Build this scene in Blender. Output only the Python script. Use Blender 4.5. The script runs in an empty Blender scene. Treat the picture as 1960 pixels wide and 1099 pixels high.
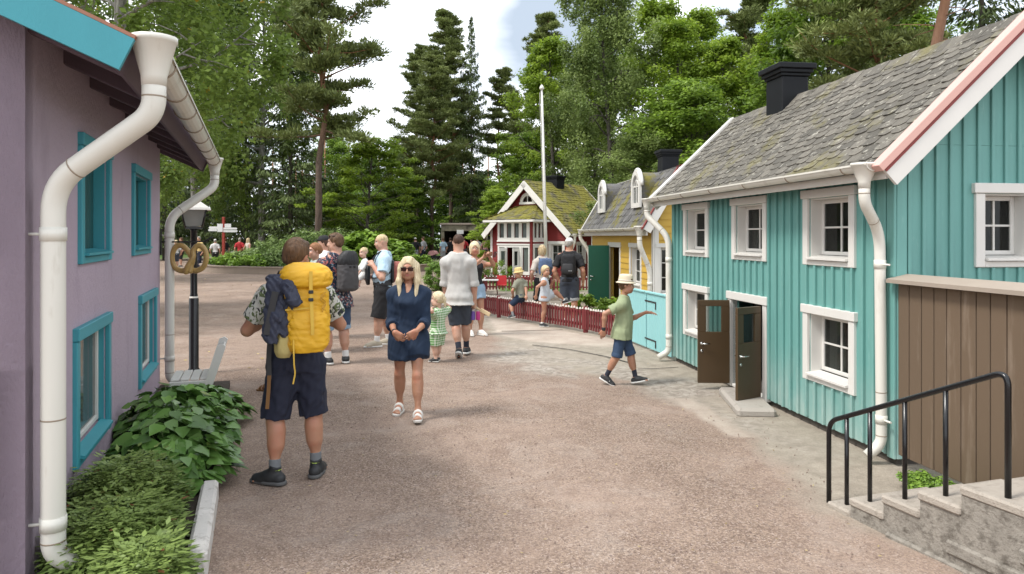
import bpy, bmesh, math, random
import numpy as np
from mathutils import Vector, Matrix
R = math.radians
SC = bpy.context.scene
COL = SC.collection
# ------------------------------------------------------------------ camera
F, CX, HY, CH = 1400.0, 980.0, 452.0, 1.85        # calibration of the photo (1960 px wide)
cam = bpy.data.objects.new('camera', bpy.data.cameras.new('camera'))
COL.objects.link(cam)
cam.data.sensor_width = 36.0
cam.data.lens = 36.0 * F / 1960.0
cam.data.shift_y = -(549.5 - HY) / 1960.0
cam.data.clip_start, cam.data.clip_end = 0.05, 3000
cam.location = (0, 0, CH)
cam.rotation_euler = (R(90), 0, 0)
SC.camera = cam
# ------------------------------------------------------------------ world: bright broken cloud over a Nishita sky
SUN_EL, SUN_AZ = 56.0, 246.0      # sun high, behind the camera and to its left, softened by cloud
w = bpy.data.worlds.new("World"); SC.world = w; w.use_nodes = True
nt = w.node_tree; nt.nodes.clear()
N = nt.nodes.new
out = N('ShaderNodeOutputWorld'); bg = N('ShaderNodeBackground'); bg.inputs['Strength'].default_value = 0.10
sky = N('ShaderNodeTexSky'); sky.sky_type = 'NISHITA'; sky.sun_disc = False
sky.sun_elevation = R(SUN_EL); sky.sun_rotation = R(SUN_AZ); sky.air_density = 1.2; sky.dust_density = 1.5
tc = N('ShaderNodeTexCoord'); mp = N('ShaderNodeMapping'); mp.inputs['Scale'].default_value = (1, 1, 2.2)
mp.inputs['Location'].default_value = (0.35, 0.1, 0.0)
nz = N('ShaderNodeTexNoise'); nz.inputs['Scale'].default_value = 2.1; nz.inputs['Detail'].default_value = 7; nz.inputs['Roughness'].default_value = .55
rp = N('ShaderNodeValToRGB'); rp.color_ramp.elements[0].position = .30; rp.color_ramp.elements[1].position = .46
nz2 = N('ShaderNodeTexNoise'); nz2.inputs['Scale'].default_value = 3.0; nz2.inputs['Detail'].default_value = 5
rp2 = N('ShaderNodeValToRGB'); rp2.color_ramp.elements[0].position = .35; rp2.color_ramp.elements[1].position = .62
rp2.color_ramp.elements[0].color = (6.2, 6.9, 7.8, 1); rp2.color_ramp.elements[1].color = (11.5, 11.7, 12.0, 1)
mx = N('ShaderNodeMix'); mx.data_type = 'RGBA'
L = nt.links.new
L(tc.outputs['Generated'], mp.inputs['Vector']); L(mp.outputs[0], nz.inputs['Vector']); L(mp.outputs[0], nz2.inputs['Vector'])
L(nz.outputs['Fac'], rp.inputs[0]); L(nz2.outputs['Fac'], rp2.inputs[0])
L(rp.outputs[0], mx.inputs[0]); L(sky.outputs[0], mx.inputs[6]); L(rp2.outputs[0], mx.inputs[7])
# a thinner blue-grey stretch of the cloud deck above the red house
dp = N('ShaderNodeVectorMath'); dp.operation = 'DISTANCE'; dp.inputs[1].default_value = (.085, .952, .295)
ad = N('ShaderNodeMath'); ad.operation = 'MULTIPLY_ADD'; ad.inputs[1].default_value = .22; L(nz2.outputs['Fac'], ad.inputs[0]); L(tc.outputs['Generated'], dp.inputs[0]); L(dp.outputs['Value'], ad.inputs[2])
rp3 = N('ShaderNodeValToRGB'); rp3.color_ramp.elements[0].position = .20; rp3.color_ramp.elements[1].position = .33; rp3.color_ramp.elements[0].color = (3.4, 4.0, 4.8, 1); rp3.color_ramp.elements[1].color = (20, 20, 20, 1); L(ad.outputs[0], rp3.inputs[0])
mn = N('ShaderNodeMix'); mn.data_type = 'RGBA'; mn.blend_type = 'DARKEN'; mn.inputs[0].default_value = 1; L(mx.outputs[2], mn.inputs[6]); L(rp3.outputs[0], mn.inputs[7])
L(mn.outputs[2], bg.inputs['Color']); L(bg.outputs[0], out.inputs[0])
# ------------------------------------------------------------------ sun: veiled by cloud
sun = bpy.data.objects.new('sun', bpy.data.lights.new('sun', 'SUN')); COL.objects.link(sun)
sun.data.energy = 1.9; sun.data.angle = R(13); sun.data.color = (1.0, .96, .90)
az = R(SUN_AZ)     # compass angle from +Y, clockwise
sd = Vector((math.sin(az) * math.cos(R(SUN_EL)), math.cos(az) * math.cos(R(SUN_EL)), math.sin(R(SUN_EL))))
sun.rotation_euler = sd.to_track_quat('Z', 'Y').to_euler()
SC.view_settings.view_transform = 'Standard'; SC.view_settings.look = 'None'
SC.view_settings.exposure = 0.90; SC.view_settings.gamma = 1.0
SC.cycles.max_bounces = 6; SC.cycles.diffuse_bounces = 3; SC.cycles.transparent_max_bounces = 6
SC.cycles.transmission_bounces = 4; SC.cycles.glossy_bounces = 3
SC.cycles.use_denoising = True

rng = np.random.default_rng(7)
random.seed(7)

def G(px, py, z=0.0):
    """ground (or height z) point seen at photo pixel"""
    Y = (CH - z) * F / (py - HY)
    return ((px - CX) / F * Y, Y, z)
def P(px, py, Y):
    return ((px - CX) / F * Y, Y, CH - (py - HY) / F * Y)

# ------------------------------------------------------------------ object helpers
def tag(o, label=None, cat=None, group=None, kind=None):
    if label: o['label'] = label
    if cat: o['category'] = cat
    if group: o['group'] = group
    if kind: o['kind'] = kind
    return o
def empty(name, loc=(0, 0, 0), rz=0.0, **k):
    o = bpy.data.objects.new(name, None); COL.objects.link(o)
    o.location = loc; o.rotation_euler = (0, 0, rz); o.empty_display_size = .1
    return tag(o, **k)
def root_loc(o):
    v = Vector((0, 0, 0))
    while o is not None:
        v += Vector(o.location); o = o.parent
    return v
def link_mesh(name, verts, faces, mats, parent=None, midx=None, smooth=False, world=True, recalc=False, attrs=None):
    """verts in world coordinates when world (stored relative to the parent), else already local"""
    me = bpy.data.meshes.new(name)
    V = np.asarray(verts, dtype=np.float64).reshape(-1, 3)
    if parent is not None and world:
        V = V - np.array(root_loc(parent))
    if isinstance(faces, np.ndarray):
        n, k = faces.shape
        me.vertices.add(len(V)); me.vertices.foreach_set('co', V.astype(np.float32).ravel())
        me.loops.add(n * k); me.loops.foreach_set('vertex_index', faces.astype(np.int32).ravel())
        me.polygons.add(n); me.polygons.foreach_set('loop_start', np.arange(0, n * k, k, dtype=np.int32))
        me.polygons.foreach_set('loop_total', np.full(n, k, dtype=np.int32))
        me.update(calc_edges=True)
    else:
        me.from_pydata([tuple(v) for v in V], [], faces)
    if recalc:
        bm = bmesh.new(); bm.from_mesh(me); bmesh.ops.recalc_face_normals(bm, faces=bm.faces); bm.to_mesh(me); bm.free()
    for m in (mats if isinstance(mats, (list, tuple)) else [mats]):
        me.materials.append(m)
    if midx is not None:
        me.polygons.foreach_set('material_index', np.asarray(midx, dtype=np.int32))
    if smooth is True:
        me.polygons.foreach_set('use_smooth', np.ones(len(me.polygons), dtype=bool))
    elif smooth is not False:
        me.polygons.foreach_set('use_smooth', np.asarray(smooth, dtype=bool))
    for an, (dom, vals) in (attrs or {}).items():
        a = me.attributes.new(an, 'FLOAT', dom); a.data.foreach_set('value', np.asarray(vals, dtype=np.float32))
    me.update()
    o = bpy.data.objects.new(name, me); COL.objects.link(o)
    if parent is not None: o.parent = parent
    return o
def children(o): return list(o.children)
def copy_tree(o, parent=None):
    c = o.copy(); COL.objects.link(c)
    if parent is not None: c.parent = parent; c.matrix_parent_inverse = Matrix()
    for ch in children(o): copy_tree(ch, c)
    return c

class Fr:
    """a local frame: o + x*ex + y*ey + z*ez"""
    def __init__(s, o, ex, ey, ez=(0, 0, 1)):
        s.o = Vector(o); s.x = Vector(ex).normalized(); s.y = Vector(ey).normalized(); s.z = Vector(ez).normalized()
    def __call__(s, x, y, z): return s.o + s.x * x + s.y * y + s.z * z
    def sub(s, x, y, z, ex=None, ey=None, ez=None):
        d = lambda v: s.x * v[0] + s.y * v[1] + s.z * v[2]
        return Fr(s(x, y, z), d(ex or (1, 0, 0)), d(ey or (0, 1, 0)), d(ez or (0, 0, 1)))
W = Fr((0, 0, 0), (1, 0, 0), (0, 1, 0))

class MB:
    def __init__(s): s.v = []; s.f = []; s.m = []; s.sm = []; s.rnd = []
    def add(s, vs, fs, mi=0, sm=False, rnd=None):
        b = len(s.v); s.v += [tuple(v) for v in vs]
        r = random.random() if rnd is None else rnd
        for f in fs:
            s.f.append([b + i for i in f]); s.m.append(mi); s.sm.append(sm); s.rnd.append(r)
        return s
    def box(s, fr, x0, x1, y0, y1, z0, z1, mi=0, rnd=None):
        vs = [fr(x, y, z) for z in (z0, z1) for y in (y0, y1) for x in (x0, x1)]
        return s.add(vs, [(0, 2, 3, 1), (4, 5, 7, 6), (0, 1, 5, 4), (2, 6, 7, 3), (0, 4, 6, 2), (1, 3, 7, 5)], mi, rnd=rnd)
    def bbox(s, fr, x0, x1, y0, y1, z0, z1, b=.006, mi=0):
        """box with chamfered edges"""
        cs = []
        X, Y, Z = (x0, x1), (y0, y1), (z0, z1)
        b = min(b, (x1 - x0) / 3, (y1 - y0) / 3, (z1 - z0) / 3)
        bm = bmesh.new()
        vv = [bm.verts.new(fr(X[i], Y[j], Z[k])) for k in (0, 1) for j in (0, 1) for i in (0, 1)]
        for f in [(0, 2, 3, 1), (4, 5, 7, 6), (0, 1, 5, 4), (2, 6, 7, 3), (0, 4, 6, 2), (1, 3, 7, 5)]: bm.faces.new([vv[i] for i in f])
        bmesh.ops.bevel(bm, geom=list(bm.edges), offset=b, segments=1, affect='EDGES', profile=.5)
        bm.verts.index_update()
        s.add([v.co.copy() for v in bm.verts], [[v.index for v in f.verts] for f in bm.faces], mi); bm.free()
        return s
    def prism(s, pts, vec, mi=0, sm=False):
        """extrude polygon pts (world points) by vec"""
        n = len(pts); vec = Vector(vec)
        vs = [Vector(p) for p in pts] + [Vector(p) + vec for p in pts]
        fs = [list(range(n))[::-1], list(range(n, 2 * n))] + [(i, (i + 1) % n, n + (i + 1) % n, n + i) for i in range(n)]
        return s.add(vs, fs, mi, sm)
    def tube(s, pts, r, seg=10, mi=0, caps=True, closed=False, sm=True):
        pts = [Vector(p) for p in pts]; n = len(pts)
        rs = list(r) if isinstance(r, (list, tuple)) else [r] * n
        vs = []; prev = None
        for i, p in enumerate(pts):
            if closed: t = (pts[(i + 1) % n] - pts[i - 1])
            else: t = pts[min(i + 1, n - 1)] - pts[max(i - 1, 0)]
            t.normalize()
            if prev is None:
                a = Vector((0, 0, 1)) if abs(t.z) < .9 else Vector((1, 0, 0))
                u = t.cross(a).normalized()
            else:
                u = (prev - t * prev.dot(t)).normalized()
            prev = u; v = t.cross(u)
            vs += [p + (u * math.cos(2 * math.pi * k / seg) + v * math.sin(2 * math.pi * k / seg)) * rs[i] for k in range(seg)]
        fs = []
        for i in range(n if closed else n - 1):
            j = (i + 1) % n
            fs += [(i * seg + k, i * seg + (k + 1) % seg, j * seg + (k + 1) % seg, j * seg + k) for k in range(seg)]
        s.add(vs, fs, mi, sm)
        if caps and not closed:
            b = len(s.v) - len(vs)
            s.f += [[b + k for k in range(seg)][::-1], [b + (n - 1) * seg + k for k in range(seg)]]; s.m += [mi, mi]; s.sm += [False, False]; s.rnd += [0.5, .5]
        return s
    def lathe(s, fr, prof, seg=16, mi=0, sm=True, sx=1, sy=1):
        n = len(prof); vs = []
        for (r, z) in prof:
            vs += [fr(r * sx * math.cos(2 * math.pi * k / seg), r * sy * math.sin(2 * math.pi * k / seg), z) for k in range(seg)]
        fs = [(i * seg + k, i * seg + (k + 1) % seg, (i + 1) * seg + (k + 1) % seg, (i + 1) * seg + k) for i in range(n - 1) for k in range(seg)]
        fs += [list(range(seg))[::-1], [(n - 1) * seg + k for k in range(seg)]]
        return s.add(vs, fs, mi, sm)
    def build(s, name, mats, parent=None, world=True, recalc=True):
        return link_mesh(name, s.v, s.f, mats, parent, s.m, s.sm, world, recalc, {'rnd': ('FACE', s.rnd)})

def smooth_path(pts, n=5, dmax=9):
    """round the corners of a polyline (quadratic fillets)"""
    pts = [Vector(p) for p in pts]; res = [pts[0]]
    for i in range(1, len(pts) - 1):
        a, b, c = pts[i - 1], pts[i], pts[i + 1]
        d = min(min((a - b).length, (c - b).length) * .45, dmax)
        p0 = b + (a - b).normalized() * d; p1 = b + (c - b).normalized() * d
        for k in range(n + 1):
            t = k / n; res.append(p0 * (1 - t) ** 2 + b * 2 * t * (1 - t) + p1 * t * t)
    return res + [pts[-1]]

# ------------------------------------------------------------------ materials
def nodes_of(name):
    m = bpy.data.materials.new(name); m.use_nodes = True
    nt = m.node_tree; nt.nodes.clear()
    o = nt.nodes.new('ShaderNodeOutputMaterial'); p = nt.nodes.new('ShaderNodeBsdfPrincipled')
    nt.links.new(p.outputs[0], o.inputs[0])
    return m, nt, p, o
def c4(c): return (c[0], c[1], c[2], 1.0)
def mixrgb(nt, fac, a, b, mode='MIX'):
    n = nt.nodes.new('ShaderNodeMix'); n.data_type = 'RGBA'; n.blend_type = mode
    for sock, val in ((n.inputs[0], fac), (n.inputs[6], a), (n.inputs[7], b)):
        if isinstance(val, bpy.types.NodeSocket): nt.links.new(val, sock)
        elif isinstance(val, (int, float)): sock.default_value = val
        else: sock.default_value = c4(val)
    return n.outputs[2]
def noise(nt, scale, detail=4, rough=.55, vec=None, stretch=None, dist=0):
    n = nt.nodes.new('ShaderNodeTexNoise'); n.inputs['Scale'].default_value = scale; n.inputs['Detail'].default_value = detail
    n.inputs['Roughness'].default_value = rough; n.inputs['Distortion'].default_value = dist
    if vec is None:
        t = nt.nodes.new('ShaderNodeTexCoord'); vec = t.outputs['Object']
    if stretch:
        mp = nt.nodes.new('ShaderNodeMapping'); mp.inputs['Scale'].default_value = stretch; nt.links.new(vec, mp.inputs[0]); vec = mp.outputs[0]
    nt.links.new(vec, n.inputs['Vector'])
    return n.outputs['Fac']
def ramp(nt, sock, p0, p1, c0=(0, 0, 0), c1=(1, 1, 1)):
    r = nt.nodes.new('ShaderNodeValToRGB'); e = r.color_ramp.elements
    e[0].position, e[1].position = p0, p1; e[0].color, e[1].color = c4(c0), c4(c1)
    nt.links.new(sock, r.inputs[0]); return r.outputs[0]
def attr(nt, name):
    a = nt.nodes.new('ShaderNodeAttribute'); a.attribute_name = name; return a.outputs['Fac']
def math_(nt, op, a, b=None):
    n = nt.nodes.new('ShaderNodeMath'); n.operation = op
    for i, v in enumerate((a, b)):
        if v is None: continue
        if isinstance(v, bpy.types.NodeSocket): nt.links.new(v, n.inputs[i])
        else: n.inputs[i].default_value = v
    return n.outputs[0]
def bump(nt, p, sock, strength=.3, dist=.01):
    b = nt.nodes.new('ShaderNodeBump'); b.inputs['Strength'].default_value = strength; b.inputs['Distance'].default_value = dist
    nt.links.new(sock, b.inputs['Height']); nt.links.new(b.outputs[0], p.inputs['Normal'])
def paint(name, col, rough=.55, var=.12, scale=3.0, bscale=60, bstr=.15, bdist=.004, dirt=None, dirt_amt=(.55, .75), stretch=None, rnd=0, spec=None, metal=0):
    m, nt, p, o = nodes_of(name)
    lo = tuple(c * (1 - var) for c in col); hi = tuple(min(1, c * (1 + var)) for c in col)
    c = mixrgb(nt, noise(nt, scale, 5, .6, stretch=stretch), lo, hi)
    if rnd:
        c = mixrgb(nt, attr(nt, 'rnd'), c, tuple(x * (1 - rnd) for x in col))
        c = mixrgb(nt, .5, c, mixrgb(nt, attr(nt, 'rnd'), tuple(x * (1 - rnd) for x in col), tuple(min(1, x * (1 + rnd)) for x in col)))
    if dirt:
        c = mixrgb(nt, ramp(nt, noise(nt, scale * 2.3, 8, .65, stretch=stretch), *dirt_amt), c, dirt)
    nt.links.new(c, p.inputs['Base Color']); p.inputs['Roughness'].default_value = rough; p.inputs['Metallic'].default_value = metal
    if spec is not None: p.inputs['Specular IOR Level'].default_value = spec
    if bstr: bump(nt, p, noise(nt, bscale, 5, .6, stretch=stretch), bstr, bdist)
    return m
M = {}
# ================================================================== GROUND
def vnoise(x, y, seed=0):
    """cheap smooth value noise on arrays"""
    def h(i, j):
        n = (i * 374761393 + j * 668265263 + seed * 1442695) & 0x7fffffff
        n = ((n ^ (n >> 13)) * 1274126177) & 0x7fffffff
        return ((n ^ (n >> 16)) & 0xffff) / 65535.0
    xi = np.floor(x).astype(np.int64); yi = np.floor(y).astype(np.int64)
    fx = x - xi; fy = y - yi; fx = fx * fx * (3 - 2 * fx); fy = fy * fy * (3 - 2 * fy)
    return (h(xi, yi) * (1 - fx) + h(xi + 1, yi) * fx) * (1 - fy) + (h(xi, yi + 1) * (1 - fx) + h(xi + 1, yi + 1) * fx) * fy
def fbm(x, y, seed=0, o=4):
    return sum(vnoise(x * 2 ** k, y * 2 ** k, seed + k) * .5 ** k for k in range(o)) / 1.9
def poly_sd(px, py, poly):
    """signed distance (negative inside) of points to a polygon"""
    poly = np.array(poly, float); d = np.full(px.shape, 1e9); inside = np.zeros(px.shape, bool)
    for i in range(len(poly)):
        a, b = poly[i], poly[(i + 1) % len(poly)]
        e = b - a; t = np.clip(((px - a[0]) * e[0] + (py - a[1]) * e[1]) / (e @ e), 0, 1)
        d = np.minimum(d, np.hypot(px - a[0] - t * e[0], py - a[1] - t * e[1]))
        c = ((a[1] > py) != (b[1] > py)) & (px < (b[0] - a[0]) * (py - a[1]) / (b[1] - a[1] + 1e-12) + a[0])
        inside ^= c
    return np.where(inside, -d, d)
def grow(a, b, step, lim, g=1.16):
    v = list(np.arange(a, b + 1e-6, step)); s = step
    while v[-1] < lim: s *= g; v.append(v[-1] + s)
    return v
xs = np.array(sorted([-x for x in grow(0, 6, .07, 320)[1:]] + grow(0, 6, .07, 320)))
ys = np.array([-30, -15, -7, -3, 0, 1.5, 2.2] + grow(2.8, 20, .07, 420, 1.1))
gx, gy = np.meshgrid(xs, ys)
PATH = [(2.75, 3.6), (2.42, 4.6), (2.14, 5.1), (2.12, 6.0), (2.05, 6.85), (1.82, 8.3), (1.5, 9.6), (.95, 10.2), (.4, 10.6), (-.15, 12.0), (-.55, 14.6), (-.75, 17.0), (-1.1, 19.5),
        (-1.25, 23.0), (-.5, 26.0), (6, 34), (6, 10), (3.5, 5.9), (3.6, 3.6)]
n1 = fbm(gx * .9, gy * .9, 3); n2 = fbm(gx * 3.1, gy * 3.1, 11)
sd_ = poly_sd(gx, gy, PATH) + (n1 - .5) * .8 + (n2 - .5) * .3
m_path = np.clip(.5 - sd_ / .22, 0, 1)
MUD = [(1.9, 8.0), (1.35, 9.1), (.1, 10.2), (-.35, 11.4), (-.25, 12.8), (.6, 12.6), (1.3, 11.6), (1.9, 10.3), (2.35, 9.3), (2.5, 7.6), (2.7, 6.2), (2.3, 6.0)]
sd2 = poly_sd(gx, gy, MUD) + (n1 - .5) * 1.0 + (n2 - .5) * .5
m_mud = np.clip(.5 - sd2 / .5, 0, 1) * np.clip((n2 - .3) * 3, 0, 1)
SLAB = [(-.75, 19.6), (-.3, 13.9), (.3, 12.9), (1.75, 12.2), (2.1, 12.6), (1.45, 13.7), (-.6, 16.9)]
m_slab = np.clip(.5 - (poly_sd(gx, gy, SLAB) + (n2 - .5) * .15) / .08, 0, 1)
STRIP = [(1.78, 8.45), (2.02, 6.75), (2.26, 6.75), (2.06, 8.35)]
m_slab = np.maximum(m_slab, np.clip(.5 - (poly_sd(gx, gy, STRIP) + (n2 - .5) * .12) / .05, 0, 1) * .8)
far_grass = np.clip((gy - 62) / 4 + (n1 - .5) * 3, 0, 1)
far_grass = np.maximum(far_grass, np.clip((np.abs(gx + 3) - 24 - (gy > 0) * 0) / 3 + (n1 - .5), 0, 1))
GRASS = [(-1.2, 30.5), (2.2, 29.5), (2.6, 25), (2.3, 24.6), (-.3, 24.6)]
m_grass = np.clip(.5 - (poly_sd(gx, gy, GRASS) + (n2 - .5) * .5) / .3, 0, 1)
m_grass = np.maximum(m_grass, far_grass)
zz = (fbm(gx * 2.2, gy * 2.2, 5) - .5) * .018 + (fbm(gx * 9, gy * 9, 21, 2) - .5) * .008 - m_mud * (fbm(gx * 5, gy * 5, 31) - .3) * .03
zz -= m_slab * (fbm(gx * 2.2, gy * 2.2, 5) - .5) * .016
zz = np.where((gy > 40) | (np.abs(gx) > 9), zz * .3, zz) - .006
nv, nu = gx.shape
idx = np.arange(nv * nu).reshape(nv, nu)
fc = np.stack([idx[:-1, :-1], idx[:-1, 1:], idx[1:, 1:], idx[1:, :-1]], -1).reshape(-1, 4)
gm, nt, p, o = nodes_of('ground')
spk = noise(nt, 55, 6, .75); big = noise(nt, .55, 5, .6); mid = noise(nt, 5, 5, .65)
vor = nt.nodes.new('ShaderNodeTexVoronoi'); vor.inputs['Scale'].default_value = 105
tcn = nt.nodes.new('ShaderNodeTexCoord'); nt.links.new(tcn.outputs['Object'], vor.inputs['Vector'])
vcol = nt.nodes.new('ShaderNodeSeparateColor'); nt.links.new(vor.outputs['Color'], vcol.inputs[0])
grav = mixrgb(nt, ramp(nt, spk, .38, .63), (.100, .070, .052), (.365, .270, .205))
grav = mixrgb(nt, ramp(nt, vcol.outputs[0], .80, .97), grav, (.40, .32, .275))
grav = mixrgb(nt, ramp(nt, vcol.outputs[1], .84, .95), grav, (.09, .06, .055))
grav = mixrgb(nt, ramp(nt, big, .36, .62), grav, mixrgb(nt, .5, grav, (.40, .30, .24)))
grav = mixrgb(nt, ramp(nt, mid, .45, .75), grav, mixrgb(nt, .45, grav, (.16, .105, .082)))
pth = mixrgb(nt, ramp(nt, mid, .35, .7), (.29, .25, .20), (.43, .375, .305))
pth = mixrgb(nt, ramp(nt, spk, .40, .62), mixrgb(nt, .35, pth, (.16, .135, .11)), pth)
mud = mixrgb(nt, ramp(nt, noise(nt, 9, 7, .7, dist=.6), .42, .58), (.24, .205, .17), (.40, .355, .305))
slab = mixrgb(nt, ramp(nt, noise(nt, 2.2, 6, .6), .35, .7), (.38, .31, .255), (.50, .43, .36))
slab = mixrgb(nt, ramp(nt, spk, .36, .5), mixrgb(nt, .3, slab, (.2, .17, .14)), slab)
grs = mixrgb(nt, ramp(nt, noise(nt, 14, 6, .7), .35, .65), (.03, .06, .012), (.13, .22, .04))
grav = mixrgb(nt, ramp(nt, noise(nt, 1.3, 6, .65, dist=1.2), .50, .70), grav, mixrgb(nt, .32, grav, (.42, .36, .31)))
c = mixrgb(nt, attr(nt, 'path'), grav, pth)
c = mixrgb(nt, attr(nt, 'mud'), c, mud)
c = mixrgb(nt, attr(nt, 'slab'), c, slab)
c = mixrgb(nt, attr(nt, 'grass'), c, grs)
nt.links.new(c, p.inputs['Base Color']); p.inputs['Roughness'].default_value = .95; p.inputs['Specular IOR Level'].default_value = .2
bump(nt, p, math_(nt, 'ADD', spk, math_(nt, 'MULTIPLY', vor.outputs['Distance'], .6)), .55, .012)
ground = link_mesh('ground', np.stack([gx, gy, zz], -1).reshape(-1, 3), fc, gm, smooth=True,
    attrs={'path': ('POINT', m_path.ravel()), 'mud': ('POINT', m_mud.ravel()), 'slab': ('POINT', m_slab.ravel()), 'grass': ('POINT', m_grass.ravel())})
tag(ground, kind='structure')
# cracks and joints in the concrete by the houses
M['joint'] = paint('joint', (.07, .06, .05), .95, .3)
def joint(pts, wd=.02):
    mb = MB(); pts = [Vector((x, y, .004)) for x, y in pts]
    for a, b in zip(pts, pts[1:]):
        t = (b - a).normalized(); n = Vector((-t.y, t.x, 0)) * wd * random.uniform(.35, .6)
        mb.prism([a - n, b - n, b + n, a + n], (0, 0, .004))
    tag(mb.build('pavement_joint', M['joint']), kind='structure')
def stones(n, x0, x1, y0, y1, s0, s1):
    V, Fc = [], []
    for i in range(n):
        y = y0 + (y1 - y0) * random.random() ** 1.6; x = random.uniform(x0, x1) * (y / y1 * .6 + .4); s = random.uniform(s0, s1) * random.uniform(.5, 1); b = len(V); a = random.random() * 6.28; e = random.uniform(.55, .9)
        for k in range(5): V.append((x + s * math.cos(a + k * 1.256) * random.uniform(.8, 1.1), y + s * e * math.sin(a + k * 1.256), -.002))
        for k in range(5): V.append((x + s * .6 * math.cos(a + .3 + k * 1.256), y + s * .6 * e * math.sin(a + .3 + k * 1.256), .003 + s * .55))
        Fc += [[b + k, b + (k + 1) % 5, b + 5 + (k + 1) % 5, b + 5 + k] for k in range(5)] + [[b + 5 + k for k in range(5)]]
    return V, Fc
M['stone_bits'] = paint('loose_stone', (.26, .19, .155), .9, .5, 9, 60, .3, .003)
V_, F_ = stones(1500, -2.3, 3.2, 2.9, 9.5, .004, .0095)
tag(link_mesh('loose_gravel', V_, F_, M['stone_bits']), kind='stuff')
joint([(.35, 12.4), (.95, 11.9), (1.45, 11.2), (1.75, 10.6)], .03)
joint([(-.2, 14.2), (.45, 14.3), (1.0, 14.4)], .025)
joint([(1.75, 10.15), (2.05, 10.2), (2.34, 10.3)], .018)
# ================================================================== HOUSES
WHITE = (.66, .64, .60)
M['white'] = paint('white_paint', WHITE, .5, .05, 4, 40, .12, .003, dirt=(.42, .40, .35), dirt_amt=(.66, .92))
M['pipe'] = paint('white_enamel', (.67, .65, .585), .36, .06, 2.5, 20, .05, .003, dirt=(.40, .35, .27), dirt_amt=(.56, .84), stretch=(1, 1, .25))
M['teal'] = paint('teal_paint', (.140, .335, .305), .6, .16, 7, 70, .3, .004, dirt=(.30, .50, .46), dirt_amt=(.60, .95), stretch=(1, 1, .18))
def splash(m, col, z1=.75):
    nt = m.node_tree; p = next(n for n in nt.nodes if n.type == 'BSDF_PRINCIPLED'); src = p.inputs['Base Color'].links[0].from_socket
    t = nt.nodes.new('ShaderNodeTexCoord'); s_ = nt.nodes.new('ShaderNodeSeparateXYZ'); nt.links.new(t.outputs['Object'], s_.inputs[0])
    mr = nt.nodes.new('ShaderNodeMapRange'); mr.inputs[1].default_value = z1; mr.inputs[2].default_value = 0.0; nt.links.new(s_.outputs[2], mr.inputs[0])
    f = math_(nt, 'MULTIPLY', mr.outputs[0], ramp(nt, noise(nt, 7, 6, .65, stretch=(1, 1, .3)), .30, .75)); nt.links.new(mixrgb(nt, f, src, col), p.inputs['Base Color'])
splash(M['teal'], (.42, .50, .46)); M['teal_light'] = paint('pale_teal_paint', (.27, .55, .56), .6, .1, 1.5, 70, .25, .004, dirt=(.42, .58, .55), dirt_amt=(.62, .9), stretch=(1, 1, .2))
M['turq'] = paint('turquoise_paint', (.045, .29, .345), .5, .14, 3, 60, .25, .004, stretch=(1, 1, .5))
M['turq_deep'] = paint('deep_turquoise_paint', (.007, .070, .072), .5, .2, 3, 60, .2, .004)
M['purple'] = paint('mauve_render', (.43, .345, .415), .85, .09, 1.4, 60, .7, .016, dirt=(.33, .265, .32), dirt_amt=(.55, .82), stretch=(1, 1, .45))
M['purple_dark'] = paint('dark_mauve_wood', (.11, .075, .095), .75, .15, 3, 60, .2, .004)
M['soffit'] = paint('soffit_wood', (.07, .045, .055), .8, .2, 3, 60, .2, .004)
M['rust'] = paint('rust_red_sheet', (.34, .14, .085), .55, .18, 6, 40, .1, .003)
M['brown'] = paint('brown_boards', (.135, .092, .058), .7, .22, 2.2, 55, .35, .004, dirt=(.33, .26, .20), dirt_amt=(.60, .9), stretch=(1, 1, .15), rnd=.22)
M['cap'] = paint('grey_brown_board', (.32, .265, .215), .75, .15, 3, 50, .3, .004)
M['door_brown'] = paint('dark_brown_door', (.070, .042, .018), .4, .25, 4, 60, .1, .002, stretch=(1, 1, .2))
M['black'] = paint('black_sheet', (.007, .008, .010), .6, .2, 3, 40, .08, .003, spec=.25)
M['rail'] = paint('black_gloss', (.006, .006, .007), .25, .2, 6, 40, .05, .001)
M['red_trim'] = paint('dark_red_trim', (.19, .025, .02), .5, .12, 4)
M['pink'] = paint('faded_pink_sheet', (.62, .36, .31), .5, .08, 3)
M['yellow'] = paint('yellow_paint', (.58, .365, .055), .6, .1, 2, 60, .2, .004, dirt=(.45, .29, .07), dirt_amt=(.6, .9), stretch=(.2, .2, 1), rnd=.1)
M['red'] = paint('falu_red', (.205, .017, .016), .65, .14, 2, 60, .2, .004, rnd=.12)
M['fence_red'] = paint('fence_red', (.155, .018, .020), .6, .2, 3, 60, .2, .003, rnd=.3)
M['tip_white'] = paint('picket_tip', (.72, .66, .60), .6, .1)
M['green'] = paint('green_door', (.006, .085, .050), .45, .12, 3)
M['metal'] = paint('bright_metal', (.6, .6, .58), .25, .1, 8, metal=1, bstr=0)
M['iron'] = paint('black_iron', (.02, .02, .02), .5, .3, 8)
M['curtain'] = paint('lace_curtain', (.50, .48, .44), .9, .2, 14, 30, .4, .006, stretch=(4, 4, .3))
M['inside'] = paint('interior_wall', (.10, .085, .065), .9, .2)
M['gold'] = paint('gold_paint', (.42, .27, .09), .38, .25, 6, 30, .1, .003, dirt=(.16, .10, .04), dirt_amt=(.55, .8))
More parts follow.
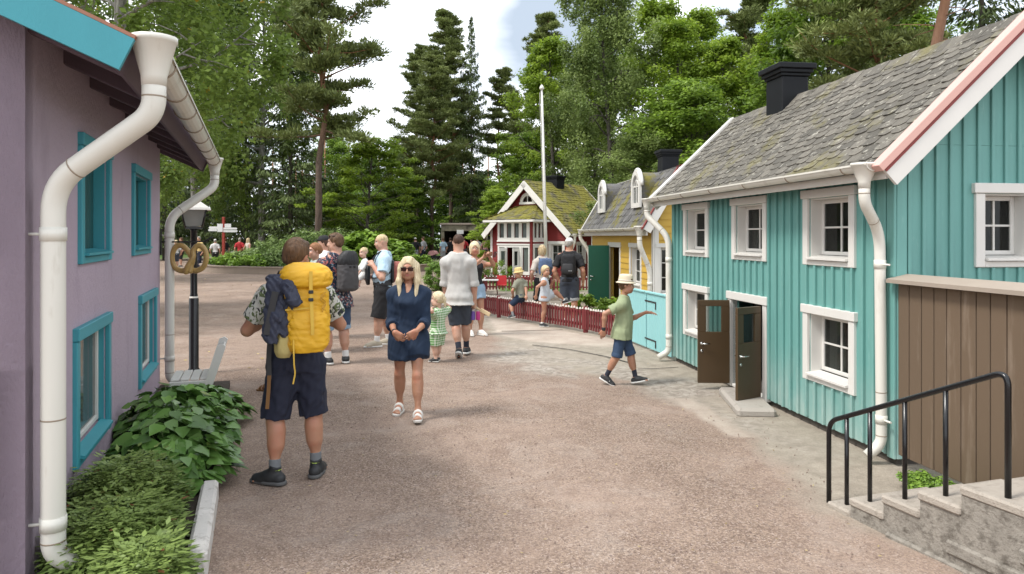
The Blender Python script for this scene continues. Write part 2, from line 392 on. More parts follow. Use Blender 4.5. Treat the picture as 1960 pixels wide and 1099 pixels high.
def glass_mat(name, tint, mixf):
    m, nt, p, o = nodes_of(name)
    p.inputs['Base Color'].default_value = c4(tint); p.inputs['Roughness'].default_value = .04; p.inputs['IOR'].default_value = 1.5
    tr = nt.nodes.new('ShaderNodeBsdfTransparent'); tr.inputs[0].default_value = (.75, .78, .76, 1)
    mx = nt.nodes.new('ShaderNodeMixShader'); mx.inputs[0].default_value = mixf
    nt.links.new(p.outputs[0], mx.inputs[1]); nt.links.new(tr.outputs[0], mx.inputs[2]); nt.links.new(mx.outputs[0], o.inputs[0])
    bump(nt, p, noise(nt, 2.5, 2), .06, .02)
    return m
M['glass'] = glass_mat('window_glass', (.02, .022, .02), .60)
M['glass_pale'] = glass_mat('pale_window_glass', (.15, .17, .16), .35)
def roof_mat(name, base, lichen, moss, moss_amt):
    m, nt, p, o = nodes_of(name)
    c = mixrgb(nt, attr(nt, 'rnd'), tuple(x * .55 for x in base), tuple(x * 1.25 for x in base))
    c = mixrgb(nt, ramp(nt, noise(nt, 30, 6, .7), .35, .65), mixrgb(nt, .5, c, tuple(x * .5 for x in base)), c)
    c = mixrgb(nt, ramp(nt, noise(nt, 14, 8, .72), .57, .66), c, lichen)
    ms = mixrgb(nt, noise(nt, 40, 4), tuple(x * .45 for x in moss), tuple(x * 1.4 for x in moss))
    c = mixrgb(nt, ramp(nt, noise(nt, 1.7, 8, .68), *moss_amt), c, ms)
    nt.links.new(c, p.inputs['Base Color']); p.inputs['Roughness'].default_value = .9
    bump(nt, p, noise(nt, 60, 6, .7), .6, .008)
    return m
M['roof_grey'] = roof_mat('grey_shingles', (.150, .136, .112), (.40, .38, .32), (.17, .15, .055), (.54, .70))
M['roof_yellowhouse'] = roof_mat('slate_shingles', (.135, .13, .125), (.21, .20, .18), (.17, .15, .03), (.52, .62))
M['roof_moss'] = roof_mat('mossy_shingles', (.13, .115, .085), (.20, .18, .10), (.21, .19, .028), (.34, .52))

def grid_wall(mb, fr, x0, x1, z0, z1, holes, th=.08, mi=0):
    """wall slab (front face at y=0, thickness inwards) with rectangular holes (x0,x1,z0,z1)"""
    X = sorted({x0, x1, *[h[0] for h in holes], *[h[1] for h in holes]}); Z = sorted({z0, z1, *[h[2] for h in holes], *[h[3] for h in holes]})
    for a, b in zip(X, X[1:]):
        for c, d in zip(Z, Z[1:]):
            mx_, mz_ = (a + b) / 2, (c + d) / 2
            if any(h[0] < mx_ < h[1] and h[2] < mz_ < h[3] for h in holes): continue
            mb.box(fr, a, b, -th, 0, c, d, mi, rnd=.5)
def minus(lo, hi, cuts):
    seg = [(lo, hi)]
    for c, d in cuts:
        n = []
        for a, b in seg:
            if d <= a or c >= b: n.append((a, b)); continue
            if c > a: n.append((a, c))
            if d < b: n.append((d, b))
        seg = n
    return [s for s in seg if s[1] - s[0] > .015]
def battens(mb, fr, x0, x1, z0, top, holes, sp, wd=.028, th=.022, pad=.07, mi=0):
    n = max(1, round((x1 - x0) / sp))
    for i in range(n + 1):
        x = x0 + (x1 - x0) * i / n + random.uniform(-.006, .006)
        zt = top(x) if callable(top) else top
        for a, b in minus(z0 + random.uniform(0, .012), zt, [(h[2] - pad, h[3] + pad) for h in holes if h[0] - pad < x < h[1] + pad]):
            mb.bbox(fr, x - wd / 2, x + wd / 2, .0, th, a, b, .004, mi)
def siding(mb, fr, x0, x1, z0, z1, holes, h=.12, half=None, mi=0):
    """lapped horizontal boards; half(z) gives (x0, x1) for gables"""
    z = z0
    while z < z1 - .01:
        t = min(z + h, z1); a0, b0 = half((z + t) / 2) if half else (x0, x1)
        for a, b in minus(a0, b0, [(q[0], q[1]) for q in holes if q[2] < t - .02 and q[3] > z + .02]):
            pr = [fr(a, .022, z), fr(a, .0, z), fr(a, .0, t), fr(a, .006, t)]
            mb.prism(pr, fr(b, 0, 0) - fr(a, 0, 0), mi)
        z = t
def shingles(mb, fr, Lx, S, tw=.2, rh=.12, th=.008, curl=.014, mi=0, hexa=True):
    """overlapping tabs laid row by row up a slope; fr.x along the eave, fr.y up the slope, fr.z outwards"""
    n = int(S / rh) + 1
    for j in range(n):
        y = j * rh
        if y > S - .03: break
        off = (tw / 2 if j % 2 else 0); x = -off
        while x < Lx - .01:
            a, b = max(x, 0) + .003, min(x + tw, Lx) - .003
            if b - a > .03:
                top = min(y + rh * 1.55, S); lift = .008 + random.random() * curl; sk = random.uniform(-.008, .008)
                m1, m2 = (a + (b - a) * .24, a + (b - a) * .76)
                yb = y + random.uniform(-.008, .008)
                if hexa: pts = [(a, top, .004), (a, yb + rh * .30, lift * .8), (m1, yb + sk, lift), (m2, yb, lift + random.random() * curl * .5), (b, yb + rh * .30, lift * .8), (b, top, .004)]
                else: pts = [(a, top, .004), (a, yb, lift), (b, yb + sk, lift), (b, top, .004)]
                mb.prism([fr(*q) for q in pts], fr.z * th, mi)
            x += tw
def gutter(name, fr, x0, x1, r=.055, mat='pipe', parent=None, drop=0, rings=0.9):
    """half round gutter along fr.x, hanging at fr origin height; parts: trough and hooks"""
    mb = MB(); n = 9
    arc = [(r * math.cos(math.pi + math.pi * k / n), r * math.sin(math.pi + math.pi * k / n)) for k in range(n + 1)]
    arci = [(c * .9, s_ * .9) for c, s_ in arc[::-1]]
    bead = [(r * 1.12, .004), (r * 1.12, -.012)]
    prof = arc + bead[::-1] + [(r * .92, .004)] + arci
    mb.prism([fr(x0, a, b) for a, b in prof], fr(x1, 0, 0) - fr(x0, 0, 0), sm=False)
    g = mb.build(name, M[mat], parent)
    x = x0 + .35
    while x < x1 - .1:
        hb = MB(); hb.tube([fr(x, a * 1.05, b * 1.05) for a, b in arc], .006, 5); x += rings; hb.build('gutter_hook', M['gut_ring'], g)
    return g
M['gut_ring'] = paint('gutter_joint', (.30, .24, .18), .5, .2)
def downpipe(pts, r, parent, top=None, fr=W, funnel=None, clips=(), shoe=True, ring=True):
    mb = MB(); pp = smooth_path(pts, 7, .15); mb.tube(pp, r, 18)
    for a in (1, len(pts) - 2):
        pass
    o = mb.build('downpipe', M['pipe'], parent)
    if funnel:
        f = MB(); c = Vector(pts[0]); R1, hh = funnel
        f.lathe(Fr(c, (1, 0, 0), (0, 1, 0)), [(r * 1.02, -.05), (r * 1.08, 0), (R1 * .98, hh * .85), (R1 * 1.05, hh * .87), (R1 * 1.05, hh), (R1 * .96, hh), (R1 * .9, hh * .8), (r * .9, .02)], 22)
        f.build('rainwater_funnel', M['pipe'], o)
    if ring:
        for q in clips:
            k = MB(); z, dx = q; a = None
            for u, v in zip(pp, pp[1:]):
                if (u.z - z) * (v.z - z) <= 0: a = u.lerp(v, (z - u.z) / (v.z - u.z + 1e-9))
            if a is None: continue
            k.tube([a + Vector((0, 0, -.035)), a + Vector((0, 0, .035))], r * 1.09, 18)
            d = Vector(dx); k.tube([a, a + d], .009, 6); k.build('pipe_clip', M['pipe'], o)
        for i in range(len(pp)):
            if i % 8 == 1 and 0 < i < len(pp) - 1:
                s = MB(); t = (pp[i + 1] - pp[i - 1]).normalized(); s.tube([pp[i] - t * .004, pp[i] + t * .004], r * 1.025, 18); s.build('pipe_joint', M['gut_ring'], o)
    return o
def window(house, fr, x0, x1, z0, z1, trim=.09, rec=.11, trimmat='white', revmat=None, frame='white', panes=(2, 2), glass='glass', curtain=False, head=.02, name='window',
           sash_x=None, shutter=None, sill_in=None, lintel=True, label=None):
    """casement window standing in a real opening: outer trim, reveal, sill, sash with glazing bars, pane"""
    revmat = revmat or trimmat
    mb = MB(); t = .028
    mb.bbox(fr, x0 - trim, x0, -.01, t, z0 - trim * .9, z1, .005); mb.bbox(fr, x1, x1 + trim, -.01, t, z0 - trim * .9, z1, .005)
    mb.bbox(fr, x0 - trim - head, x1 + trim + head, -.01, t + .012, z1 + .002, z1 + trim, .005)
    mb.bbox(fr, x0 + .001, x1 - .001, -.01, t - .004, z0 - trim * .9, z0 - .026, .005)
    wdw = mb.build(name, M[trimmat], house)
    if label: wdw['label'] = label
    rv = MB(); q = .014
    rv.box(fr, x0 + .001, x0 + q, -rec, -.011, z0, z1); rv.box(fr, x1 - q, x1 - .001, -rec, -.011, z0, z1)
    rv.box(fr, x0 + q + .001, x1 - q - .001, -rec, -.011, z1 - q, z1 - .001)
    rv.build('reveal', M[revmat], wdw)
    sl = MB(); e = .055 if lintel else .04
    sl.prism([fr(x0 + .004, -rec + .02, z0 + .018), fr(x0 + .004, t + e - .03, z0 - .004), fr(x0 + .004, t + e - .03, z0 - .022), fr(x0 + .004, -rec + .02, z0 - .02)], fr(x1 - .004, 0, 0) - fr(x0 + .004, 0, 0))
    sl.build('sill', M[revmat], wdw)
    if shutter:
        sh = MB(); n = max(2, int((x1 - x0) / .13)); a = x0 + q
        for i in range(n):
            b = a + (x1 - x0 - 2 * q) / n; sh.bbox(fr, a + .002, b - .002, -rec - .02, -rec + .004, z0, z1 - q, .004); a = b
        sh.build('shutter', M[shutter], wdw); return wdw
    s = MB(); fw = .038; y0, y1 = -rec - .03, -rec + .004; a, b = x0 + q, x1 - q; c, d = z0 + .02, z1 - q
    s.bbox(fr, a, a + fw, y0, y1, c, d, .004); s.bbox(fr, b - fw, b, y0, y1, c, d, .004)
    s.bbox(fr, a + fw, b - fw, y0, y1 - .001, c, c + fw, .004); s.bbox(fr, a + fw, b - fw, y0, y1 - .001, d - fw, d, .004)
    nx, nz = panes; bw = .018
    for i in range(1, nx):
        x = a + (b - a) * i / nx; s.bbox(fr, x - bw / 2, x + bw / 2, y0 + .006, y1 - .004, c + fw, d - fw, .003)
    for i in range(1, nz):
        z = c + (d - c) * i / nz; s.bbox(fr, a + fw, b - fw, y0 + .007, y1 - .005, z - bw / 2, z + bw / 2, .003)
    s.build('sash', M[frame], wdw)
    g = MB(); g.box(fr, a + fw * .5, b - fw * .5, (y0 + y1) / 2 - .003, (y0 + y1) / 2, c + fw * .5, d - fw * .5); g.build('pane', M[glass], wdw)
    if curtain:
        cu = MB(); yy = y0 - .05
        for sx in ((a, a + (b - a) * (.42 if curtain != 'full' else .5)), (b - (b - a) * (.42 if curtain != 'full' else .5), b)):
            m_ = 14; pts = [(sx[0] + (sx[1] - sx[0]) * i / m_, yy + .02 * math.sin(i * 2.2)) for i in range(m_ + 1)]
            cu.add([fr(x, y, z) for z in (c, d) for x, y in pts], [(i, i + 1, m_ + 2 + i, m_ + 1 + i) for i in range(m_)], sm=True)
        cu.build('curtain', M['curtain'], wdw)
    return wdw
def chimney(house, fr, x, y, wx, wy, z0, z1, flare=.06, mat='black'):
    mb = MB(); q = fr.sub(x, y, 0)
    mb.bbox(q, -wx / 2, wx / 2, -wy / 2, wy / 2, z0, z1 - .16, .01)
    for k, (e, h) in enumerate(((.25, .04), (.6, .05), (1.0, .07))):
        zt = z1 - .16 + (0, .04, .09)[k]
        mb.bbox(q, -wx / 2 - flare * e, wx / 2 + flare * e, -wy / 2 - flare * e, wy / 2 + flare * e, zt + .001, zt + h, .008)
    mb.box(q, -wx / 2 * .8, wx / 2 * .8, -wy / 2 * .8, wy / 2 * .8, z1, z1 + .006)
    return mb.build('chimney', M[mat], house)
def door_leaf(house, fr, hinge, ang, wd, z0, z1, mat, name='door', win=None, handle=None, th=.035, label=None):
    """fr local hinge point (x, y); ang: direction of the leaf in the fr plane"""
    ex = (math.cos(ang), math.sin(ang), 0); q = fr.sub(hinge[0], hinge[1], 0, ex, (-ex[1], ex[0], 0))
    mb = MB(); wx0, wx1, wz0, wz1 = win or (0, 0, 0, 0)
    if win:
        for x0, x1, a, b in ((0, wd, z0, wz0), (0, wd, wz1, z1), (0, wx0, wz0, wz1), (wx1, wd, wz0, wz1)):
            mb.bbox(q, x0 + .001, x1 - .001, -th / 2, th / 2, a, b, .004)
    else: mb.bbox(q, 0, wd, -th / 2, th / 2, z0, z1, .005)
    d = mb.build(name, M[mat], house)
    if label: d['label'] = label
    if win:
        g = MB(); g.box(q, wx0 - .004, wx1 + .004, -.003, .003, wz0 - .004, wz1 + .004); g.build('pane', M['glass_clear'], d)
    if handle:
        h = MB(); hx, hz = handle
        for sgn in (1, -1):
            h.tube([q(hx, 0, hz), q(hx, sgn * .055, hz)], .009, 8); h.tube([q(hx, sgn * .055, hz), q(hx - .09 * (1 if hx > wd / 2 else -1), sgn * .055, hz)], .008, 8)
            h.lathe(q.sub(hx, sgn * (th / 2 + .002), hz - .0, (1, 0, 0), (0, 0, 1), (0, sgn, 0)), [(.02, 0), (.018, .006)], 12)
            h.lathe(q.sub(hx, sgn * (th / 2 + .002), hz - .09, (1, 0, 0), (0, 0, 1), (0, sgn, 0)), [(.018, 0), (.016, .006)], 12)
        h.build('handle', M['metal'], d)
    return d
M['glass_clear'] = glass_mat('clear_pane', (.05, .06, .06), .72)

# ------------------------------------------------------------------ teal house
TH = empty('teal_house', (3.096, 5.913, 0), label='turquoise board-clad two-storey playhouse with grey shingle roof and open brown doors', cat='house')
tf = Fr((3.096, 5.913, 0), (-.1371, .9906, 0), (-.9906, -.1371, 0))      # x along the front (away from camera), y outwards (to the street)
tg = Fr((3.096, 5.913, 0), (.9906, .1371, 0), (-.1371 * -1, -.9906, 0))  # gable facing the camera: x to the right, y towards the camera
tg.y = Vector((.1371, -.9906, 0)).normalized()
LEN, DEP, EAVE = 5.02, 2.08, 2.615
PIT = .947
wins_t = [(3.80, 4.50, 1.645, 2.215), (2.21, 2.91, 1.645, 2.215), (.60, 1.28, 1.645, 2.215), (3.80, 4.50, .53, 1.095), (.60, 1.28, .52, 1.095)]
door_t = (2.20, 3.0, .06, 1.085)
mb = MB()
grid_wall(mb, tf, 0, LEN, .06, EAVE, wins_t + [door_t])
gw_t = [(.79, 1.20, 1.67, 2.20)]
grid_wall(mb, tg, 0.0, DEP, .06, EAVE - .02, gw_t, .08)
mb.prism([tg(0, 0, EAVE - .018), tg(DEP, 0, EAVE - .018), tg(DEP / 2, 0, EAVE + DEP / 2 * PIT)], -tg.y * .08)
bk = tf.sub(LEN, 0, 0, (0, -1, 0), (1, 0, 0))
grid_wall(mb, bk, .08, DEP, .06, EAVE, [], .08)
mb.prism([bk(0, 0, EAVE + .002), bk(DEP, 0, EAVE + .002), bk(DEP / 2, 0, EAVE + DEP / 2 * PIT)], -bk.y * .08)
grid_wall(mb, tf.sub(0, -DEP, 0), .08, LEN - .08, .06, EAVE, [], -.08)
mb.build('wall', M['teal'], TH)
mb = MB(); battens(mb, tf, .10, LEN - .06, .06, EAVE, wins_t + [(door_t[0], door_t[1], 0, door_t[3])], .152, .03, .028, .08)
rt = lambda x: EAVE + min(x, DEP - x) * PIT - .05
battens(mb, tg, .12, DEP - .1, .06, rt, gw_t, .128, .03, .022, .08)
mb.bbox(tf, -.024, .07, .001, .026, .05, EAVE, .005); mb.bbox(tg, .0, .09, .001, .026, .05, EAVE - .01, .005); mb.bbox(tf, LEN - .05, LEN + .02, .001, .026, .05, EAVE, .005)
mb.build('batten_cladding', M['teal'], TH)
mb = MB(); mb.box(tf, .03, LEN - .03, -DEP + .03, -.03, -.05, .06); mb.build('plinth', M['joint'], TH)
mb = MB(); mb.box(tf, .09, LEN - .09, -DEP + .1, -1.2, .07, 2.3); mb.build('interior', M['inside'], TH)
# roof
SLN = math.hypot(1, PIT)
def gable_roof(parent, fr, length, depth, eave, pit, over, gab, mat, tw, rh, name='roof', deck='soffit', curl=.014):
    """two slopes on fr (x along the ridge, y outwards from the front wall, depth towards -y)"""
    dy = Vector((0, -1, pit)).normalized()
    S = math.hypot(depth / 2 + over, (depth / 2 + over) * pit)
    r_o = None
    for side in (0, 1):
        if side == 0: sf = fr.sub(-gab, over, eave - over * pit + .03, (1, 0, 0), tuple(dy), (0, dy[2], -dy[1]))
        else: sf = fr.sub(-gab, -depth - over, eave - over * pit + .03, (1, 0, 0), (0, -dy[1], dy[2]), (0, -dy[2], -dy[1]))
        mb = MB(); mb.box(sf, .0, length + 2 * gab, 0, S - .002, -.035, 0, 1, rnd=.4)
        if side == 0: shingles(mb, sf, length + 2 * gab, S, tw, rh, curl=curl)
        else: shingles(mb, sf, length + 2 * gab, S, tw * 2, rh * 2, curl=curl)
        if side == 1:     # ridge capping
            x = 0; rf = fr.sub(-gab, -depth / 2, eave + depth / 2 * pit + .03)
            while x < length + 2 * gab - .05:
                e = min(x + .24, length + 2 * gab); h = .022 + random.random() * .01
                mb.prism([rf(x, .13, -.13 * pit + h), rf(x, 0, h + .012), rf(x, -.13, -.13 * pit + h), rf(x, 0, h - .01)], fr.x * (e - x), 0); x = e - .02
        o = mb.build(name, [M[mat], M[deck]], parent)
        r_o = r_o or o
    return S
gable_roof(TH, tf, LEN, DEP, EAVE, PIT, .27, .24, 'roof_grey', .175, .104, curl=.011)
# verge boards of both gables: white board, pink sheet on top and a dark red line
def verge(parent, fr, xg, depth, eave, pit, over, facing, h=.17, mats=('white', 'pink', 'red_trim'), sides=(0, 1), t=.03):
    dy = Vector((0, -1, pit)).normalized(); S = math.hypot(depth / 2 + over, (depth / 2 + over) * pit)
    for side in sides:
        if side == 0: sf = fr.sub(xg, over, eave - over * pit + .03, (facing, 0, 0), tuple(dy), (0, dy[2], -dy[1]))
        else: sf = fr.sub(xg, -depth - over, eave - over * pit + .03, (facing, 0, 0), (0, -dy[1], dy[2]), (0, -dy[2], -dy[1]))
        mb = MB(); mb.prism([sf(0.002, -.03, -h), sf(0.002, S - .012, -h), sf(.002, S - .012, .02), sf(.002, -.03, .02)], fr.x * facing * t)
        b = mb.build('verge_board', M[mats[0]], parent)
        if mats[1]:
            mb = MB(); mb.bbox(sf, -.07, t + .014, -.05, S + .01, -.012, .050, .004); mb.build('verge_capping', M[mats[1]], b)
            mb = MB(); mb.bbox(sf, t + .003, t + .010, -.03, S, -.036, -.014, .002); mb.build('trim_line', M[mats[2]], b)
verge(TH, tf, -.24, DEP, EAVE, PIT, .27, -1)
verge(TH, tf, LEN + .24, DEP, EAVE, PIT, .27, 1, mats=('white', 'white', 'white'))
GZ = EAVE - .27 * PIT + .035
mb = MB(); mb.bbox(tf, -.22, LEN + .22, .21, .235, GZ - .10, GZ - .03, .004); mb.build('fascia', M['white'], TH)
gutter('gutter', tf.sub(0, .325, GZ + .02), -.20, LEN + .27, .058, 'pipe', TH)
q = lambda x, y, z: tf(x, y, z)
downpipe([q(-.10, .335, GZ - .12), q(-.10, .335, GZ - .28), q(.05, .10, GZ - .52), q(.05, .085, .45), q(.05, .085, .16), q(.07, .2, .06)], .043, TH, funnel=(.098, .15),
         clips=((1.62, tf.x * -.12), (.36, tf.x * -.12)))
downpipe([q(LEN + .20, .345, GZ - .10), q(LEN + .20, .345, GZ - .24), q(LEN - .03, .09, GZ - .56), q(LEN - .03, .085, .3), q(LEN - .03, .09, .14), q(LEN - .0, .24, .05)], .045, TH, funnel=(.085, .12),
         clips=((1.5, tf.y * -.08), (.36, tf.y * -.08)))
chimney(TH, tf, 3.56, -1.0, .43, .36, 3.0, 4.06, .075)
for i, h in enumerate(wins_t):
    window(TH, tf, *h, trim=.085, rec=.12, curtain=(i in (1, 3, 4)))
window(TH, tg, *gw_t[0], trim=.085, rec=.12)
# door frame, leaves, step
mb = MB(); x0, x1, z0, z1 = door_t
mb.bbox(tf, x0 - .09, x0, -.06, .03, .03, z1, .005); mb.bbox(tf, x1, x1 + .09, -.06, .03, .03, z1, .005); mb.bbox(tf, x0 - .115, x1 + .115, -.06, .042, z1 + .002, z1 + .095, .005)
mb.bbox(tf, x0, x1, -.08, .02, .03, .065, .005)
mb.build('door_frame', M['white'], TH)
ang = lambda v: math.atan2(v.dot(tf.y), v.dot(tf.x))
door_leaf(TH, tf, (x1 - .01, .05), ang(Vector((-1, .02, 0))), .385, .07, 1.075, 'door_brown', win=(.10, .285, .69, 1.0), handle=(.34, .55), label='brown half-glazed door leaf folded open flat to the street')
door_leaf(TH, tf, (x0 + .01, .05), ang(Vector((-.84, -.54, 0))), .385, .07, 1.075, 'door_brown', win=(.10, .285, .69, 1.0), handle=(.34, .55), label='brown half-glazed door leaf swung past square with a metal handle')
M['stone'] = paint('weathered_concrete', (.36, .325, .285), .9, .15, 4, 60, .5, .008, dirt=(.17, .15, .125), dirt_amt=(.55, .75))
mb = MB(); st = tf.sub(2.2, .22, 0, (.97, -.24, 0), (.24, .97, 0)); mb.bbox(st, -.55, .55, -.2, .2, -.03, .075, .03); mb.build('door_step', M['stone'], TH)

# ------------------------------------------------------------------ brown board screen beside the teal house
bf = Fr((3.09, 5.86, 0), (.1371, -.9906, 0), (-.9906, -.1371, 0))
SCN = empty('board_screen', (3.09, 5.86, 0), label='tall brown vertical-board screen with a grey sloping cap beside the stairs', cat='fence')
mb = MB(); x = .0
while x < 3.3:
    wd = random.uniform(.125, .142); mb.bbox(bf, x + .0055, x + wd - .0055, -.03 + random.uniform(-.003, .003), 0, .10, 1.47, .004); x += wd
mb.build('board_panel', M['brown'], SCN)
mb = MB(); mb.prism([bf(-.04, .075, 1.475), bf(-.04, .075, 1.505), bf(-.04, -.10, 1.545), bf(-.04, -.10, 1.515)], bf.x * 3.4); mb.bbox(bf, 0, 3.3, -.08, -.031, 1.34, 1.46, .004)
mb.build('cap_board', M['cap'], SCN)

# ------------------------------------------------------------------ concrete stairs and handrail
sf_ = Fr((2.17, 5.02, 0), (.318, -.948, 0), (.948, .318, 0))       # x climbing towards the camera, y to the right
ST = empty('concrete_stairs', (2.17, 5.02, 0), label='worn grey concrete stairs of four steps climbing beside the brown screen', cat='stairs')
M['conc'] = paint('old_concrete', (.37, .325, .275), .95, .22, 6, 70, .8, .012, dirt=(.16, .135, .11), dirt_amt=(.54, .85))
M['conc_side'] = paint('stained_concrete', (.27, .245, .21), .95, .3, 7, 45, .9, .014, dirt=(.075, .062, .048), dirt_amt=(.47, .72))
tr = [0.0, .205, .475, .745, 1.015]; hz = [.035, .125, .235, .35, .465]
mb = MB()
for i, (a, z) in enumerate(zip(tr, hz)):
    b = tr[i + 1] if i < 4 else 3.4
    # rough nosed treads, each slab overhanging the side a little
    n = 9; e = [random.uniform(-.012, .012) for _ in range(n + 1)]; 
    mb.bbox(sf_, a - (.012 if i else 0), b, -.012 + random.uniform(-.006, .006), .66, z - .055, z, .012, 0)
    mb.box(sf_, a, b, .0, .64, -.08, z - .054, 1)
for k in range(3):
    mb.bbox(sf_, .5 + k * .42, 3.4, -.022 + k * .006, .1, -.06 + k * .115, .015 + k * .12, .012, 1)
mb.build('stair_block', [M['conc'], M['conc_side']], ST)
HR = empty('handrail', (2.15, 5.1, 0), label='black tubular steel handrail with six uprights on the concrete stairs', cat='handrail')
pb = [(G(1570, 962, .03)), sf_(.1, .065, .035), sf_(.30, .065, .125), sf_(.575, .065, .235), sf_(.86, .065, .35), sf_(1.235, .065, .465)]
pb = [Vector(q) for q in pb]; pb[0] = sf_(-.06, .06, -.02)
tops = [.545, .63, .715, .83, .95, 1.12]
rail = [pb[0]] + [Vector((pb[0].x, pb[0].y, .545)), Vector((pb[4].x, pb[4].y, 1.02)).lerp(Vector((pb[5].x, pb[5].y, 1.12)), .85), None]
rl = smooth_path([pb[0], Vector((pb[0].x, pb[0].y, .56)), Vector((pb[5].x, pb[5].y, 1.13)), pb[5]], 1)
def fillet(pts, d, n=8):
    pts = [Vector(p) for p in pts]; res = [pts[0]]
    for i in range(1, len(pts) - 1):
        a, b, c = pts[i - 1], pts[i], pts[i + 1]; p0 = b + (a - b).normalized() * d; p1 = b + (c - b).normalized() * d
        res += [p0 * (1 - t / n) ** 2 + b * 2 * (t / n) * (1 - t / n) + p1 * (t / n) ** 2 for t in range(n + 1)]
    return res + [pts[-1]]
A_, B_ = Vector((pb[0].x, pb[0].y, .56)), Vector((pb[5].x, pb[5].y, 1.135))
mb = MB(); mb.tube(fillet([pb[0], A_, B_, pb[5]], .085), .0165, 12); mb.build('rail', M['rail'], HR)
for k in range(1, 5):
    t = (pb[k] - A_).to_2d().length / (B_ - A_).to_2d().length
    mb = MB(); zt = A_.z + (B_.z - A_.z) * t; mb.tube([pb[k] - Vector((0, 0, .01)), Vector((pb[k].x, pb[k].y, zt - .01))], .0145, 12); mb.build('upright', M['rail'], HR)

# ------------------------------------------------------------------ pale teal board gate between the houses
g0, g1 = Vector((2.40, 10.86, 0)), Vector((2.03, 12.80, 0))
gd = (g1 - g0).normalized(); gf = Fr(g0, gd, (-gd.y, gd.x, 0)); GL = (g1 - g0).length
GT = empty('board_gate', g0, label='low pale turquoise board gate with black hinges between teal and yellow houses', cat='gate')
gmid = GL * .55
for a, b, nm in ((.02, gmid - .012, 'gate_leaf'), (gmid + .012, GL, 'fixed_panel')):
    mb = MB(); x = a
    while x < b - .02:
        e = min(x + .115, b); mb.bbox(gf, x + .0025, e - .0025, -.012, .012, .04, .925, .004); x = e
    mb.bbox(gf, a, b, -.03, .035, .927, .955, .004)
    pn = mb.build(nm, M['teal_light'], GT)
    if nm == 'gate_leaf':
        for z in (.80, .19):
            h = MB(); h.bbox(gf, gmid - .42, gmid + .04, .013, .022, z - .012, z + .012, .003); h.bbox(gf, gmid - .44, gmid - .41, .013, .024, z - .11, z + .012, .003); h.build('hinge', M['iron'], pn)

# ------------------------------------------------------------------ yellow house
YN, YF = Vector((2.836, 14.6, 0)), Vector((2.255, 20.5, 0))
yd = (YF - YN).normalized(); YL = (YF - YN).length
yf = Fr(YN, yd, (-yd.y, yd.x, 0)); YD = 3.2; YE = 2.02
yg = yf.sub(0, 0, 0, (0, -1, 0), (-1, 0, 0))       # gable facing the camera
YH = empty('yellow_house', YN, label='yellow clapboard playhouse with arched dormers and a green open door', cat='house')
wy = [(.95, 1.75, .80, 1.60)]; dy_ = (2.75, 3.75, .06, 1.58)
mb = MB(); grid_wall(mb, yf, 0, YL, 0, YE, wy + [dy_]); gwy = [(.13, .50, .70, 1.62)]
grid_wall(mb, yg, 0.0, YD, 0, YE - .02, gwy, .08)
yb = yf.sub(YL, 0, 0, (0, -1, 0), (1, 0, 0)); grid_wall(mb, yb, .08, YD, 0, YE, [])
BRK, BZ, RZ = .45, 3.2, 3.55     # mansard break and ridge
for fr_ in (yg, yb):
    mb.prism([fr_(0, 0, YE + .001), fr_(YD, 0, YE + .001), fr_(YD - BRK, 0, BZ - .05), fr_(YD / 2, 0, RZ - .04), fr_(BRK, 0, BZ - .05)], -fr_.y * .08)
mb.build('wall', M['yellow'], YH)
mb = MB(); siding(mb, yf, .09, YL - .06, .02, YE, [(h[0] - .07, h[1] + .07, h[2] - .06, h[3] + .07) for h in wy + [dy_]], .135)
def yhalf(z):
    if z < YE: return (.09, YD - .09)
    if z < BZ: k = (z - YE) / (BZ - YE) * BRK; return (k + .03, YD - k - .03)
    k = BRK + (z - BZ) / (RZ - BZ) * (YD / 2 - BRK); return (k, YD - k)
siding(mb, yg, 0, YD, .02, BZ - .05, [(h[0] - .07, h[1] + .07, h[2] - .06, h[3] + .07) for h in gwy], .135, yhalf)
mb.build('clapboards', M['yellow'], YH)
mb = MB(); mb.bbox(yf, -.03, .09, .002, .03, 0, YE, .004); mb.bbox(yg, 0.002, .09, .002, .03, 0, YE, .004); mb.bbox(yf, YL - .06, YL + .03, .002, .03, 0, YE, .004); mb.build('corner_board', M['white'], YH)
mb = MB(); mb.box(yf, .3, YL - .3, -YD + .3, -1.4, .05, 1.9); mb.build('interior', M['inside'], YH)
ov = .26; e_ = Vector((0, -(BRK + ov), BZ - (YE - .02))); s1 = e_.length; e_.normalize()
u_ = Vector((0, -(YD / 2 - BRK), RZ - BZ)); s2 = u_.length; u_.normalize()
mb = MB()
q1 = yf.sub(-.2, ov, YE - .02, (1, 0, 0), tuple(e_), (0, e_.z, -e_.y)); mb.box(q1, 0, YL + .4, 0, s1 - .02, -.035, 0, 1, rnd=.4); shingles(mb, q1, YL + .4, s1, .27, .17)
q2 = yf.sub(-.2, -BRK, BZ + .005, (1, 0, 0), tuple(u_), (0, u_.z, -u_.y)); mb.box(q2, 0, YL + .4, 0, s2, -.035, 0, 1, rnd=.4); shingles(mb, q2, YL + .4, s2 + .03, .27, .17)
q3 = yf.sub(-.2, -YD + BRK, BZ + .005, (1, 0, 0), (0, -u_.y, u_.z), (0, -u_.z, -u_.y)); mb.box(q3, 0, YL + .4, 0, s2, -.035, 0, 0, rnd=.4)
q4 = yf.sub(-.2, -YD - ov, YE - .02, (1, 0, 0), (0, -e_.y, e_.z), (0, -e_.z, -e_.y)); mb.box(q4, 0, YL + .4, 0, s1 - .02, -.035, 0, 0, rnd=.4)
mb.build('roof', [M['roof_yellowhouse'], M['soffit']], YH)
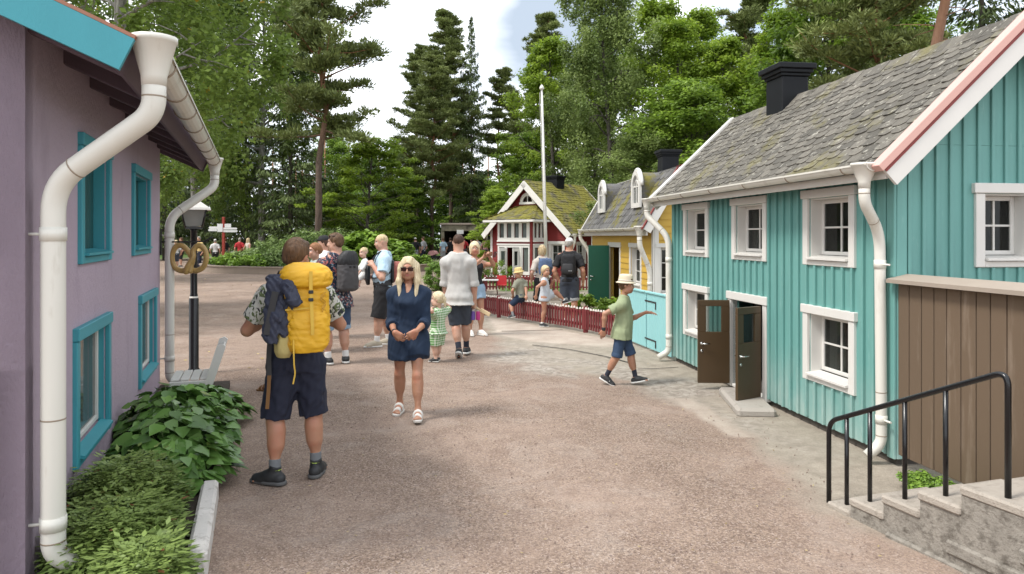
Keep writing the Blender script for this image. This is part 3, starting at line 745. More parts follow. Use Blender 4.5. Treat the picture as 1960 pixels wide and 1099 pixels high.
for xg, fc_ in ((-.2, -1), (YL + .2, 1)):
    mb = MB(); tr_ = MB()
    for q_, s_ in ((q1, s1), (q2, s2)):
        k = q_.sub(0 if fc_ < 0 else YL + .4, 0, 0)
        mb.prism([k(.002 * fc_, -.02, -.15), k(.002 * fc_, s_ - .01, -.15), k(.002 * fc_, s_ - .01, .012), k(.002 * fc_, -.02, .012)], yf.x * fc_ * .03)
        tr_.prism([k(-.05 * fc_, -.04, .028), k(-.05 * fc_, s_, .028), k(.045 * fc_, s_, .028), k(.045 * fc_, -.04, .028)], k.z * .014)
    b = mb.build('verge_board', M['white'], YH); tr_.build('trim_line', M['red_trim'] if fc_ < 0 else M['white'], b)
gutter('gutter', yf.sub(0, ov + .05, YE), -.18, YL + .25, .06, 'pipe', YH)
mb = MB(); mb.bbox(yf, -.18, YL + .18, .18, .21, YE - .16, YE - .06, .004); mb.build('fascia', M['white'], YH)
downpipe([yf(-.08, ov + .06, YE - .14), yf(-.08, ov + .06, YE - .35), yf(.02, .08, YE - .85), yf(.02, .08, .05)], .05, YH, funnel=(.11, .17), clips=((.9, yf.y * -.07),))
downpipe([yf(YL + .12, ov + .06, YE - .1), yf(YL + .12, ov + .06, YE - .24), yf(YL + .06, .07, YE - .62), yf(YL + .06, .07, .05)], .05, YH, funnel=(.08, .12), clips=())
for h in wy: window(YH, yf, *h, trim=.10, rec=.1, panes=(2, 3), curtain=True)
window(YH, yg, *gwy[0], trim=.085, rec=.08, panes=(2, 3))
mb = MB(); x0, x1, z0, z1 = dy_
mb.bbox(yf, x0 - .1, x0, -.06, .03, 0, z1, .004); mb.bbox(yf, x1, x1 + .1, -.06, .03, 0, z1, .004); mb.bbox(yf, x0 - .13, x1 + .13, -.06, .04, z1 + .002, z1 + .12, .004); mb.build('door_frame', M['white'], YH)
door_leaf(YH, yf, (x1 - .06, .05), math.atan2(Vector((-1, -.03, 0)).dot(yf.y), Vector((-1, -.03, 0)).dot(yf.x)), .52, .12, 1.62, 'green', handle=(.46, .85), label='dark green plank door standing wide open')
chimney(YH, yf, 3.65, -1.45, .42, .42, 2.9, 4.0, .07)
# arched dormers on the steep slope
for xd in (1.15, 4.55):
    D = MB(); zb = 2.50; yw = ov - (zb - (YE - .02)) / e_.z * -e_.y * -1
    yw = ov - (zb - (YE - .02)) * (BRK + ov) / (BZ - YE + .02)      # where the slope is at zb
    n = 12; out_, inn = [], []
    for k in range(n + 1):
        a = math.pi * k / n; out_.append((.30 * math.cos(a), .42 + .30 * math.sin(a))); inn.append((.235 * math.cos(a), .42 + .235 * math.sin(a)))
    fr_ = yf.sub(xd, yw + .06, zb)
    po = [(.30, 0)] + out_ + [(-.30, 0)]
    D.prism([fr_(a, 0, b) for a, b in po], yf.y * -.75, 2)                      # body running back into the roof
    dm = D.build('dormer', [M['roof_yellowhouse'], M['soffit'], M['roof_yellowhouse']], YH)
    A = MB()
    arch = [(.30, 0)] + out_ + [(-.30, 0), (-.235 + .02, .06)] ; 
    for k in range(n): 
        A.prism([fr_(out_[k][0] * 1.14, .002, .42 + (out_[k][1] - .42) * 1.14), fr_(out_[k + 1][0] * 1.14, .002, .42 + (out_[k + 1][1] - .42) * 1.14), fr_(inn[k + 1][0], .002, inn[k + 1][1]), fr_(inn[k][0], .002, inn[k][1])], yf.y * .05)
    A.box(fr_, -.342, -.22, .002, .052, -.04, .42); A.box(fr_, .22, .342, .002, .052, -.04, .42); A.box(fr_, -.22, .22, .003, .051, -.04, .06)
    A.tube([fr_(.365 * math.cos(math.pi * k / 14), -.0, .42 + .365 * math.sin(math.pi * k / 14)) for k in range(15)], .035, 8)
    ar = A.build('arched_frame', M['white'], dm)
    B = MB(); B.prism([fr_(a, .006, b) for a, b in [(.22, .06)] + [(c * .96, d) for c, d in inn] + [(-.22, .06)]], yf.y * .004); B.build('pane', M['glass_pale'], dm)
    B = MB(); B.box(fr_, -.014, .014, .012, .03, .06, .64); B.box(fr_, -.22, .22, .012, .029, .40, .43)
    B.tube([fr_(.13 * math.cos(math.pi * k / 10), .02, .42 + .13 * math.sin(math.pi * k / 10)) for k in range(11)], .014, 6); B.build('glazing_bar', M['white'], dm)

# ------------------------------------------------------------------ red house
ra = R(40); rx_ = Vector((math.cos(ra), -math.sin(ra), 0)); ry_ = Vector((-math.sin(ra), -math.cos(ra), 0))   # along the gable (right, nearer), outwards from the gable
rc = Vector((.53, 32.0, 0)) - ry_ * .3
rg = Fr(rc, rx_, ry_)                       # origin: gable wall centre
RH = empty('red_house', rc, label='dark red wooden playhouse with mossy roof and white-framed two-storey bay', cat='house')
HWd, RE, RP, RL, OV = 2.2, 2.16, .94, 4.2, .3
mb = MB()
gr_holes = [(1.25, 1.85, .75, 1.50)]
grid_wall(mb, rg, -HWd, HWd, 0, RE, gr_holes, .1)
mb.prism([rg(-HWd, 0, RE + .001), rg(HWd, 0, RE + .001), rg(0, 0, RE + HWd * RP)], -rg.y * .1)
rs = rg.sub(HWd, 0, 0, (0, -1, 0), (1, 0, 0))     # long wall facing right, x running back
rs_h = [(.62, 1.12, .05, 1.55)]
grid_wall(mb, rs, .1, RL - .3, 0, RE, rs_h, .1)
rl_ = rg.sub(-HWd, 0, 0, (0, -1, 0), (-1, 0, 0)); grid_wall(mb, rl_, .1, RL - .3, 0, RE, [], .1)
rb = rg.sub(0, -(RL - .3), 0, (-1, 0, 0), (0, -1, 0)); grid_wall(mb, rb, -HWd, HWd, 0, RE, [], -.1); mb.prism([rb(-HWd, 0, RE + .001), rb(HWd, 0, RE + .001), rb(0, 0, RE + HWd * RP)], rb.y * .1)
mb.build('wall', M['red'], RH)
mb = MB(); siding(mb, rg, -HWd + .1, HWd - .1, 0, RE + HWd * RP - .1, [(1.0, 2.1, .6, 1.66)], .10, lambda z: (-HWd + .1, HWd - .1) if z < RE else (-(HWd - (z - RE) / RP) + .08, (HWd - (z - RE) / RP) - .08))
siding(mb, rs, .1, RL - .35, 0, RE, [(.55, 1.2, 0, 1.65)], .10); mb.build('clapboards', M['red'], RH)
mb = MB(); mb.bbox(rg, HWd - .11, HWd + .02, .003, .035, 0, RE + .05, .004); mb.bbox(rs, -.03, .11, .003, .035, 0, RE, .004); mb.bbox(rg, -HWd - .02, -HWd + .11, .003, .035, 0, RE, .004); mb.build('corner_board', M['white'], RH)
window(RH, rg, *gr_holes[0], trim=.13, rec=.08, panes=(2, 2), curtain='full')
window(RH, rs, rs_h[0][0], rs_h[0][1], .75, 1.5, trim=.11, rec=.08, panes=(2, 2), curtain='full')
mb = MB(); mb.bbox(rs, .62, 1.12, -.06, .03, .05, .66, .004); mb.build('panel', M['white'], RH)
rr = rg.sub(0, 0, 0, (0, -1, 0), (1, 0, 0))       # x back along the ridge, y to the right
rr = Fr(rg(HWd, 0, 0), -rg.y, rg.x)
gable_roof(RH, rr, RL - .3, 2 * HWd, RE, RP, .28, .3, 'roof_moss', .26, .16, curl=.03)
verge(RH, rr, -.3, 2 * HWd, RE, RP, .28, -1, h=.24, mats=('white', None, None), t=.04)
verge(RH, rr, RL, 2 * HWd, RE, RP, .28, 1, h=.12, mats=('white', None, None), t=.04)
chimney(RH, rr, 2.0, -HWd, .58, .58, 3.6, 4.62, .07)
gutter('gutter', rr.sub(0, .34, RE - .26), -.25, RL, .06, 'pipe', RH)
downpipe([rr(-.1, .36, RE - .40), rr(-.1, .36, RE - .58), rr(.0, .08, RE - 1.0), rr(.0, .08, .05)], .05, RH, funnel=(.11, .18), clips=())
# bay: two storeys of white joinery
BW, BD, BZ2 = .98, 1.0, 2.56
bay = rg.sub(0, BD, 0)
mb = MB(); mb.box(bay, -BW + .02, BW - .02, -BD + .002, -.30, .0, .02)
fr_side = rg.sub(BW, BD, 0, (0, -1, 0), (1, 0, 0)); fl_side = rg.sub(-BW, BD, 0, (0, -1, 0), (-1, 0, 0))
up, lo = (1.78, 2.40), (.34, 1.36)
fw_ = [(-.80 + k * .42, -.80 + k * .42 + .26) for k in range(4)]
holes_f = [(a, b, *up) for a, b in fw_] + [(-.82, -.50, *lo), (-.36, .36, .05, 1.36), (.50, .82, *lo)]
holes_s = [(.14 + k * .27, .14 + k * .27 + .17, *up) for k in range(3)] + [(.18, .44, *lo), (.56, .82, *lo)]
grid_wall(mb, bay, -BW, BW, 0, BZ2, holes_f, .06); grid_wall(mb, fr_side, .06, BD - .002, 0, BZ2, holes_s, .06); grid_wall(mb, fl_side, .06, BD - .002, 0, BZ2, [], .06)
by = mb.build('bay', M['red'], RH)
mb = MB()
for fr_, a, b, H in ((bay, -BW + .08, BW - .10, holes_f), (fr_side, .08, BD - .05, holes_s)):
    g_ = MB()
    grid_wall(mb, fr_.sub(0, .032, 0), a, b, 1.62, 2.50, [h for h in H if h[2] > 1.5], .03)
    grid_wall(mb, fr_.sub(0, .032, 0), a, b, .22, 1.50, [h for h in H if h[2] < 1.5 and h[2] > .1] + ([(-.36, .36, .2, 1.36)] if fr_ is bay else []), .03)
    mb.bbox(fr_, a - .03, b + .03, .033, .06, 1.60, 1.66, .004); mb.bbox(fr_, a - .03, b + .03, .033, .06, 1.46, 1.52, .004)
    mb.bbox(fr_, a - .03, b + .03, .033, .06, .20, .27, .004) if fr_ is not bay else None
mb.bbox(bay, -.44, -.36, .0, .07, .03, 1.40, .004); mb.bbox(bay, .36, .44, .0, .07, .03, 1.40, .004)
mb.build('window_joinery', M['white'], by)
mb = MB(); cu = MB()
for fr_, H in ((bay, holes_f), (fr_side, holes_s)):
    for h in H:
        if h[2] < .1: continue
        mb.box(fr_, h[0], h[1], -.035, -.031, h[2], h[3])
        cu.add([fr_(h[0] + (h[1] - h[0]) * i / 6, -.06 - .012 * (i % 2), z) for z in (h[2], h[3]) for i in range(7)], [(i, i + 1, 8 + i, 7 + i) for i in range(6)])
mb.build('pane', M['glass_pale'], by); cu.build('curtain', M['curtain'], by)
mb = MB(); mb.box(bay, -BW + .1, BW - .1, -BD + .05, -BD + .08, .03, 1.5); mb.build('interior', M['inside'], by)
door_leaf(RH, bay, (.33, .06), R(97), .36, .06, 1.33, 'white', th=.04, win=(.08, .28, .6, 1.2), handle=(.31, .6), label='white glazed door leaf of the bay, ajar')
door_leaf(RH, bay, (-.33, .06), R(120), .36, .06, 1.33, 'white', th=.04, win=(.08, .28, .6, 1.2), label='white glazed door leaf of the bay, folded to the left')
# hipped bay roof
zb_, zt_ = BZ2 - .02, BZ2 + .62; o_ = .42
E = [bay(-BW - o_, o_, zb_), bay(BW + o_, o_, zb_), bay(BW + o_, -BD, zb_), bay(-BW - o_, -BD, zb_)]; Tp = [bay(-.45, -BD + .02, zt_), bay(.45, -BD + .02, zt_)]
mb = MB()
def hip_face(a, b, c, d, tw=.24, rh=.15):
    a, b, c, d = map(Vector, (a, b, c, d)); ex = (b - a); Lx = ex.length; ex.normalize(); up_ = ((d - a) - ex * (d - a).dot(ex)); S = up_.length; up_.normalize(); nz_ = ex.cross(up_)
    if nz_.z < 0: nz_ = -nz_
    xa, xb = (d - a).dot(ex), (c - a).dot(ex); n = int(S / rh) + 1
    mb.prism([a, b, c, d] if (c - d).length > .01 else [a, b, c], nz_ * -.03, 1)
    for j in range(n):
        y = j * rh
        if y > S: break
        l_, r_ = xa * y / S, Lx + (xb - Lx) * y / S; x = l_ - (tw / 2 if j % 2 else 0)
        while x < r_:
            x0_, x1_ = max(x, l_), min(x + tw - .006, r_)
            if x1_ - x0_ > .02:
                top = min(y + rh * 1.4, S); lf = .012 + random.random() * .02
                mb.prism([a + ex * x0_ + up_ * top + nz_ * .004, a + ex * x0_ + up_ * (y + .03) + nz_ * lf, a + ex * (x0_ * .7 + x1_ * .3) + up_ * y + nz_ * lf, a + ex * (x0_ * .3 + x1_ * .7) + up_ * y + nz_ * lf, a + ex * x1_ + up_ * (y + .03) + nz_ * lf, a + ex * x1_ + up_ * top + nz_ * .004], nz_ * .008)
            x += tw
hip_face(E[0], E[1], Tp[1], Tp[0]); hip_face(E[1], E[2], Tp[1], Tp[1]); hip_face(E[3], E[0], Tp[0], Tp[0])
br = mb.build('bay_roof', [M['roof_moss2'] if 'roof_moss2' in M else M['roof_moss'], M['soffit']], by)
mb = MB()
for a, b in ((0, 1), (1, 2), (3, 0)):
    va, vb = E[a], E[b]; d = (vb - va).normalized(); n_ = Vector((d.y, -d.x, 0)); c_ = (va + vb) / 2
    if (c_ - bay(0, -BD / 2, zb_)).dot(n_) < 0: n_ = -n_
    mb.prism([va + n_ * .002 + Vector((0, 0, -.09)), va + n_ * .03 + Vector((0, 0, -.09)), va + n_ * .03 + Vector((0, 0, .0)), va + n_ * .002 + Vector((0, 0, .0))], vb - va)
mb.prism([Vector(e) + Vector((0, 0, -.06)) for e in E], (0, 0, .02))
mb.build('bay_fascia', M['white'], by)
# half-round attic window
mb = MB(); n = 12; fr_ = rg.sub(0.0, .03, 3.35)
for k in range(n):
    a, b = math.pi * k / n, math.pi * (k + 1) / n
    mb.prism([fr_(.42 * math.cos(a), 0, .42 * math.sin(a)), fr_(.42 * math.cos(b), 0, .42 * math.sin(b)), fr_(.27 * math.cos(b), 0, .27 * math.sin(b)), fr_(.27 * math.cos(a), 0, .27 * math.sin(a))], rg.y * .05)
mb.box(fr_, -.46, .46, .001, .055, -.10, -.001); mb.box(fr_, -.015, .015, .01, .04, 0, .27)
aw = mb.build('attic_window', M['white'], RH)
mb = MB(); mb.prism([fr_(.27 * math.cos(math.pi * k / n), .002, .27 * math.sin(math.pi * k / n)) for k in range(n + 1)], rg.y * .006); mb.build('pane', M['glass'], aw)

# ------------------------------------------------------------------ purple house
PL = 5.5
pf = Fr((-2.467, 3.706, 0), (-.3303, .9439, 0), (.9439, .3303, 0))       # x along the eave wall, y outwards
PH = empty('purple_house', (-2.467, 3.706, 0), label='mauve rendered playhouse with turquoise windows and verge board', cat='house')
PE, PP, PO = 2.80, .445, .52
wp = [(1.24, 2.13, 1.74, 2.45), (3.43, 4.42, 1.74, 2.45), (1.10, 2.10, .42, 1.17), (3.85, 4.95, .40, 1.17)]
PWz = PE + .02
mb = MB(); grid_wall(mb, pf, 0, PL, -.02, 2.98, wp, .14)
pg = pf.sub(0, 0, 0, (0, -1, 0), (-1, 0, 0)); PD = 4.6
grid_wall(mb, pg, .0, PD, -.02, 2.96, [], .14); mb.prism([pg(0, 0, 2.962), pg(PD, 0, 2.962), pg(PD / 2, 0, 2.962 + PD / 2 * PP)], -pg.y * .14)
pb_ = pf.sub(PL, 0, 0, (0, -1, 0), (1, 0, 0)); grid_wall(mb, pb_, .14, PD, -.02, 2.96, [], .14); mb.prism([pb_(0, 0, 2.962), pb_(PD, 0, 2.962), pb_(PD / 2, 0, 2.962 + PD / 2 * PP)], -pb_.y * .14)
grid_wall(mb, pf.sub(0, -PD, 0), .14, PL - .14, -.02, 2.98, [], -.14)
mb.build('wall', M['purple'], PH)
dy2 = Vector((0, -1, PP)).normalized(); S2 = math.hypot(PD / 2 + PO, (PD / 2 + PO) * PP)
for side in (0, 1):
    sfp = pf.sub(-.26, PO, PE + .03, (1, 0, 0), tuple(dy2), (0, dy2[2], -dy2[1])) if side == 0 else pf.sub(-.26, -PD - PO, PE + .03, (1, 0, 0), (0, -dy2[1], dy2[2]), (0, -dy2[2], -dy2[1]))
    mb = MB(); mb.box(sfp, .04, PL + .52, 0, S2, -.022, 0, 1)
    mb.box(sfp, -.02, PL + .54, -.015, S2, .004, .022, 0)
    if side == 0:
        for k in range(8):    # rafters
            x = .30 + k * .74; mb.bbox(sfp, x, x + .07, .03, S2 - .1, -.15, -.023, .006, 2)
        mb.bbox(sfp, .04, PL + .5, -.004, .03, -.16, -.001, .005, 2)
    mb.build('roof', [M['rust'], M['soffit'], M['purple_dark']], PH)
for xg, fc_ in ((-.26, -1), (PL + .26, 1)):
    for side in (0, 1):
        sfp = pf.sub(xg, PO, PE + .03, (fc_, 0, 0), tuple(dy2), (0, dy2[2], -dy2[1])) if side == 0 else pf.sub(xg, -PD - PO, PE + .03, (fc_, 0, 0), (0, -dy2[1], dy2[2]), (0, -dy2[2], -dy2[1]))
        mb = MB(); mb.prism([sfp(.0, -.02, -.17), sfp(.0, S2, -.17), sfp(.0, S2, .0), sfp(.0, -.02, .0)], pf.x * fc_ * .035); mb.build('verge_board', M['turq' if fc_ < 0 else 'purple_dark'], PH)
gutter('gutter', pf.sub(0, PO + .085, PE - .0), -.20, PL + .26, .075, 'pipe', PH, rings=.75)
for (x, r, fr1, fh) in ((-.16, .058, .108, .20), (PL + .18, .054, .10, .17)):
    xx = .06 if x < 0 else PL - .02
    yw = .11
    downpipe([pf(x, PO + .09, PE - .13), pf(x, PO + .09, PE - .32), pf(xx, yw, PE - .68 if x < 0 else PE - .72), pf(xx, yw, .75 if x < 0 else .5), pf(xx, yw, .20 if x < 0 else .12), pf(xx + .04, yw + .12, .12 if x < 0 else .04)], r, PH, funnel=(fr1, fh),
             clips=((1.86, pf.y * -.13), (.36, pf.y * -.13)))
for i, h in enumerate(wp):
    up_w = i < 2
    window(PH, pf, *h, trim=.085, rec=.09 if up_w else .05, trimmat='turq', frame='white' if not up_w else 'turq', panes=(1, 1), glass='glass_pale', shutter='turq_deep' if up_w else None, revmat='turq' if not up_w else 'turq',
           curtain=False, head=0, label='turquoise window with its dark shutter closed' if up_w else 'turquoise window with a pale pane')
for i, h in enumerate(wp):
    if i >= 2:
        mb = MB(); mb.box(pf, h[0] - .05, h[1] + .05, -.40, -.36, h[2] - .1, h[3] + .1); mb.build('inner_blind', M['curtain'], PH)
# ================================================================== TREES AND PLANTS
def leaf_mat(name, dark, light, back=.5, gloss=.5, yellow=None):
    m, nt, p, o = nodes_of(name)
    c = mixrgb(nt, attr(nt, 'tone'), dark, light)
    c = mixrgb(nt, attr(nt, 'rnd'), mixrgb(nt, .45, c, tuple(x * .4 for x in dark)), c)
    if yellow: c = mixrgb(nt, ramp(nt, attr(nt, 'rnd'), .992, .994), c, yellow)
    nt.links.new(c, p.inputs['Base Color']); p.inputs['Roughness'].default_value = gloss; p.inputs['Specular IOR Level'].default_value = .35
    tl = nt.nodes.new('ShaderNodeBsdfTranslucent'); nt.links.new(mixrgb(nt, .5, c, (.25, .36, .04), 'MULTIPLY') if False else c, tl.inputs[0])
    mx = nt.nodes.new('ShaderNodeMixShader'); mx.inputs[0].default_value = back
    nt.links.new(p.outputs[0], mx.inputs[1]); nt.links.new(tl.outputs[0], mx.inputs[2]); nt.links.new(mx.outputs[0], o.inputs[0])
    return m
M['lf_broad'] = leaf_mat('broadleaf', (.090, .155, .026), (.31, .43, .090), yellow=(.42, .30, .03))
M['lf_maple'] = leaf_mat('maple_leaf', (.125, .215, .018), (.41, .55, .065))
M['lf_birch'] = leaf_mat('birch_leaf', (.115, .175, .040), (.34, .43, .13))
M['lf_pine'] = leaf_mat('pine_needles', (.100, .130, .036), (.31, .365, .115), .15, .6)
M['lf_spruce'] = leaf_mat('spruce_needles', (.055, .085, .026), (.18, .24, .070), .1, .6)
M['lf_under'] = leaf_mat('undergrowth_leaf', (.080, .155, .018), (.33, .48, .065))
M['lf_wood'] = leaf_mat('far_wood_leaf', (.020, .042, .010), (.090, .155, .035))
M['lf_rhodo'] = leaf_mat('shrub_leaf', (.06, .13, .022), (.32, .43, .14), .2, .35)
M['lf_gunnera'] = leaf_mat('pale_big_leaf', (.11, .21, .02), (.30, .46, .06), .3, .45)
M['lf_hosta'] = leaf_mat('broad_dark_leaf', (.045, .125, .022), (.20, .36, .085), .15, .28, yellow=(.35, .27, .05))
M['lf_astilbe'] = leaf_mat('feathery_leaf', (.085, .150, .030), (.30, .40, .11), .25, .45, yellow=(.22, .09, .04))
M['lf_hedge'] = leaf_mat('hedge_leaf', (.09, .19, .02), (.28, .44, .07), .2, .45)
def bark_mat(name, lo, hi, top=None, z0=0, z1=1):
    m, nt, p, o = nodes_of(name)
    c = mixrgb(nt, ramp(nt, noise(nt, 6, 7, .7, stretch=(3, 3, .5)), .35, .65), lo, hi)
    if top:      # the bark itself turns orange higher up the stem
        t = nt.nodes.new('ShaderNodeTexCoord'); s = nt.nodes.new('ShaderNodeSeparateXYZ'); nt.links.new(t.outputs['Object'], s.inputs[0])
        mr = nt.nodes.new('ShaderNodeMapRange'); mr.inputs[1].default_value = z0; mr.inputs[2].default_value = z1; nt.links.new(s.outputs[2], mr.inputs[0])
        c = mixrgb(nt, mr.outputs[0], c, mixrgb(nt, noise(nt, 5, 5), tuple(x * .6 for x in top), top))
    nt.links.new(c, p.inputs['Base Color']); p.inputs['Roughness'].default_value = .9
    bump(nt, p, noise(nt, 9, 6, .7, stretch=(3, 3, .6)), .7, .02)
    return m
M['bark'] = bark_mat('grey_bark', (.045, .038, .030), (.13, .115, .095))
M['bark_pine'] = bark_mat('pine_bark', (.07, .045, .035), (.17, .12, .09), (.36, .17, .085), 5, 10)
M['bark_birch'] = bark_mat('birch_bark', (.10, .09, .08), (.48, .46, .42))

def unit(v): return v / (np.linalg.norm(v, axis=-1, keepdims=True) + 1e-9)
class Leaves:
    def __init__(s): s.V = []; s.R = []; s.T = []
    def quads(s, c, ax, nrm, ln, wd, tone):
        """rhombic leaves: centre c, long axis ax, normal nrm, per-leaf length and width"""
        n = len(c); ax = unit(ax); sd = unit(np.cross(nrm, ax)); ln = np.broadcast_to(ln, n)[:, None]; wd = np.broadcast_to(wd, n)[:, None]
        v = np.stack([c - ax * ln * .5, c + sd * wd * .5 - ax * ln * .05, c + ax * ln * .5, c - sd * wd * .5 - ax * ln * .05], 1)
        s.V.append(v.reshape(-1, 3)); s.R.append(rng.random(n)); s.T.append(np.broadcast_to(tone, n))
    def clump(s, c, r, n, size, tone, flat=1.0, droop=0.0, wr=.62):
        u = unit(rng.normal(size=(n, 3))); rad = rng.random(n) ** .45
        p = np.array(c) + u * rad[:, None] * np.array([r, r, r * flat])
        nrm = unit(u * .6 + np.array([0, 0, .95]) + rng.normal(size=(n, 3)) * .42)
        ax = np.cross(nrm, rng.normal(size=(n, 3))); ax[:, 2] -= droop
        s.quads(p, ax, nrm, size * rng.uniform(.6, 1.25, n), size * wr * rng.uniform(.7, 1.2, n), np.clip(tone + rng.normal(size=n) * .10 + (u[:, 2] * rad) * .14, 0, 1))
    def build(s, name, mat, parent, world=False):
        V = np.concatenate(s.V); n = len(V) // 4
        return link_mesh(name, V, np.arange(n * 4).reshape(-1, 4), mat, parent, world=world, attrs={'rnd': ('FACE', np.concatenate(s.R)), 'tone': ('FACE', np.concatenate(s.T))})
def stem(mb, pts, r0, r1, seg=7):
    n = len(pts); mb.tube(pts, [r0 + (r1 - r0) * (i / (n - 1)) ** .9 for i in range(n)], seg)
def wander(p, d, ln, n, bend=.15, up=0):
    pts = [Vector(p)]; d = Vector(d).normalized()
    for i in range(n):
        d = (d + Vector((random.gauss(0, bend), random.gauss(0, bend), random.gauss(0, bend) + up))).normalized(); pts.append(pts[-1] + d * ln / n)
    return pts
def broad_tree(name, H, cr, z0, mat, bark, nl=26, leaf=.17, per=150, clr=.75, r0=.17, flat=.75, droop=.2, elong=1.0, lean=0, sub=5, label=None, fork=False, gap=0):
    t = empty(name); mb = MB(); lv = Leaves()
    tp = [Vector((0, 0, -.2))]; d = Vector((lean, 0, 1)).normalized()
    for i in range(8):
        d = (d + Vector((random.gauss(0, .035), random.gauss(0, .035), .05))).normalized(); tp.append(tp[-1] + d * (H * .93 + .2) / 8)
    mb.tube(tp, [r0 * (1.25 if i == 0 else 1) * (1 - .9 * i / 8) + .012 for i in range(9)], 9)
    at = lambda z: tp[min(7, int(z / (H * .93) * 8))].lerp(tp[min(8, int(z / (H * .93) * 8) + 1)], (z / (H * .93) * 8) % 1)
    for k in range(nl):
        f = (k + .5) / nl; z = z0 * .75 + (H * .92 - z0 * .75) * f ** .9
        prof = (math.sin(math.pi * min(1, (f * .86 + .12))) ** .6) * (1 - .35 * f)
        ln = cr * prof * random.uniform(.72, 1.15); a = k * 2.399 + random.uniform(-.4, .4)
        if random.random() < gap: continue
        el = .25 + .75 * f + random.uniform(-.15, .15)
        pts = wander(at(min(z, H * .9)), (math.cos(a) * math.cos(el), math.sin(a) * math.cos(el), math.sin(el)), ln, 5, .13, .02 - droop * .12)
        rr = max(.012, r0 * .42 * (1 - .75 * f)); stem(mb, pts, rr, .008, 5)
        tone0 = random.uniform(.25, .8)
        for j in range(sub):
            q = .35 + .65 * (j + random.random()) / sub; b = pts[min(4, int(q * 5))].lerp(pts[min(5, int(q * 5) + 1)], (q * 5) % 1)
            tw = wander(b, (math.cos(a + random.uniform(-1.3, 1.3)), math.sin(a + random.uniform(-1.3, 1.3)), random.uniform(-.3 - droop, .6)), ln * .3 + .25, 3, .25, -droop * .15)
            stem(mb, tw, rr * .35, .005, 4)
            c = tw[-1]; r = clr * random.uniform(.65, 1.25)
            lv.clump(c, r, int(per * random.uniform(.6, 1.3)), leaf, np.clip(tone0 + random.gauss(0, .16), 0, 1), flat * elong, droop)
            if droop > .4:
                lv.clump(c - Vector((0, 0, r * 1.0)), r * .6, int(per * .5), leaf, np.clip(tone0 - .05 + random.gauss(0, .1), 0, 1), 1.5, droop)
    mb.build('trunk', M[bark], t, world=False, recalc=False); lv.build('crown', M[mat], t)
    return t
def pine_tree(name, H, cr, z0, r0=.19, per=120, nb=62, tuft=.30):
    t = empty(name); mb = MB(); lv = Leaves()
    tp = [Vector((0, 0, -.2))] + [Vector((random.gauss(0, .06) * i, random.gauss(0, .06) * i, H * i / 8)) for i in range(1, 9)]
    mb.tube(tp, [r0 * (1 - .88 * i / 8) + .01 for i in range(9)], 9)
    at = lambda z: tp[min(7, int(z / H * 8))].lerp(tp[min(8, int(z / H * 8) + 1)], (z / H * 8) % 1)
    for k in range(10):      # dead lower twigs
        z = z0 * random.uniform(.35, 1); a = random.uniform(0, 6.28); stem(mb, wander(at(z), (math.cos(a), math.sin(a), .1), random.uniform(.4, 1.6), 4, .2, -.05), .02, .005, 4)
    for k in range(nb):
        f = (k + .5) / nb; z = z0 + (H - z0 - .4) * f; a = k * 2.399 + random.uniform(-.5, .5)
        ln = cr * (1 - f ** 1.7 * .80) * random.uniform(.40, 1.25) * (1 if f > .15 else .85)
        el = -.12 + .75 * f + random.uniform(-.34, .30)
        pts = wander(at(z), (math.cos(a) * math.cos(el), math.sin(a) * math.cos(el), math.sin(el)), ln, 5, .10, .05)
        stem(mb, pts, max(.015, r0 * .32 * (1 - .7 * f)), .008, 5); tone = random.uniform(.2, .8)
        for j in range(8):
            q = .28 + .72 * (j + random.random()) / 8; b = pts[min(4, int(q * 5))].lerp(pts[min(5, int(q * 5) + 1)], (q * 5) % 1)
            b = b + Vector((random.gauss(0, .28), random.gauss(0, .28), random.uniform(.0, .2)))
            n = int(per * random.uniform(.6, 1.3)); r = random.uniform(.42, .75) * (.7 + .5 * (1 - f))
            u = unit(rng.normal(size=(n, 3)) * [1, 1, .55] + [0, 0, .35]); p = np.array(b) + u * (rng.random(n) ** .5)[:, None] * np.array([r, r, r * .55])
            ax = unit(u * [1, 1, .8] + [0, 0, .45] + rng.normal(size=(n, 3)) * .3)
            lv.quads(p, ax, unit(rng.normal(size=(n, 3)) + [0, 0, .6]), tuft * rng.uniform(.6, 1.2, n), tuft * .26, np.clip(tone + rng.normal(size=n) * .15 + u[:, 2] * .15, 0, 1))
    mb.build('trunk', M['bark_pine'], t, world=False, recalc=False); lv.build('crown', M['lf_pine'], t)
    return t
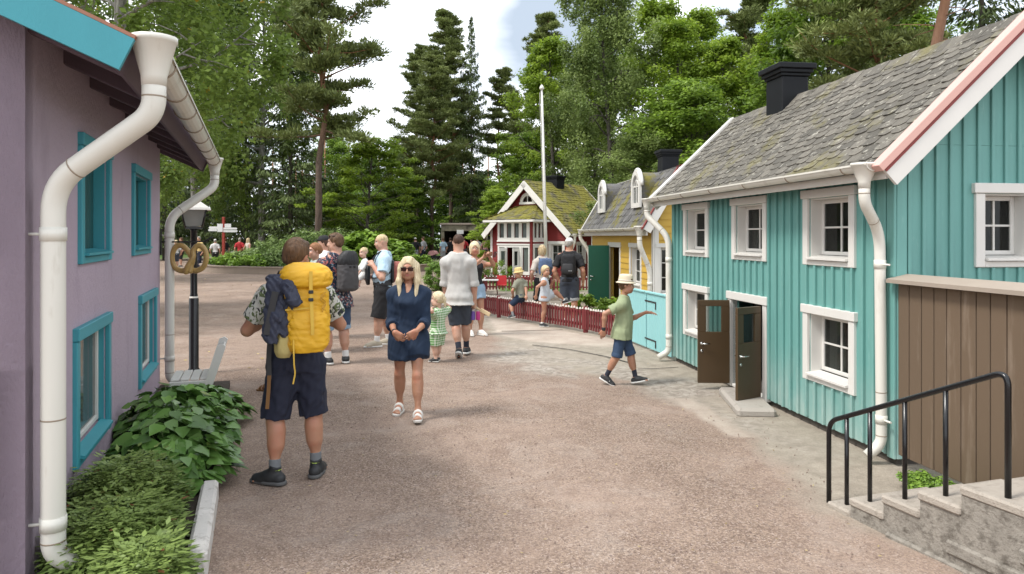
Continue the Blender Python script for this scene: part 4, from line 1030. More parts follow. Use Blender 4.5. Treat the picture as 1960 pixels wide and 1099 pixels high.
def spruce_tree(name, H, cr, z0, r0=.17, nb=95, per=30):
    t = empty(name); mb = MB(); lv = Leaves(); mb.tube([(0, 0, -.2), (0.03, 0, H * .5), (0, 0.02, H)], [r0, r0 * .55, .012], 8)
    for k in range(nb):
        f = (k + .5) / nb; z = z0 + (H - z0 - .15) * f; a = k * 2.399 + random.uniform(-.3, .3); ln = cr * (1 - f) ** .85 * random.uniform(.7, 1.15) + .12
        el = -.28 + .65 * f
        pts = wander((0, 0, z), (math.cos(a) * math.cos(el), math.sin(a) * math.cos(el), math.sin(el)), ln, 4, .05, .07 if f > .2 else .03); stem(mb, pts, .03 * (1 - f) + .008, .005, 4)
        tone = random.uniform(.15, .75); n = int(per * (ln * 2.2 + .6)); q = rng.random(n) ** .75; P_ = np.array([tuple(v) for v in pts]); seg = np.minimum((q * 4).astype(int), 3); fr_ = (q * 4 - seg)[:, None]
        base = P_[seg] * (1 - fr_) + P_[seg + 1] * fr_; side = np.array([-math.sin(a), math.cos(a), 0]); out_ = np.array([math.cos(a), math.sin(a), 0])
        sp = rng.normal(size=n) * (.30 * ln * (1.05 - q) + .06)
        c = base + side * sp[:, None] + np.array([0, 0, -1]) * (np.abs(rng.normal(size=n)) * .16 + .05 * np.abs(sp))[:, None]
        ax = unit(out_ * .5 + side * np.sign(sp)[:, None] * .5 + np.array([0, 0, -1]) * rng.uniform(.1, 1.1, n)[:, None] + rng.normal(size=(n, 3)) * .2)
        lv.quads(c, ax, unit(rng.normal(size=(n, 3)) * .5 + [0, 0, 1]), rng.uniform(.22, .42, n), rng.uniform(.06, .11, n), np.clip(tone + rng.normal(size=n) * .15 + (q - .5) * .3, 0, 1))
    mb.build('trunk', M['bark'], t, world=False, recalc=False); lv.build('crown', M['lf_spruce'], t)
    return t
def bush(name, shape, n, leaf, mat, label, cat='shrub', group=None, loc=(0, 0, 0), tones=(.2, .8), clr=.35, wr=.6, droop=0, stems=True, per=60, inner=.55):
    """shape: list of ellipsoids (x, y, z, rx, ry, rz) whose skins carry leaf clumps"""
    t = empty(name, loc); lv = Leaves(); mb = MB()
    tot = sum((e[3] * e[4] + e[3] * e[5] + e[4] * e[5]) for e in shape)
    for e in shape:
        k = max(3, int(n * (e[3] * e[4] + e[3] * e[5] + e[4] * e[5]) / tot / per))
        for _ in range(k):
            u = unit(rng.normal(size=3)); 
            c = np.array(e[:3]) + u * np.array(e[3:]) * random.uniform(inner, 1.0)
            if c[2] < .05: c[2] = e[2] + abs(u[2]) * e[5] * random.random()
            c[2] = max(c[2], .08)
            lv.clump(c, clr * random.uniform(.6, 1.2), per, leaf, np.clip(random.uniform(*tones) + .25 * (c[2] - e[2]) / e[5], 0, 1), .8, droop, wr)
        if stems:
            for _ in range(5): stem(mb, wander((e[0] * .8, e[1] * .8, 0), (random.gauss(0, .4), random.gauss(0, .4), 1), max(.1, e[2] + e[5] * .6), 4, .15), .02 + .01 * e[5], .006, 5)
    if mb.v: mb.build('stems', M['bark'], t, world=False, recalc=False)
    lv.build('foliage', M[mat], t)
    return tag(t, label, cat, group)

PROTO = {}
PROTO['birch_a'] = broad_tree('birch_tree', 17, 4.0, 4.6, 'lf_broad', 'bark_birch', nl=50, leaf=.145, per=185, clr=.62, r0=.17, droop=.5, elong=1.1)
PROTO['birch_b'] = broad_tree('birch_tree', 17, 3.2, 1.6, 'lf_birch', 'bark', nl=48, leaf=.16, per=170, clr=.62, r0=.17, droop=.75, elong=1.25)
PROTO['maple_a'] = broad_tree('maple_tree', 16, 3.6, 3.2, 'lf_maple', 'bark', nl=42, leaf=.22, per=125, clr=.72, r0=.2, flat=.6, gap=.05)
PROTO['maple_b'] = broad_tree('maple_tree', 9, 3.6, .9, 'lf_maple', 'bark', nl=34, leaf=.20, per=120, clr=.55, r0=.13, flat=.4)
PROTO['under'] = broad_tree('young_broadleaf_tree', 8, 3.0, .5, 'lf_under', 'bark', nl=28, leaf=.22, per=110, clr=.6, r0=.1, flat=.5)
PROTO['broad'] = broad_tree('broadleaf_tree', 14, 3.6, 2.2, 'lf_under', 'bark', nl=44, leaf=.22, per=145, clr=.8, r0=.2, flat=.6)
PROTO['pine_a'] = pine_tree('pine_tree', 20, 3.4, 6.0)
PROTO['pine_b'] = pine_tree('pine_tree', 19, 2.7, 9.5, nb=32)
PROTO['spruce'] = spruce_tree('spruce_tree', 19, 3.2, 1.0)
used = set()
def plant(kind, px, Y, label, top=None, hs=1.0, rz=None, group=None, ws=None, H0=None):
    """a tree standing at photo column px and distance Y; top: photo row of its tip"""
    H0 = {'birch_a': 17, 'birch_b': 17, 'maple_a': 16, 'maple_b': 9, 'under': 8, 'broad': 14, 'pine_a': 20, 'pine_b': 19, 'spruce': 19}[kind]
    p = PROTO[kind]
    if kind in used: p = copy_tree(p)
    used.add(kind)
    X = (px - CX) / F * Y
    s = ((CH - (top - HY) / F * Y) / H0) if top is not None else hs
    p.location = (X, Y, 0); p.rotation_euler = (0, 0, random.uniform(0, 6.28) if rz is None else rz); ws = ws or s ** .7
    p.scale = (ws, ws, s)
    return tag(p, label, 'tree', group or 'trees around the square')
T = 'trees around the square'
plant('birch_a', 372, 50, 'large birch with pale trunk behind the street lamp', hs=1.45, rz=.4, ws=1.25)
plant('birch_a', 215, 17.0, 'tall leafy birch rising behind the mauve house roof', hs=1.0, rz=2.2, ws=1.15)
plant('birch_a', 500, 52, 'dense dark green birch left of the tall red-stemmed pine', hs=1.6, rz=4.0, ws=1.35)
plant('birch_a', 250, 31, 'large green birch farther back, seen over the mauve eave', hs=1.15, rz=5.2, ws=1.2)
plant('pine_a', 608, 45, 'tall pine with orange upper trunk at the left edge of the sky gap', hs=1.28, rz=1.0)
plant('spruce', 470, 54, 'big dark spruce behind the white signpost boards', hs=1.02, rz=0)
plant('spruce', 556, 50, 'dark spruce between the birch and the tall pine', hs=1.15, rz=2)
plant('spruce', 395, 60, 'dark spruce behind the pale birch trunk', hs=1.1, rz=4)
plant('spruce', 315, 56, 'dark spruce at the corner of the mauve house', hs=1.0, rz=1)
plant('maple_b', 700, 50, 'bright green maple behind the round flower bed', top=262, rz=.3, ws=1.12)
plant('maple_b', 640, 56, 'lower bright maple beside the foot of the tall pine', top=345, rz=2.6)
plant('under', 785, 60, 'small bright leafy tree under the central pines', top=338, rz=.5)
plant('under', 880, 67, 'dark leafy tree left of the kiosk roof', top=330, rz=1.9, ws=1.25)
plant('under', 735, 60, 'leafy young tree in shade behind the bright maple', top=350, rz=3.3, ws=1.3)
plant('under', 590, 58, 'shaded young tree under the dark spruces', top=370, rz=4.4, ws=1.3)
plant('under', 935, 68, 'young leafy tree behind the kiosk', top=340, rz=5.5, ws=1.3)
plant('pine_a', 826, 60, 'tall pine with long low boughs in the middle of the picture', top=95, rz=.2)
plant('pine_a', 862, 64, 'highest of the central pines, bushy to the tip', top=22, rz=2.2)
plant('spruce', 902, 63, 'narrow pointed spruce at the right of the central pines', top=28, rz=1.2, ws=.8)
plant('pine_a', 800, 68, 'shorter dense pine at the left of the central group', top=88, rz=4.3, ws=.8)
plant('pine_b', 958, 66, 'slim open pine with a bare yellow stem beside the central group', top=130, rz=.6, ws=.8)
plant('pine_b', 985, 70, 'slim pine with a bare stem behind the red house', top=170, rz=3.6, ws=.8)
plant('maple_a', 1062, 48, 'bright yellow-green maple with a dark leaning limb behind the red house', top=48, rz=1.1)
plant('pine_a', 1050, 64, 'pine top showing over the bright maple', top=30, rz=3, ws=1.05)
plant('broad', 1010, 56, 'green leafy tree behind the gable of the red house', top=240, rz=.9)
plant('birch_b', 1176, 40, 'pale weeping birch between the red and yellow houses', hs=1.05, rz=0.2)
plant('maple_a', 1305, 40, 'bright leafy maple above the yellow house chimney', top=15, rz=2.9)
plant('birch_b', 1112, 47, 'weeping birch partly behind the flagpole', top=60, rz=2.4)
plant('maple_a', 1400, 38, 'bright green maple above the far end of the grey roof', hs=.80, rz=1.5)
plant('pine_a', 1440, 46, 'pine behind the black chimney of the turquoise house', hs=.98, rz=.8)
plant('broad', 1570, 30, 'dark green broadleaf tree right of the black chimney', hs=.95, rz=4.4)
plant('maple_a', 1500, 36, 'light green maple above the grey roof', hs=.86, rz=.1)
plant('pine_a', 1690, 25, 'low-boughed dark pine over the roof ridge', hs=.80, rz=3.7)
plant('pine_b', 1793, 21, 'pine whose bare reddish trunk stands above the ridge', hs=1.0, rz=2.2, ws=1.05)
plant('spruce', 1880, 27, 'dark spruce at the right edge above the gable', hs=1.0, rz=3.1)
plant('broad', 1740, 33, 'broadleaf tree in shade behind the reddish pine trunk', hs=.9, rz=3.3)
plant('spruce', 1620, 38, 'spruce deep in the wood above the ridge', hs=1.05, rz=5)
plant('birch_b', 1240, 30, 'low weeping birch just behind the yellow house', hs=.42, rz=3.9, ws=.75)
plant('broad', 1350, 30, 'shaded broadleaf tree behind the roof joint of the two houses', hs=.62, rz=2.1, ws=.85)
plant('maple_b', 955, 39, 'yellow-green bushy tree at the left of the red house', top=362, rz=5, ws=.55)
plant('spruce', 1010, 76, 'far spruce behind the flagpole', top=170, rz=.5)
plant('broad', 700, 78, 'far broadleaf tree low in the sky gap', top=290, rz=.7)
plant('broad', 655, 82, 'far broadleaf tree beside the tall pine', top=250, rz=2.7)
plant('birch_b', 755, 80, 'far pale birch low in the sky gap', top=262, rz=2.7, ws=.9)
plant('maple_a', 1238, 46, 'tall bright maple filling the gap behind the yellow house', top=-25, rz=4.6)
plant('broad', 1135, 58, 'tall green broadleaf tree behind the weeping birches', top=35, rz=5.6, ws=1.15)
plant('maple_a', 1345, 52, 'far bright maple left of the black chimney', top=-10, rz=.7, ws=1.2)
for k, o in PROTO.items():
    if k not in used: print('unused proto', k)
# the wood beyond, one dark mass
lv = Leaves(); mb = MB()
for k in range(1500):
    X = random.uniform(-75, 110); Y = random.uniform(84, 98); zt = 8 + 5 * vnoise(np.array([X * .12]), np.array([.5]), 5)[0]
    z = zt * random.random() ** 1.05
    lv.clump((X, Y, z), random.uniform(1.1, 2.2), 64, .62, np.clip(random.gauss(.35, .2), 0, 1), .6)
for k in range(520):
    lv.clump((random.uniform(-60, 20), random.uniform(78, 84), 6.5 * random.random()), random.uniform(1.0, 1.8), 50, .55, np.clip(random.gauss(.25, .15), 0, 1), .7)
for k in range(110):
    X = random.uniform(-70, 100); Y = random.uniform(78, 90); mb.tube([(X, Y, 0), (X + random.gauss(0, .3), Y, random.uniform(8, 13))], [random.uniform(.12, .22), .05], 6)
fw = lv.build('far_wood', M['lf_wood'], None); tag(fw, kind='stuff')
tk = mb.build('wood_trunks', M['bark_pine'], None, recalc=False); tk.parent = fw
# side woods left and right, so that the place is closed in
lv = Leaves()
for k in range(420):
    s_ = random.choice((-1, 1)); Y = random.uniform(8, 84); X = (-34 - random.random() * 6) if s_ < 0 else (24 + Y * .55 + random.random() * 6)
    lv.clump((X, Y, 11 * random.random()), random.uniform(1.2, 2.2), 60, .55, np.clip(random.gauss(.35, .2), 0, 1), .6)
tag(lv.build('side_wood', M['lf_wood'], None), kind='stuff')

# ------------------------------------------------------------------ round flower bed
BC = Vector((-10.5, 41.5, 0)); BRX, BRY = 6.7, 6.3
BED = empty('round_flower_bed', BC, label='large round flower bed with a low grey timber-coloured kerb wall', cat='flower bed')
mb = MB(); n = 72
ring = lambda s_, k: (BC.x + (BRX + s_) * math.cos(2 * math.pi * k / n), BC.y + (BRY + s_) * math.sin(2 * math.pi * k / n))
for k in range(n):
    a0, a1, b0, b1 = ring(0, k), ring(0, k + 1), ring(-.22, k), ring(-.22, k + 1)
    mb.prism([(*a0, -.02), (*a1, -.02), (*b1, -.02), (*b0, -.02)], (0, 0, .33))
M['kerb'] = paint('grey_kerb', (.27, .215, .17), .9, .2, 1.5, 30, .4, .01)
mb.build('kerb_wall', M['kerb'], BED)
mb = MB()
for k in range(n):
    a0, a1, b0, b1 = ring(.05, k), ring(.05, k + 1), ring(-.28, k), ring(-.28, k + 1); mb.prism([(*a0, .312), (*a1, .312), (*b1, .312), (*b0, .312)], (0, 0, .05))
mb.build('coping', M['kerb'], BED)
M['soil'] = paint('soil', (.045, .032, .022), .95, .3, 6, 20, .6, .03)
mb = MB(); mb.prism([(*ring(-.24, k), .20) for k in range(n)], (0, 0, .06)); mb.build('soil', M['soil'], BED)
gp = 'shrubs in the round flower bed'
for i, (x, y, rx_, ry_2, h, lab) in enumerate([(-12.9, 40.2, 1.8, 1.9, 1.5, 'leafy pale-spotted shrub at the left of the round bed'), (-11.2, 40.8, 2.0, 1.9, 2.1, 'tallest rhododendron in the middle of the round bed'),
        (-9.6, 41.4, 1.7, 1.8, 1.9, 'rhododendron right of the tallest one in the round bed'), (-14.6, 41.0, 1.4, 1.7, .85, 'low shrub at the left end of the round bed'), (-12.0, 38.0, 1.3, 1.1, .9, 'front low shrub of the round bed behind the backpacker')]):
    bush('rhododendron', [(0, 0, h * .45, rx_, ry_2, h * .55), (rx_ * .4, -.4, h * .4, rx_ * .6, ry_2 * .6, h * .5)], 6500, .17, 'lf_rhodo', lab, loc=(x, y, .25), group=gp, clr=.34, wr=.42)
for i, (x, y, r, h, lab) in enumerate([(-7.9, 40.0, 1.3, 1.75, 'tall pale green big-leaved plant right of the rhododendrons'), (-6.6, 40.6, 1.1, 1.35, 'pale big-leaved plant nearest the bald man'), (-9.2, 38.6, 1.2, 1.0, 'pale big-leaved plant in front of the rhododendrons')]):
    bush('big_leaf_plant', [(0, 0, h * .45, r, r, h * .55)], 1600, .42, 'lf_gunnera', lab, cat='plant', loc=(x, y, .25), group=gp, clr=.4, wr=.8, per=24, tones=(.3, .9))
for i, (x, y, lab) in enumerate([(-5.3, 39.9, 'low spreading plant at the right rim of the round bed'), (-6.4, 38.2, 'low pale plant at the front rim beside the bald man'), (-13.6, 37.9, 'low ground plant at the left front rim of the bed'), (-15.3, 39.6, 'low ground plant by the signpost'), (-10.4, 36.6, 'low leafy plant at the very front of the bed'), (-8.4, 36.8, 'low leafy plant at the front behind the floral shirt')]):
    bush('ground_plant', [(0, 0, .15, 1.1, .8, .42)], 2200, .16, 'lf_gunnera' if i != 4 else 'lf_rhodo', lab, cat='plant', loc=(x, y, .25), group=gp, clr=.22, per=40)
# clipped hedges
bush('clipped_hedge', [(0, 0, .48, .55, .55, .58), (.5, .15, .42, .6, .5, .5)], 16000, .06, 'lf_hedge', 'round clipped bright green bush beside the man in the white shirt', cat='hedge', loc=(-2.42, 24.9, 0), clr=.14, per=75, inner=.75)
bush('clipped_hedge', [(0, 0, .5, .6, .5, .5), (.8, .1, .45, .7, .5, .45)], 8000, .06, 'lf_under', 'dark green hedge by the corner of the red house', cat='hedge', loc=(-1.5, 29.0, 0), clr=.14, per=60, inner=.8)

# ------------------------------------------------------------------ planting along the mauve house
M['white_stone'] = paint('whitewashed_stone', (.60, .57, .53), .85, .15, 5, 50, .5, .008, dirt=(.30, .27, .23), dirt_amt=(.52, .72))
for i, (a, b) in enumerate(((.0, .62), (.635, 1.28))):
    mb = MB(); mb.bbox(pf, a, b - .01, .745, .855, -.03, .13, .02); o = mb.build('kerb_stone', M['white_stone'], None)
    tag(o, ['nearest whitewashed kerb stone edging the ferny plants', 'whitewashed kerb stone running under the broad leaves'][i], 'kerb', 'kerb stones of the planting bed')
mb = MB(); mb.box(pf, -.6, PL - .1, .02, .80, -.02, .06); so = mb.build('planting_soil', M['soil'], None); tag(so, kind='structure')
def leafy_plant(name, x, y, rx_, ry_2, h, n, size, mat, label, group=None):
    """dome of separate heart-shaped leaves on stalks"""
    o_ = pf(x, y, .05); t = empty(name, o_); V = []; Fc = []; Rn = []; Tn = []; st = MB()
    hs = [(-.02, 0, 0), (.0, .36, .01), (.32, .46, .03), (.72, .24, -.02), (1.05, 0, -.10), (.72, -.24, -.02), (.32, -.46, .03), (.0, -.36, .01), (.42, 0, -.05)]
    fs = [(8, 0, 1, 2), (8, 2, 3, 4), (8, 4, 5, 6), (8, 6, 7, 0)]
    for i in range(n):
        r = math.sqrt(random.random()); a = random.uniform(0, 6.283); lay = random.random() ** .6
        zz_ = h * (1 - (r ** 2.2)) * (.55 + .45 * lay) + .06 * random.random() + h * .12; p = pf.x * (rx_ * r * math.cos(a)) + pf.y * (ry_2 * r * math.sin(a)) + Vector((0, 0, max(.03, zz_)))
        out_ = (pf.x * math.cos(a) * .8 + pf.y * math.sin(a)).normalized(); ax = (out_ * (.3 + r) + Vector((random.gauss(0, .5), random.gauss(0, .5), -.25 - .35 * r + random.gauss(0, .2)))).normalized()
        nr = (Vector((0, 0, 1)) + out_ * .55 * r + Vector((random.gauss(0, .3), random.gauss(0, .3), 0))).normalized(); sd_2 = nr.cross(ax).normalized(); nr = ax.cross(sd_2)
        s_ = size * random.uniform(.6, 1.2); b = len(V)
        V += [p + ax * (q[0] * s_) + sd_2 * (q[1] * s_) + nr * (q[2] * s_) for q in hs]; Fc += [[b + j for j in f] for f in fs]; q_ = random.random(); tt = min(1, max(0, .25 + .5 * lay + random.gauss(0, .2)))
        Rn += [q_] * 4; Tn += [tt] * 4
        if i % 4 == 0: st.tube([p * .25 + Vector((0, 0, 0)), p], .003, 4)
    st.build('stems', M['stem'], t, world=False, recalc=False)
    link_mesh('foliage', V, Fc, M[mat], t, world=False, attrs={'rnd': ('FACE', Rn), 'tone': ('FACE', Tn)}, smooth=True)
    return tag(t, label, 'plant', group or 'plants along the mauve house')
M['stem'] = paint('green_stem', (.10, .16, .04), .6, .2)
leafy_plant('broad_leaf_plant', 1.72, .50, .52, .44, .40, 520, .125, 'lf_hosta', 'broad-leaved plant spilling over the white kerb stone')
leafy_plant('broad_leaf_plant', 2.62, .42, .58, .50, .42, 560, .12, 'lf_hosta', 'middle broad-leaved plant below the window with pale pane')
leafy_plant('broad_leaf_plant', 3.5, .52, .58, .50, .27, 460, .12, 'lf_hosta', 'farthest broad-leaved plant beside the white chair')
def fern_plant(x, y, rx_, ry_2, h, n, label):
    t = empty('feathery_plant', pf(x, y, .05)); lv = Leaves(); st = MB()
    for i in range(n):
        r = math.sqrt(random.random()); a = random.uniform(0, 6.283); out_ = np.array(pf.x * math.cos(a) + pf.y * math.sin(a)); p0 = np.array(pf.x * (rx_ * r * .8 * math.cos(a)) + pf.y * (ry_2 * r * .8 * math.sin(a)))
        z = h * (1 - r ** 3.5) * random.uniform(.55, 1) + .07; L_ = random.uniform(.11, .19); d = unit(out_ * (.5 + .6 * r) + rng.normal(size=3) * [.45, .45, .22] + [0, 0, -.08]); side = unit(np.cross(d, [0, 0, 1])); up_ = np.cross(side, d)
        tone = np.clip(.3 + .5 * z / h + random.gauss(0, .15), 0, 1); k = 7
        for sgn in (-1, 1):
            q = (np.arange(k) + .5) / k; c = p0 + [0, 0, z] + d * (L_ * q)[:, None] + side * (sgn * .032 * (1.15 - q))[:, None] - np.array([0, 0, 1]) * (q ** 2 * .05)[:, None]
            lv.quads(c, d * .55 + side * sgn, up_ + rng.normal(size=(k, 3)) * .25, .040 * (1.15 - q * .5), .020, tone)
        lv.quads((p0 + [0, 0, z] + d * L_)[None], d[None], up_[None], .055, .028, tone)
        if i % 3 == 0: st.tube([tuple(p0 * .3), tuple(p0 + [0, 0, z])], .0025, 4)
    st.build('stems', M['stem'], t, world=False, recalc=False); lv.build('foliage', M['lf_astilbe'], t)
    tag(t, label, 'plant', 'plants along the mauve house')
fern_plant(.92, .32, .42, .30, .30, 800, 'feathery-leaved plant behind the nearest one, under the window corner')
fern_plant(.34, .36, .42, .30, .22, 900, 'nearest feathery-leaved plant beside the white downpipe')
fern_plant(-.22, .56, .40, .16, .17, 560, 'feathery-leaved plant at the lower picture edge by the kerb stone')
# planting by the yellow house and the stairs
bush('flowering_plant', [(0, 0, .2, .45, .5, .3)], 1500, .10, 'lf_gunnera', 'rounded pale-leaved plant left of the green door', cat='plant', loc=(1.62, 17.6, 0), clr=.12, per=30)
bush('flowering_plant', [(0, 0, .2, .38, .45, .28)], 1300, .10, 'lf_gunnera', 'rounded pale-leaved plant at the foot of the green door', cat='plant', loc=(2.12, 16.2, 0), clr=.12, per=30)
bush('weed_tuft', [(0, 0, .02, .18, .42, .09)], 2600, .035, 'lf_hedge', 'bright green weeds in the gap under the brown screen', cat='weeds', loc=(2.98, 5.15, 0), clr=.05, per=40, stems=False)
# litter of yellow leaves on the gravel
lv = Leaves(); n = 900
x = rng.uniform(-14, -3.0, n); y = rng.uniform(9, 34, n); k = fbm(x * .3, y * .3, 77) > .5
x, y = x[k], y[k]; c = np.stack([x, y, np.full(len(x), .008)], 1)
lv.quads(c, rng.normal(size=(len(x), 3)) * [1, 1, .1], rng.normal(size=(len(x), 3)) * .25 + [0, 0, 1], rng.uniform(.04, .075, len(x)), rng.uniform(.03, .05, len(x)), rng.random(len(x)))
n = 260; x = rng.uniform(-2, 2.4, n); y = rng.uniform(3, 12, n); c = np.stack([x, y, np.full(n, .008)], 1)
lv.quads(c, rng.normal(size=(n, 3)) * [1, 1, .1], rng.normal(size=(n, 3)) * .25 + [0, 0, 1], rng.uniform(.012, .035, n), rng.uniform(.006, .014, n), rng.random(n))
M['litter'] = leaf_mat('dry_leaf', (.22, .15, .06), (.62, .50, .25), .1, .8)
tag(lv.build('leaf_litter', M['litter'], None), kind='stuff')
# ================================================================== PEOPLE: bodies grown from joint skeletons as one smooth surface
class Field:
    def __init__(s, lo, hi, h):
        s.lo = np.array(lo, float); s.h = h; s.n = np.maximum(4, np.ceil((np.array(hi) - s.lo) / h).astype(int) + 1)
        s.F = np.full(s.n, .5, np.float32)
        s.ax = [s.lo[i] + h * np.arange(s.n[i]) for i in range(3)]
    def sl(s, lo, hi):
        a = np.clip(np.floor((np.array(lo) - s.lo) / s.h).astype(int), 0, s.n); b = np.clip(np.ceil((np.array(hi) - s.lo) / s.h).astype(int) + 1, 0, s.n)
        return tuple(slice(int(i), int(j)) for i, j in zip(a, b))
    def pts(s, sl): return np.meshgrid(*[s.ax[i][sl[i]] for i in range(3)], indexing='ij')
    def put(s, sl, d, k, op):
        A = s.F[sl]; d = d.astype(np.float32)
        if op == '-':
            d = -d
            if k > 0: h_ = np.maximum(k - np.abs(A - d), 0) / k; s.F[sl] = np.maximum(A, d) + h_ * h_ * k * .25
            else: s.F[sl] = np.maximum(A, d)
        elif k > 0:
            h_ = np.maximum(k - np.abs(A - d), 0) / k; s.F[sl] = np.minimum(A, d) - h_ * h_ * k * .25
        else: s.F[sl] = np.minimum(A, d)
    def prim(s, p, grow=0.0):
        t = p[0]; op = '+'
        if t[0] == '-': op = '-'; t = t[1:]
        if t in ('rc', 'fc'):
            _, a, b, ra, rb, k = p; a = np.array(a, float); b = np.array(b, float); ra += grow; rb += grow; m = max(ra, rb) + k + 3 * s.h
            sl = s.sl(np.minimum(a, b) - m, np.maximum(a, b) + m); X, Y, Z = s.pts(sl)
            if X.size == 0: return
            e = b - a; L2 = max(e @ e, 1e-9); tt = ((X - a[0]) * e[0] + (Y - a[1]) * e[1] + (Z - a[2]) * e[2]) / L2
            tc_ = np.clip(tt, 0, 1) if t == 'rc' else np.clip(tt, 0, 1.5)
            d = np.sqrt((X - a[0] - tc_ * e[0]) ** 2 + (Y - a[1] - tc_ * e[1]) ** 2 + (Z - a[2] - tc_ * e[2]) ** 2) - (ra + (rb - ra) * tc_)
            if t == 'fc': d = np.maximum(d, (tt - 1) * math.sqrt(L2))
            s.put(sl, d, k, op)
        elif t == 'el':
            _, c, r, Rm, k = p; c = np.array(c, float); r = np.array(r, float) + grow; m = r.max() + k + 3 * s.h
            sl = s.sl(c - m, c + m); X, Y, Z = s.pts(sl)
            if X.size == 0: return
            X = X - c[0]; Y = Y - c[1]; Z = Z - c[2]
            if Rm is not None:
                Rm = np.array(Rm); X, Y, Z = (Rm[0, i] * X + Rm[1, i] * Y + Rm[2, i] * Z for i in range(3))
            k0 = np.sqrt((X / r[0]) ** 2 + (Y / r[1]) ** 2 + (Z / r[2]) ** 2); k1 = np.sqrt((X / r[0] ** 2) ** 2 + (Y / r[1] ** 2) ** 2 + (Z / r[2] ** 2) ** 2) + 1e-9
            s.put(sl, k0 * (k0 - 1) / k1, k, op)
        elif t == 'lo':
            _, o_, Rm, lv_, k, pw = p; o_ = np.array(o_, float); Rm = np.array(Rm); lv_ = np.array(lv_, float)
            zs = np.linspace(lv_[0, 0], lv_[-1, 0], 60); a, b, c = (cr_interp(zs, lv_[:, 0], lv_[:, i]) for i in (1, 2, 3)); a = a + grow; b = b + grow
            m = max(a.max(), b.max()) + np.abs(c).max() + k + 3 * s.h; ends = np.stack([o_ + Rm[:, 2] * zs[0], o_ + Rm[:, 2] * zs[-1]])
            sl = s.sl(ends.min(0) - m, ends.max(0) + m); X, Y, Z = s.pts(sl)
            if X.size == 0: return
            X = X - o_[0]; Y = Y - o_[1]; Z = Z - o_[2]
            x, y, z = (Rm[0, i] * X + Rm[1, i] * Y + Rm[2, i] * Z for i in range(3))
            A, B, C = (np.interp(z, zs, q) for q in (a, b, c)); y = y - C
            q = ((np.abs(x) / A) ** pw + (np.abs(y) / B) ** pw) ** (1 / pw)
            d = (q - 1) * np.minimum(A, B); dz = np.maximum(zs[0] - z, z - zs[-1])
            d = np.maximum(d, dz); s.put(sl, d, k, op)
        elif t == 'hs':      # keep the side where n.(p - c) < 0
            _, c, n = p; n = np.array(n, float); n /= np.linalg.norm(n)
            X, Y, Z = np.meshgrid(*s.ax, indexing='ij', sparse=True); s.F = np.maximum(s.F, ((X - c[0]) * n[0] + (Y - c[1]) * n[1] + (Z - c[2]) * n[2]).astype(np.float32))
    def wrinkle(s, amp, freq, seed=0, aniso=(1.3, 1.3, .6)):
        r = np.random.default_rng(seed); msk = np.abs(s.F) < .06; I = np.nonzero(msk); P_ = np.stack([s.ax[i][I[i]] for i in range(3)], 1) * freq * np.array(aniso)
        w_ = np.zeros(len(P_))
        for o_ in range(5):
            d1 = unit(r.normal(size=3)) * (1 + .55 * o_); d2 = unit(r.normal(size=3)) * (1.6 + .4 * o_)
            w_ += np.sin(P_ @ d1 * 6.28 + 2.2 * np.sin(P_ @ d2 * 3.1 + r.random() * 6) + r.random() * 6) / (1 + .35 * o_)
        s.F[I] += (amp * w_ / 2.2).astype(np.float32)
    def mesh(s):
        F = s.F; ins = F < 0; nx, ny, nz = F.shape
        c = [ins[dx:nx - 1 + dx, dy:ny - 1 + dy, dz:nz - 1 + dz] for dx in (0, 1) for dy in (0, 1) for dz in (0, 1)]
        cnt = sum(q.astype(np.int8) for q in c); act = (cnt > 0) & (cnt < 8); I = np.argwhere(act)
        if len(I) == 0: return None
        vid = np.full(act.shape, -1, np.int64); vid[act] = np.arange(len(I))
        val = {(dx, dy, dz): F[I[:, 0] + dx, I[:, 1] + dy, I[:, 2] + dz].astype(np.float64) for dx in (0, 1) for dy in (0, 1) for dz in (0, 1)}
        acc = np.zeros((len(I), 3)); w_ = np.zeros(len(I))
        for a in val:
            for ax_ in range(3):
                if a[ax_]: continue
                b = list(a); b[ax_] = 1; b = tuple(b); va, vb = val[a], val[b]; cr = (va < 0) != (vb < 0)
                t = np.where(cr, va / (va - vb + 1e-12), 0); q = np.zeros((len(I), 3)) + np.array(a, float); q[:, ax_] = t
                acc += q * cr[:, None]; w_ += cr
        V = s.lo + (I + acc / w_[:, None]) * s.h
        Q = []
        for ax_ in range(3):
            o1, o2 = (ax_ + 1) % 3, (ax_ + 2) % 3
            sa = [slice(None)] * 3; sb = [slice(None)] * 3; sa[ax_] = slice(0, -1); sb[ax_] = slice(1, None)
            fa, fb = ins[tuple(sa)], ins[tuple(sb)]; E = np.argwhere(fa != fb); E = E[(E[:, o1] > 0) & (E[:, o2] > 0) & (E[:, o1] < F.shape[o1] - 1) & (E[:, o2] < F.shape[o2] - 1)]
            if len(E) == 0: continue
            def vv(d1, d2):
                q = E.copy(); q[:, o1] -= d1; q[:, o2] -= d2; return vid[q[:, 0], q[:, 1], q[:, 2]]
            qd = np.stack([vv(1, 1), vv(0, 1), vv(0, 0), vv(1, 0)], 1); fl = ~fa[E[:, 0], E[:, 1], E[:, 2]]; qd[fl] = qd[fl][:, ::-1]; Q.append(qd)
        Q = np.concatenate(Q); Q = Q[(Q >= 0).all(1)]
        # one relaxing pass
        nb = np.zeros_like(V); dg = np.zeros(len(V))
        for i in range(4):
            j = (i + 1) % 4; np.add.at(nb, Q[:, i], V[Q[:, j]]); np.add.at(dg, Q[:, i], 1); np.add.at(nb, Q[:, j], V[Q[:, i]]); np.add.at(dg, Q[:, j], 1)
        V = V * .55 + .45 * nb / np.maximum(dg, 1)[:, None]
        return V, Q
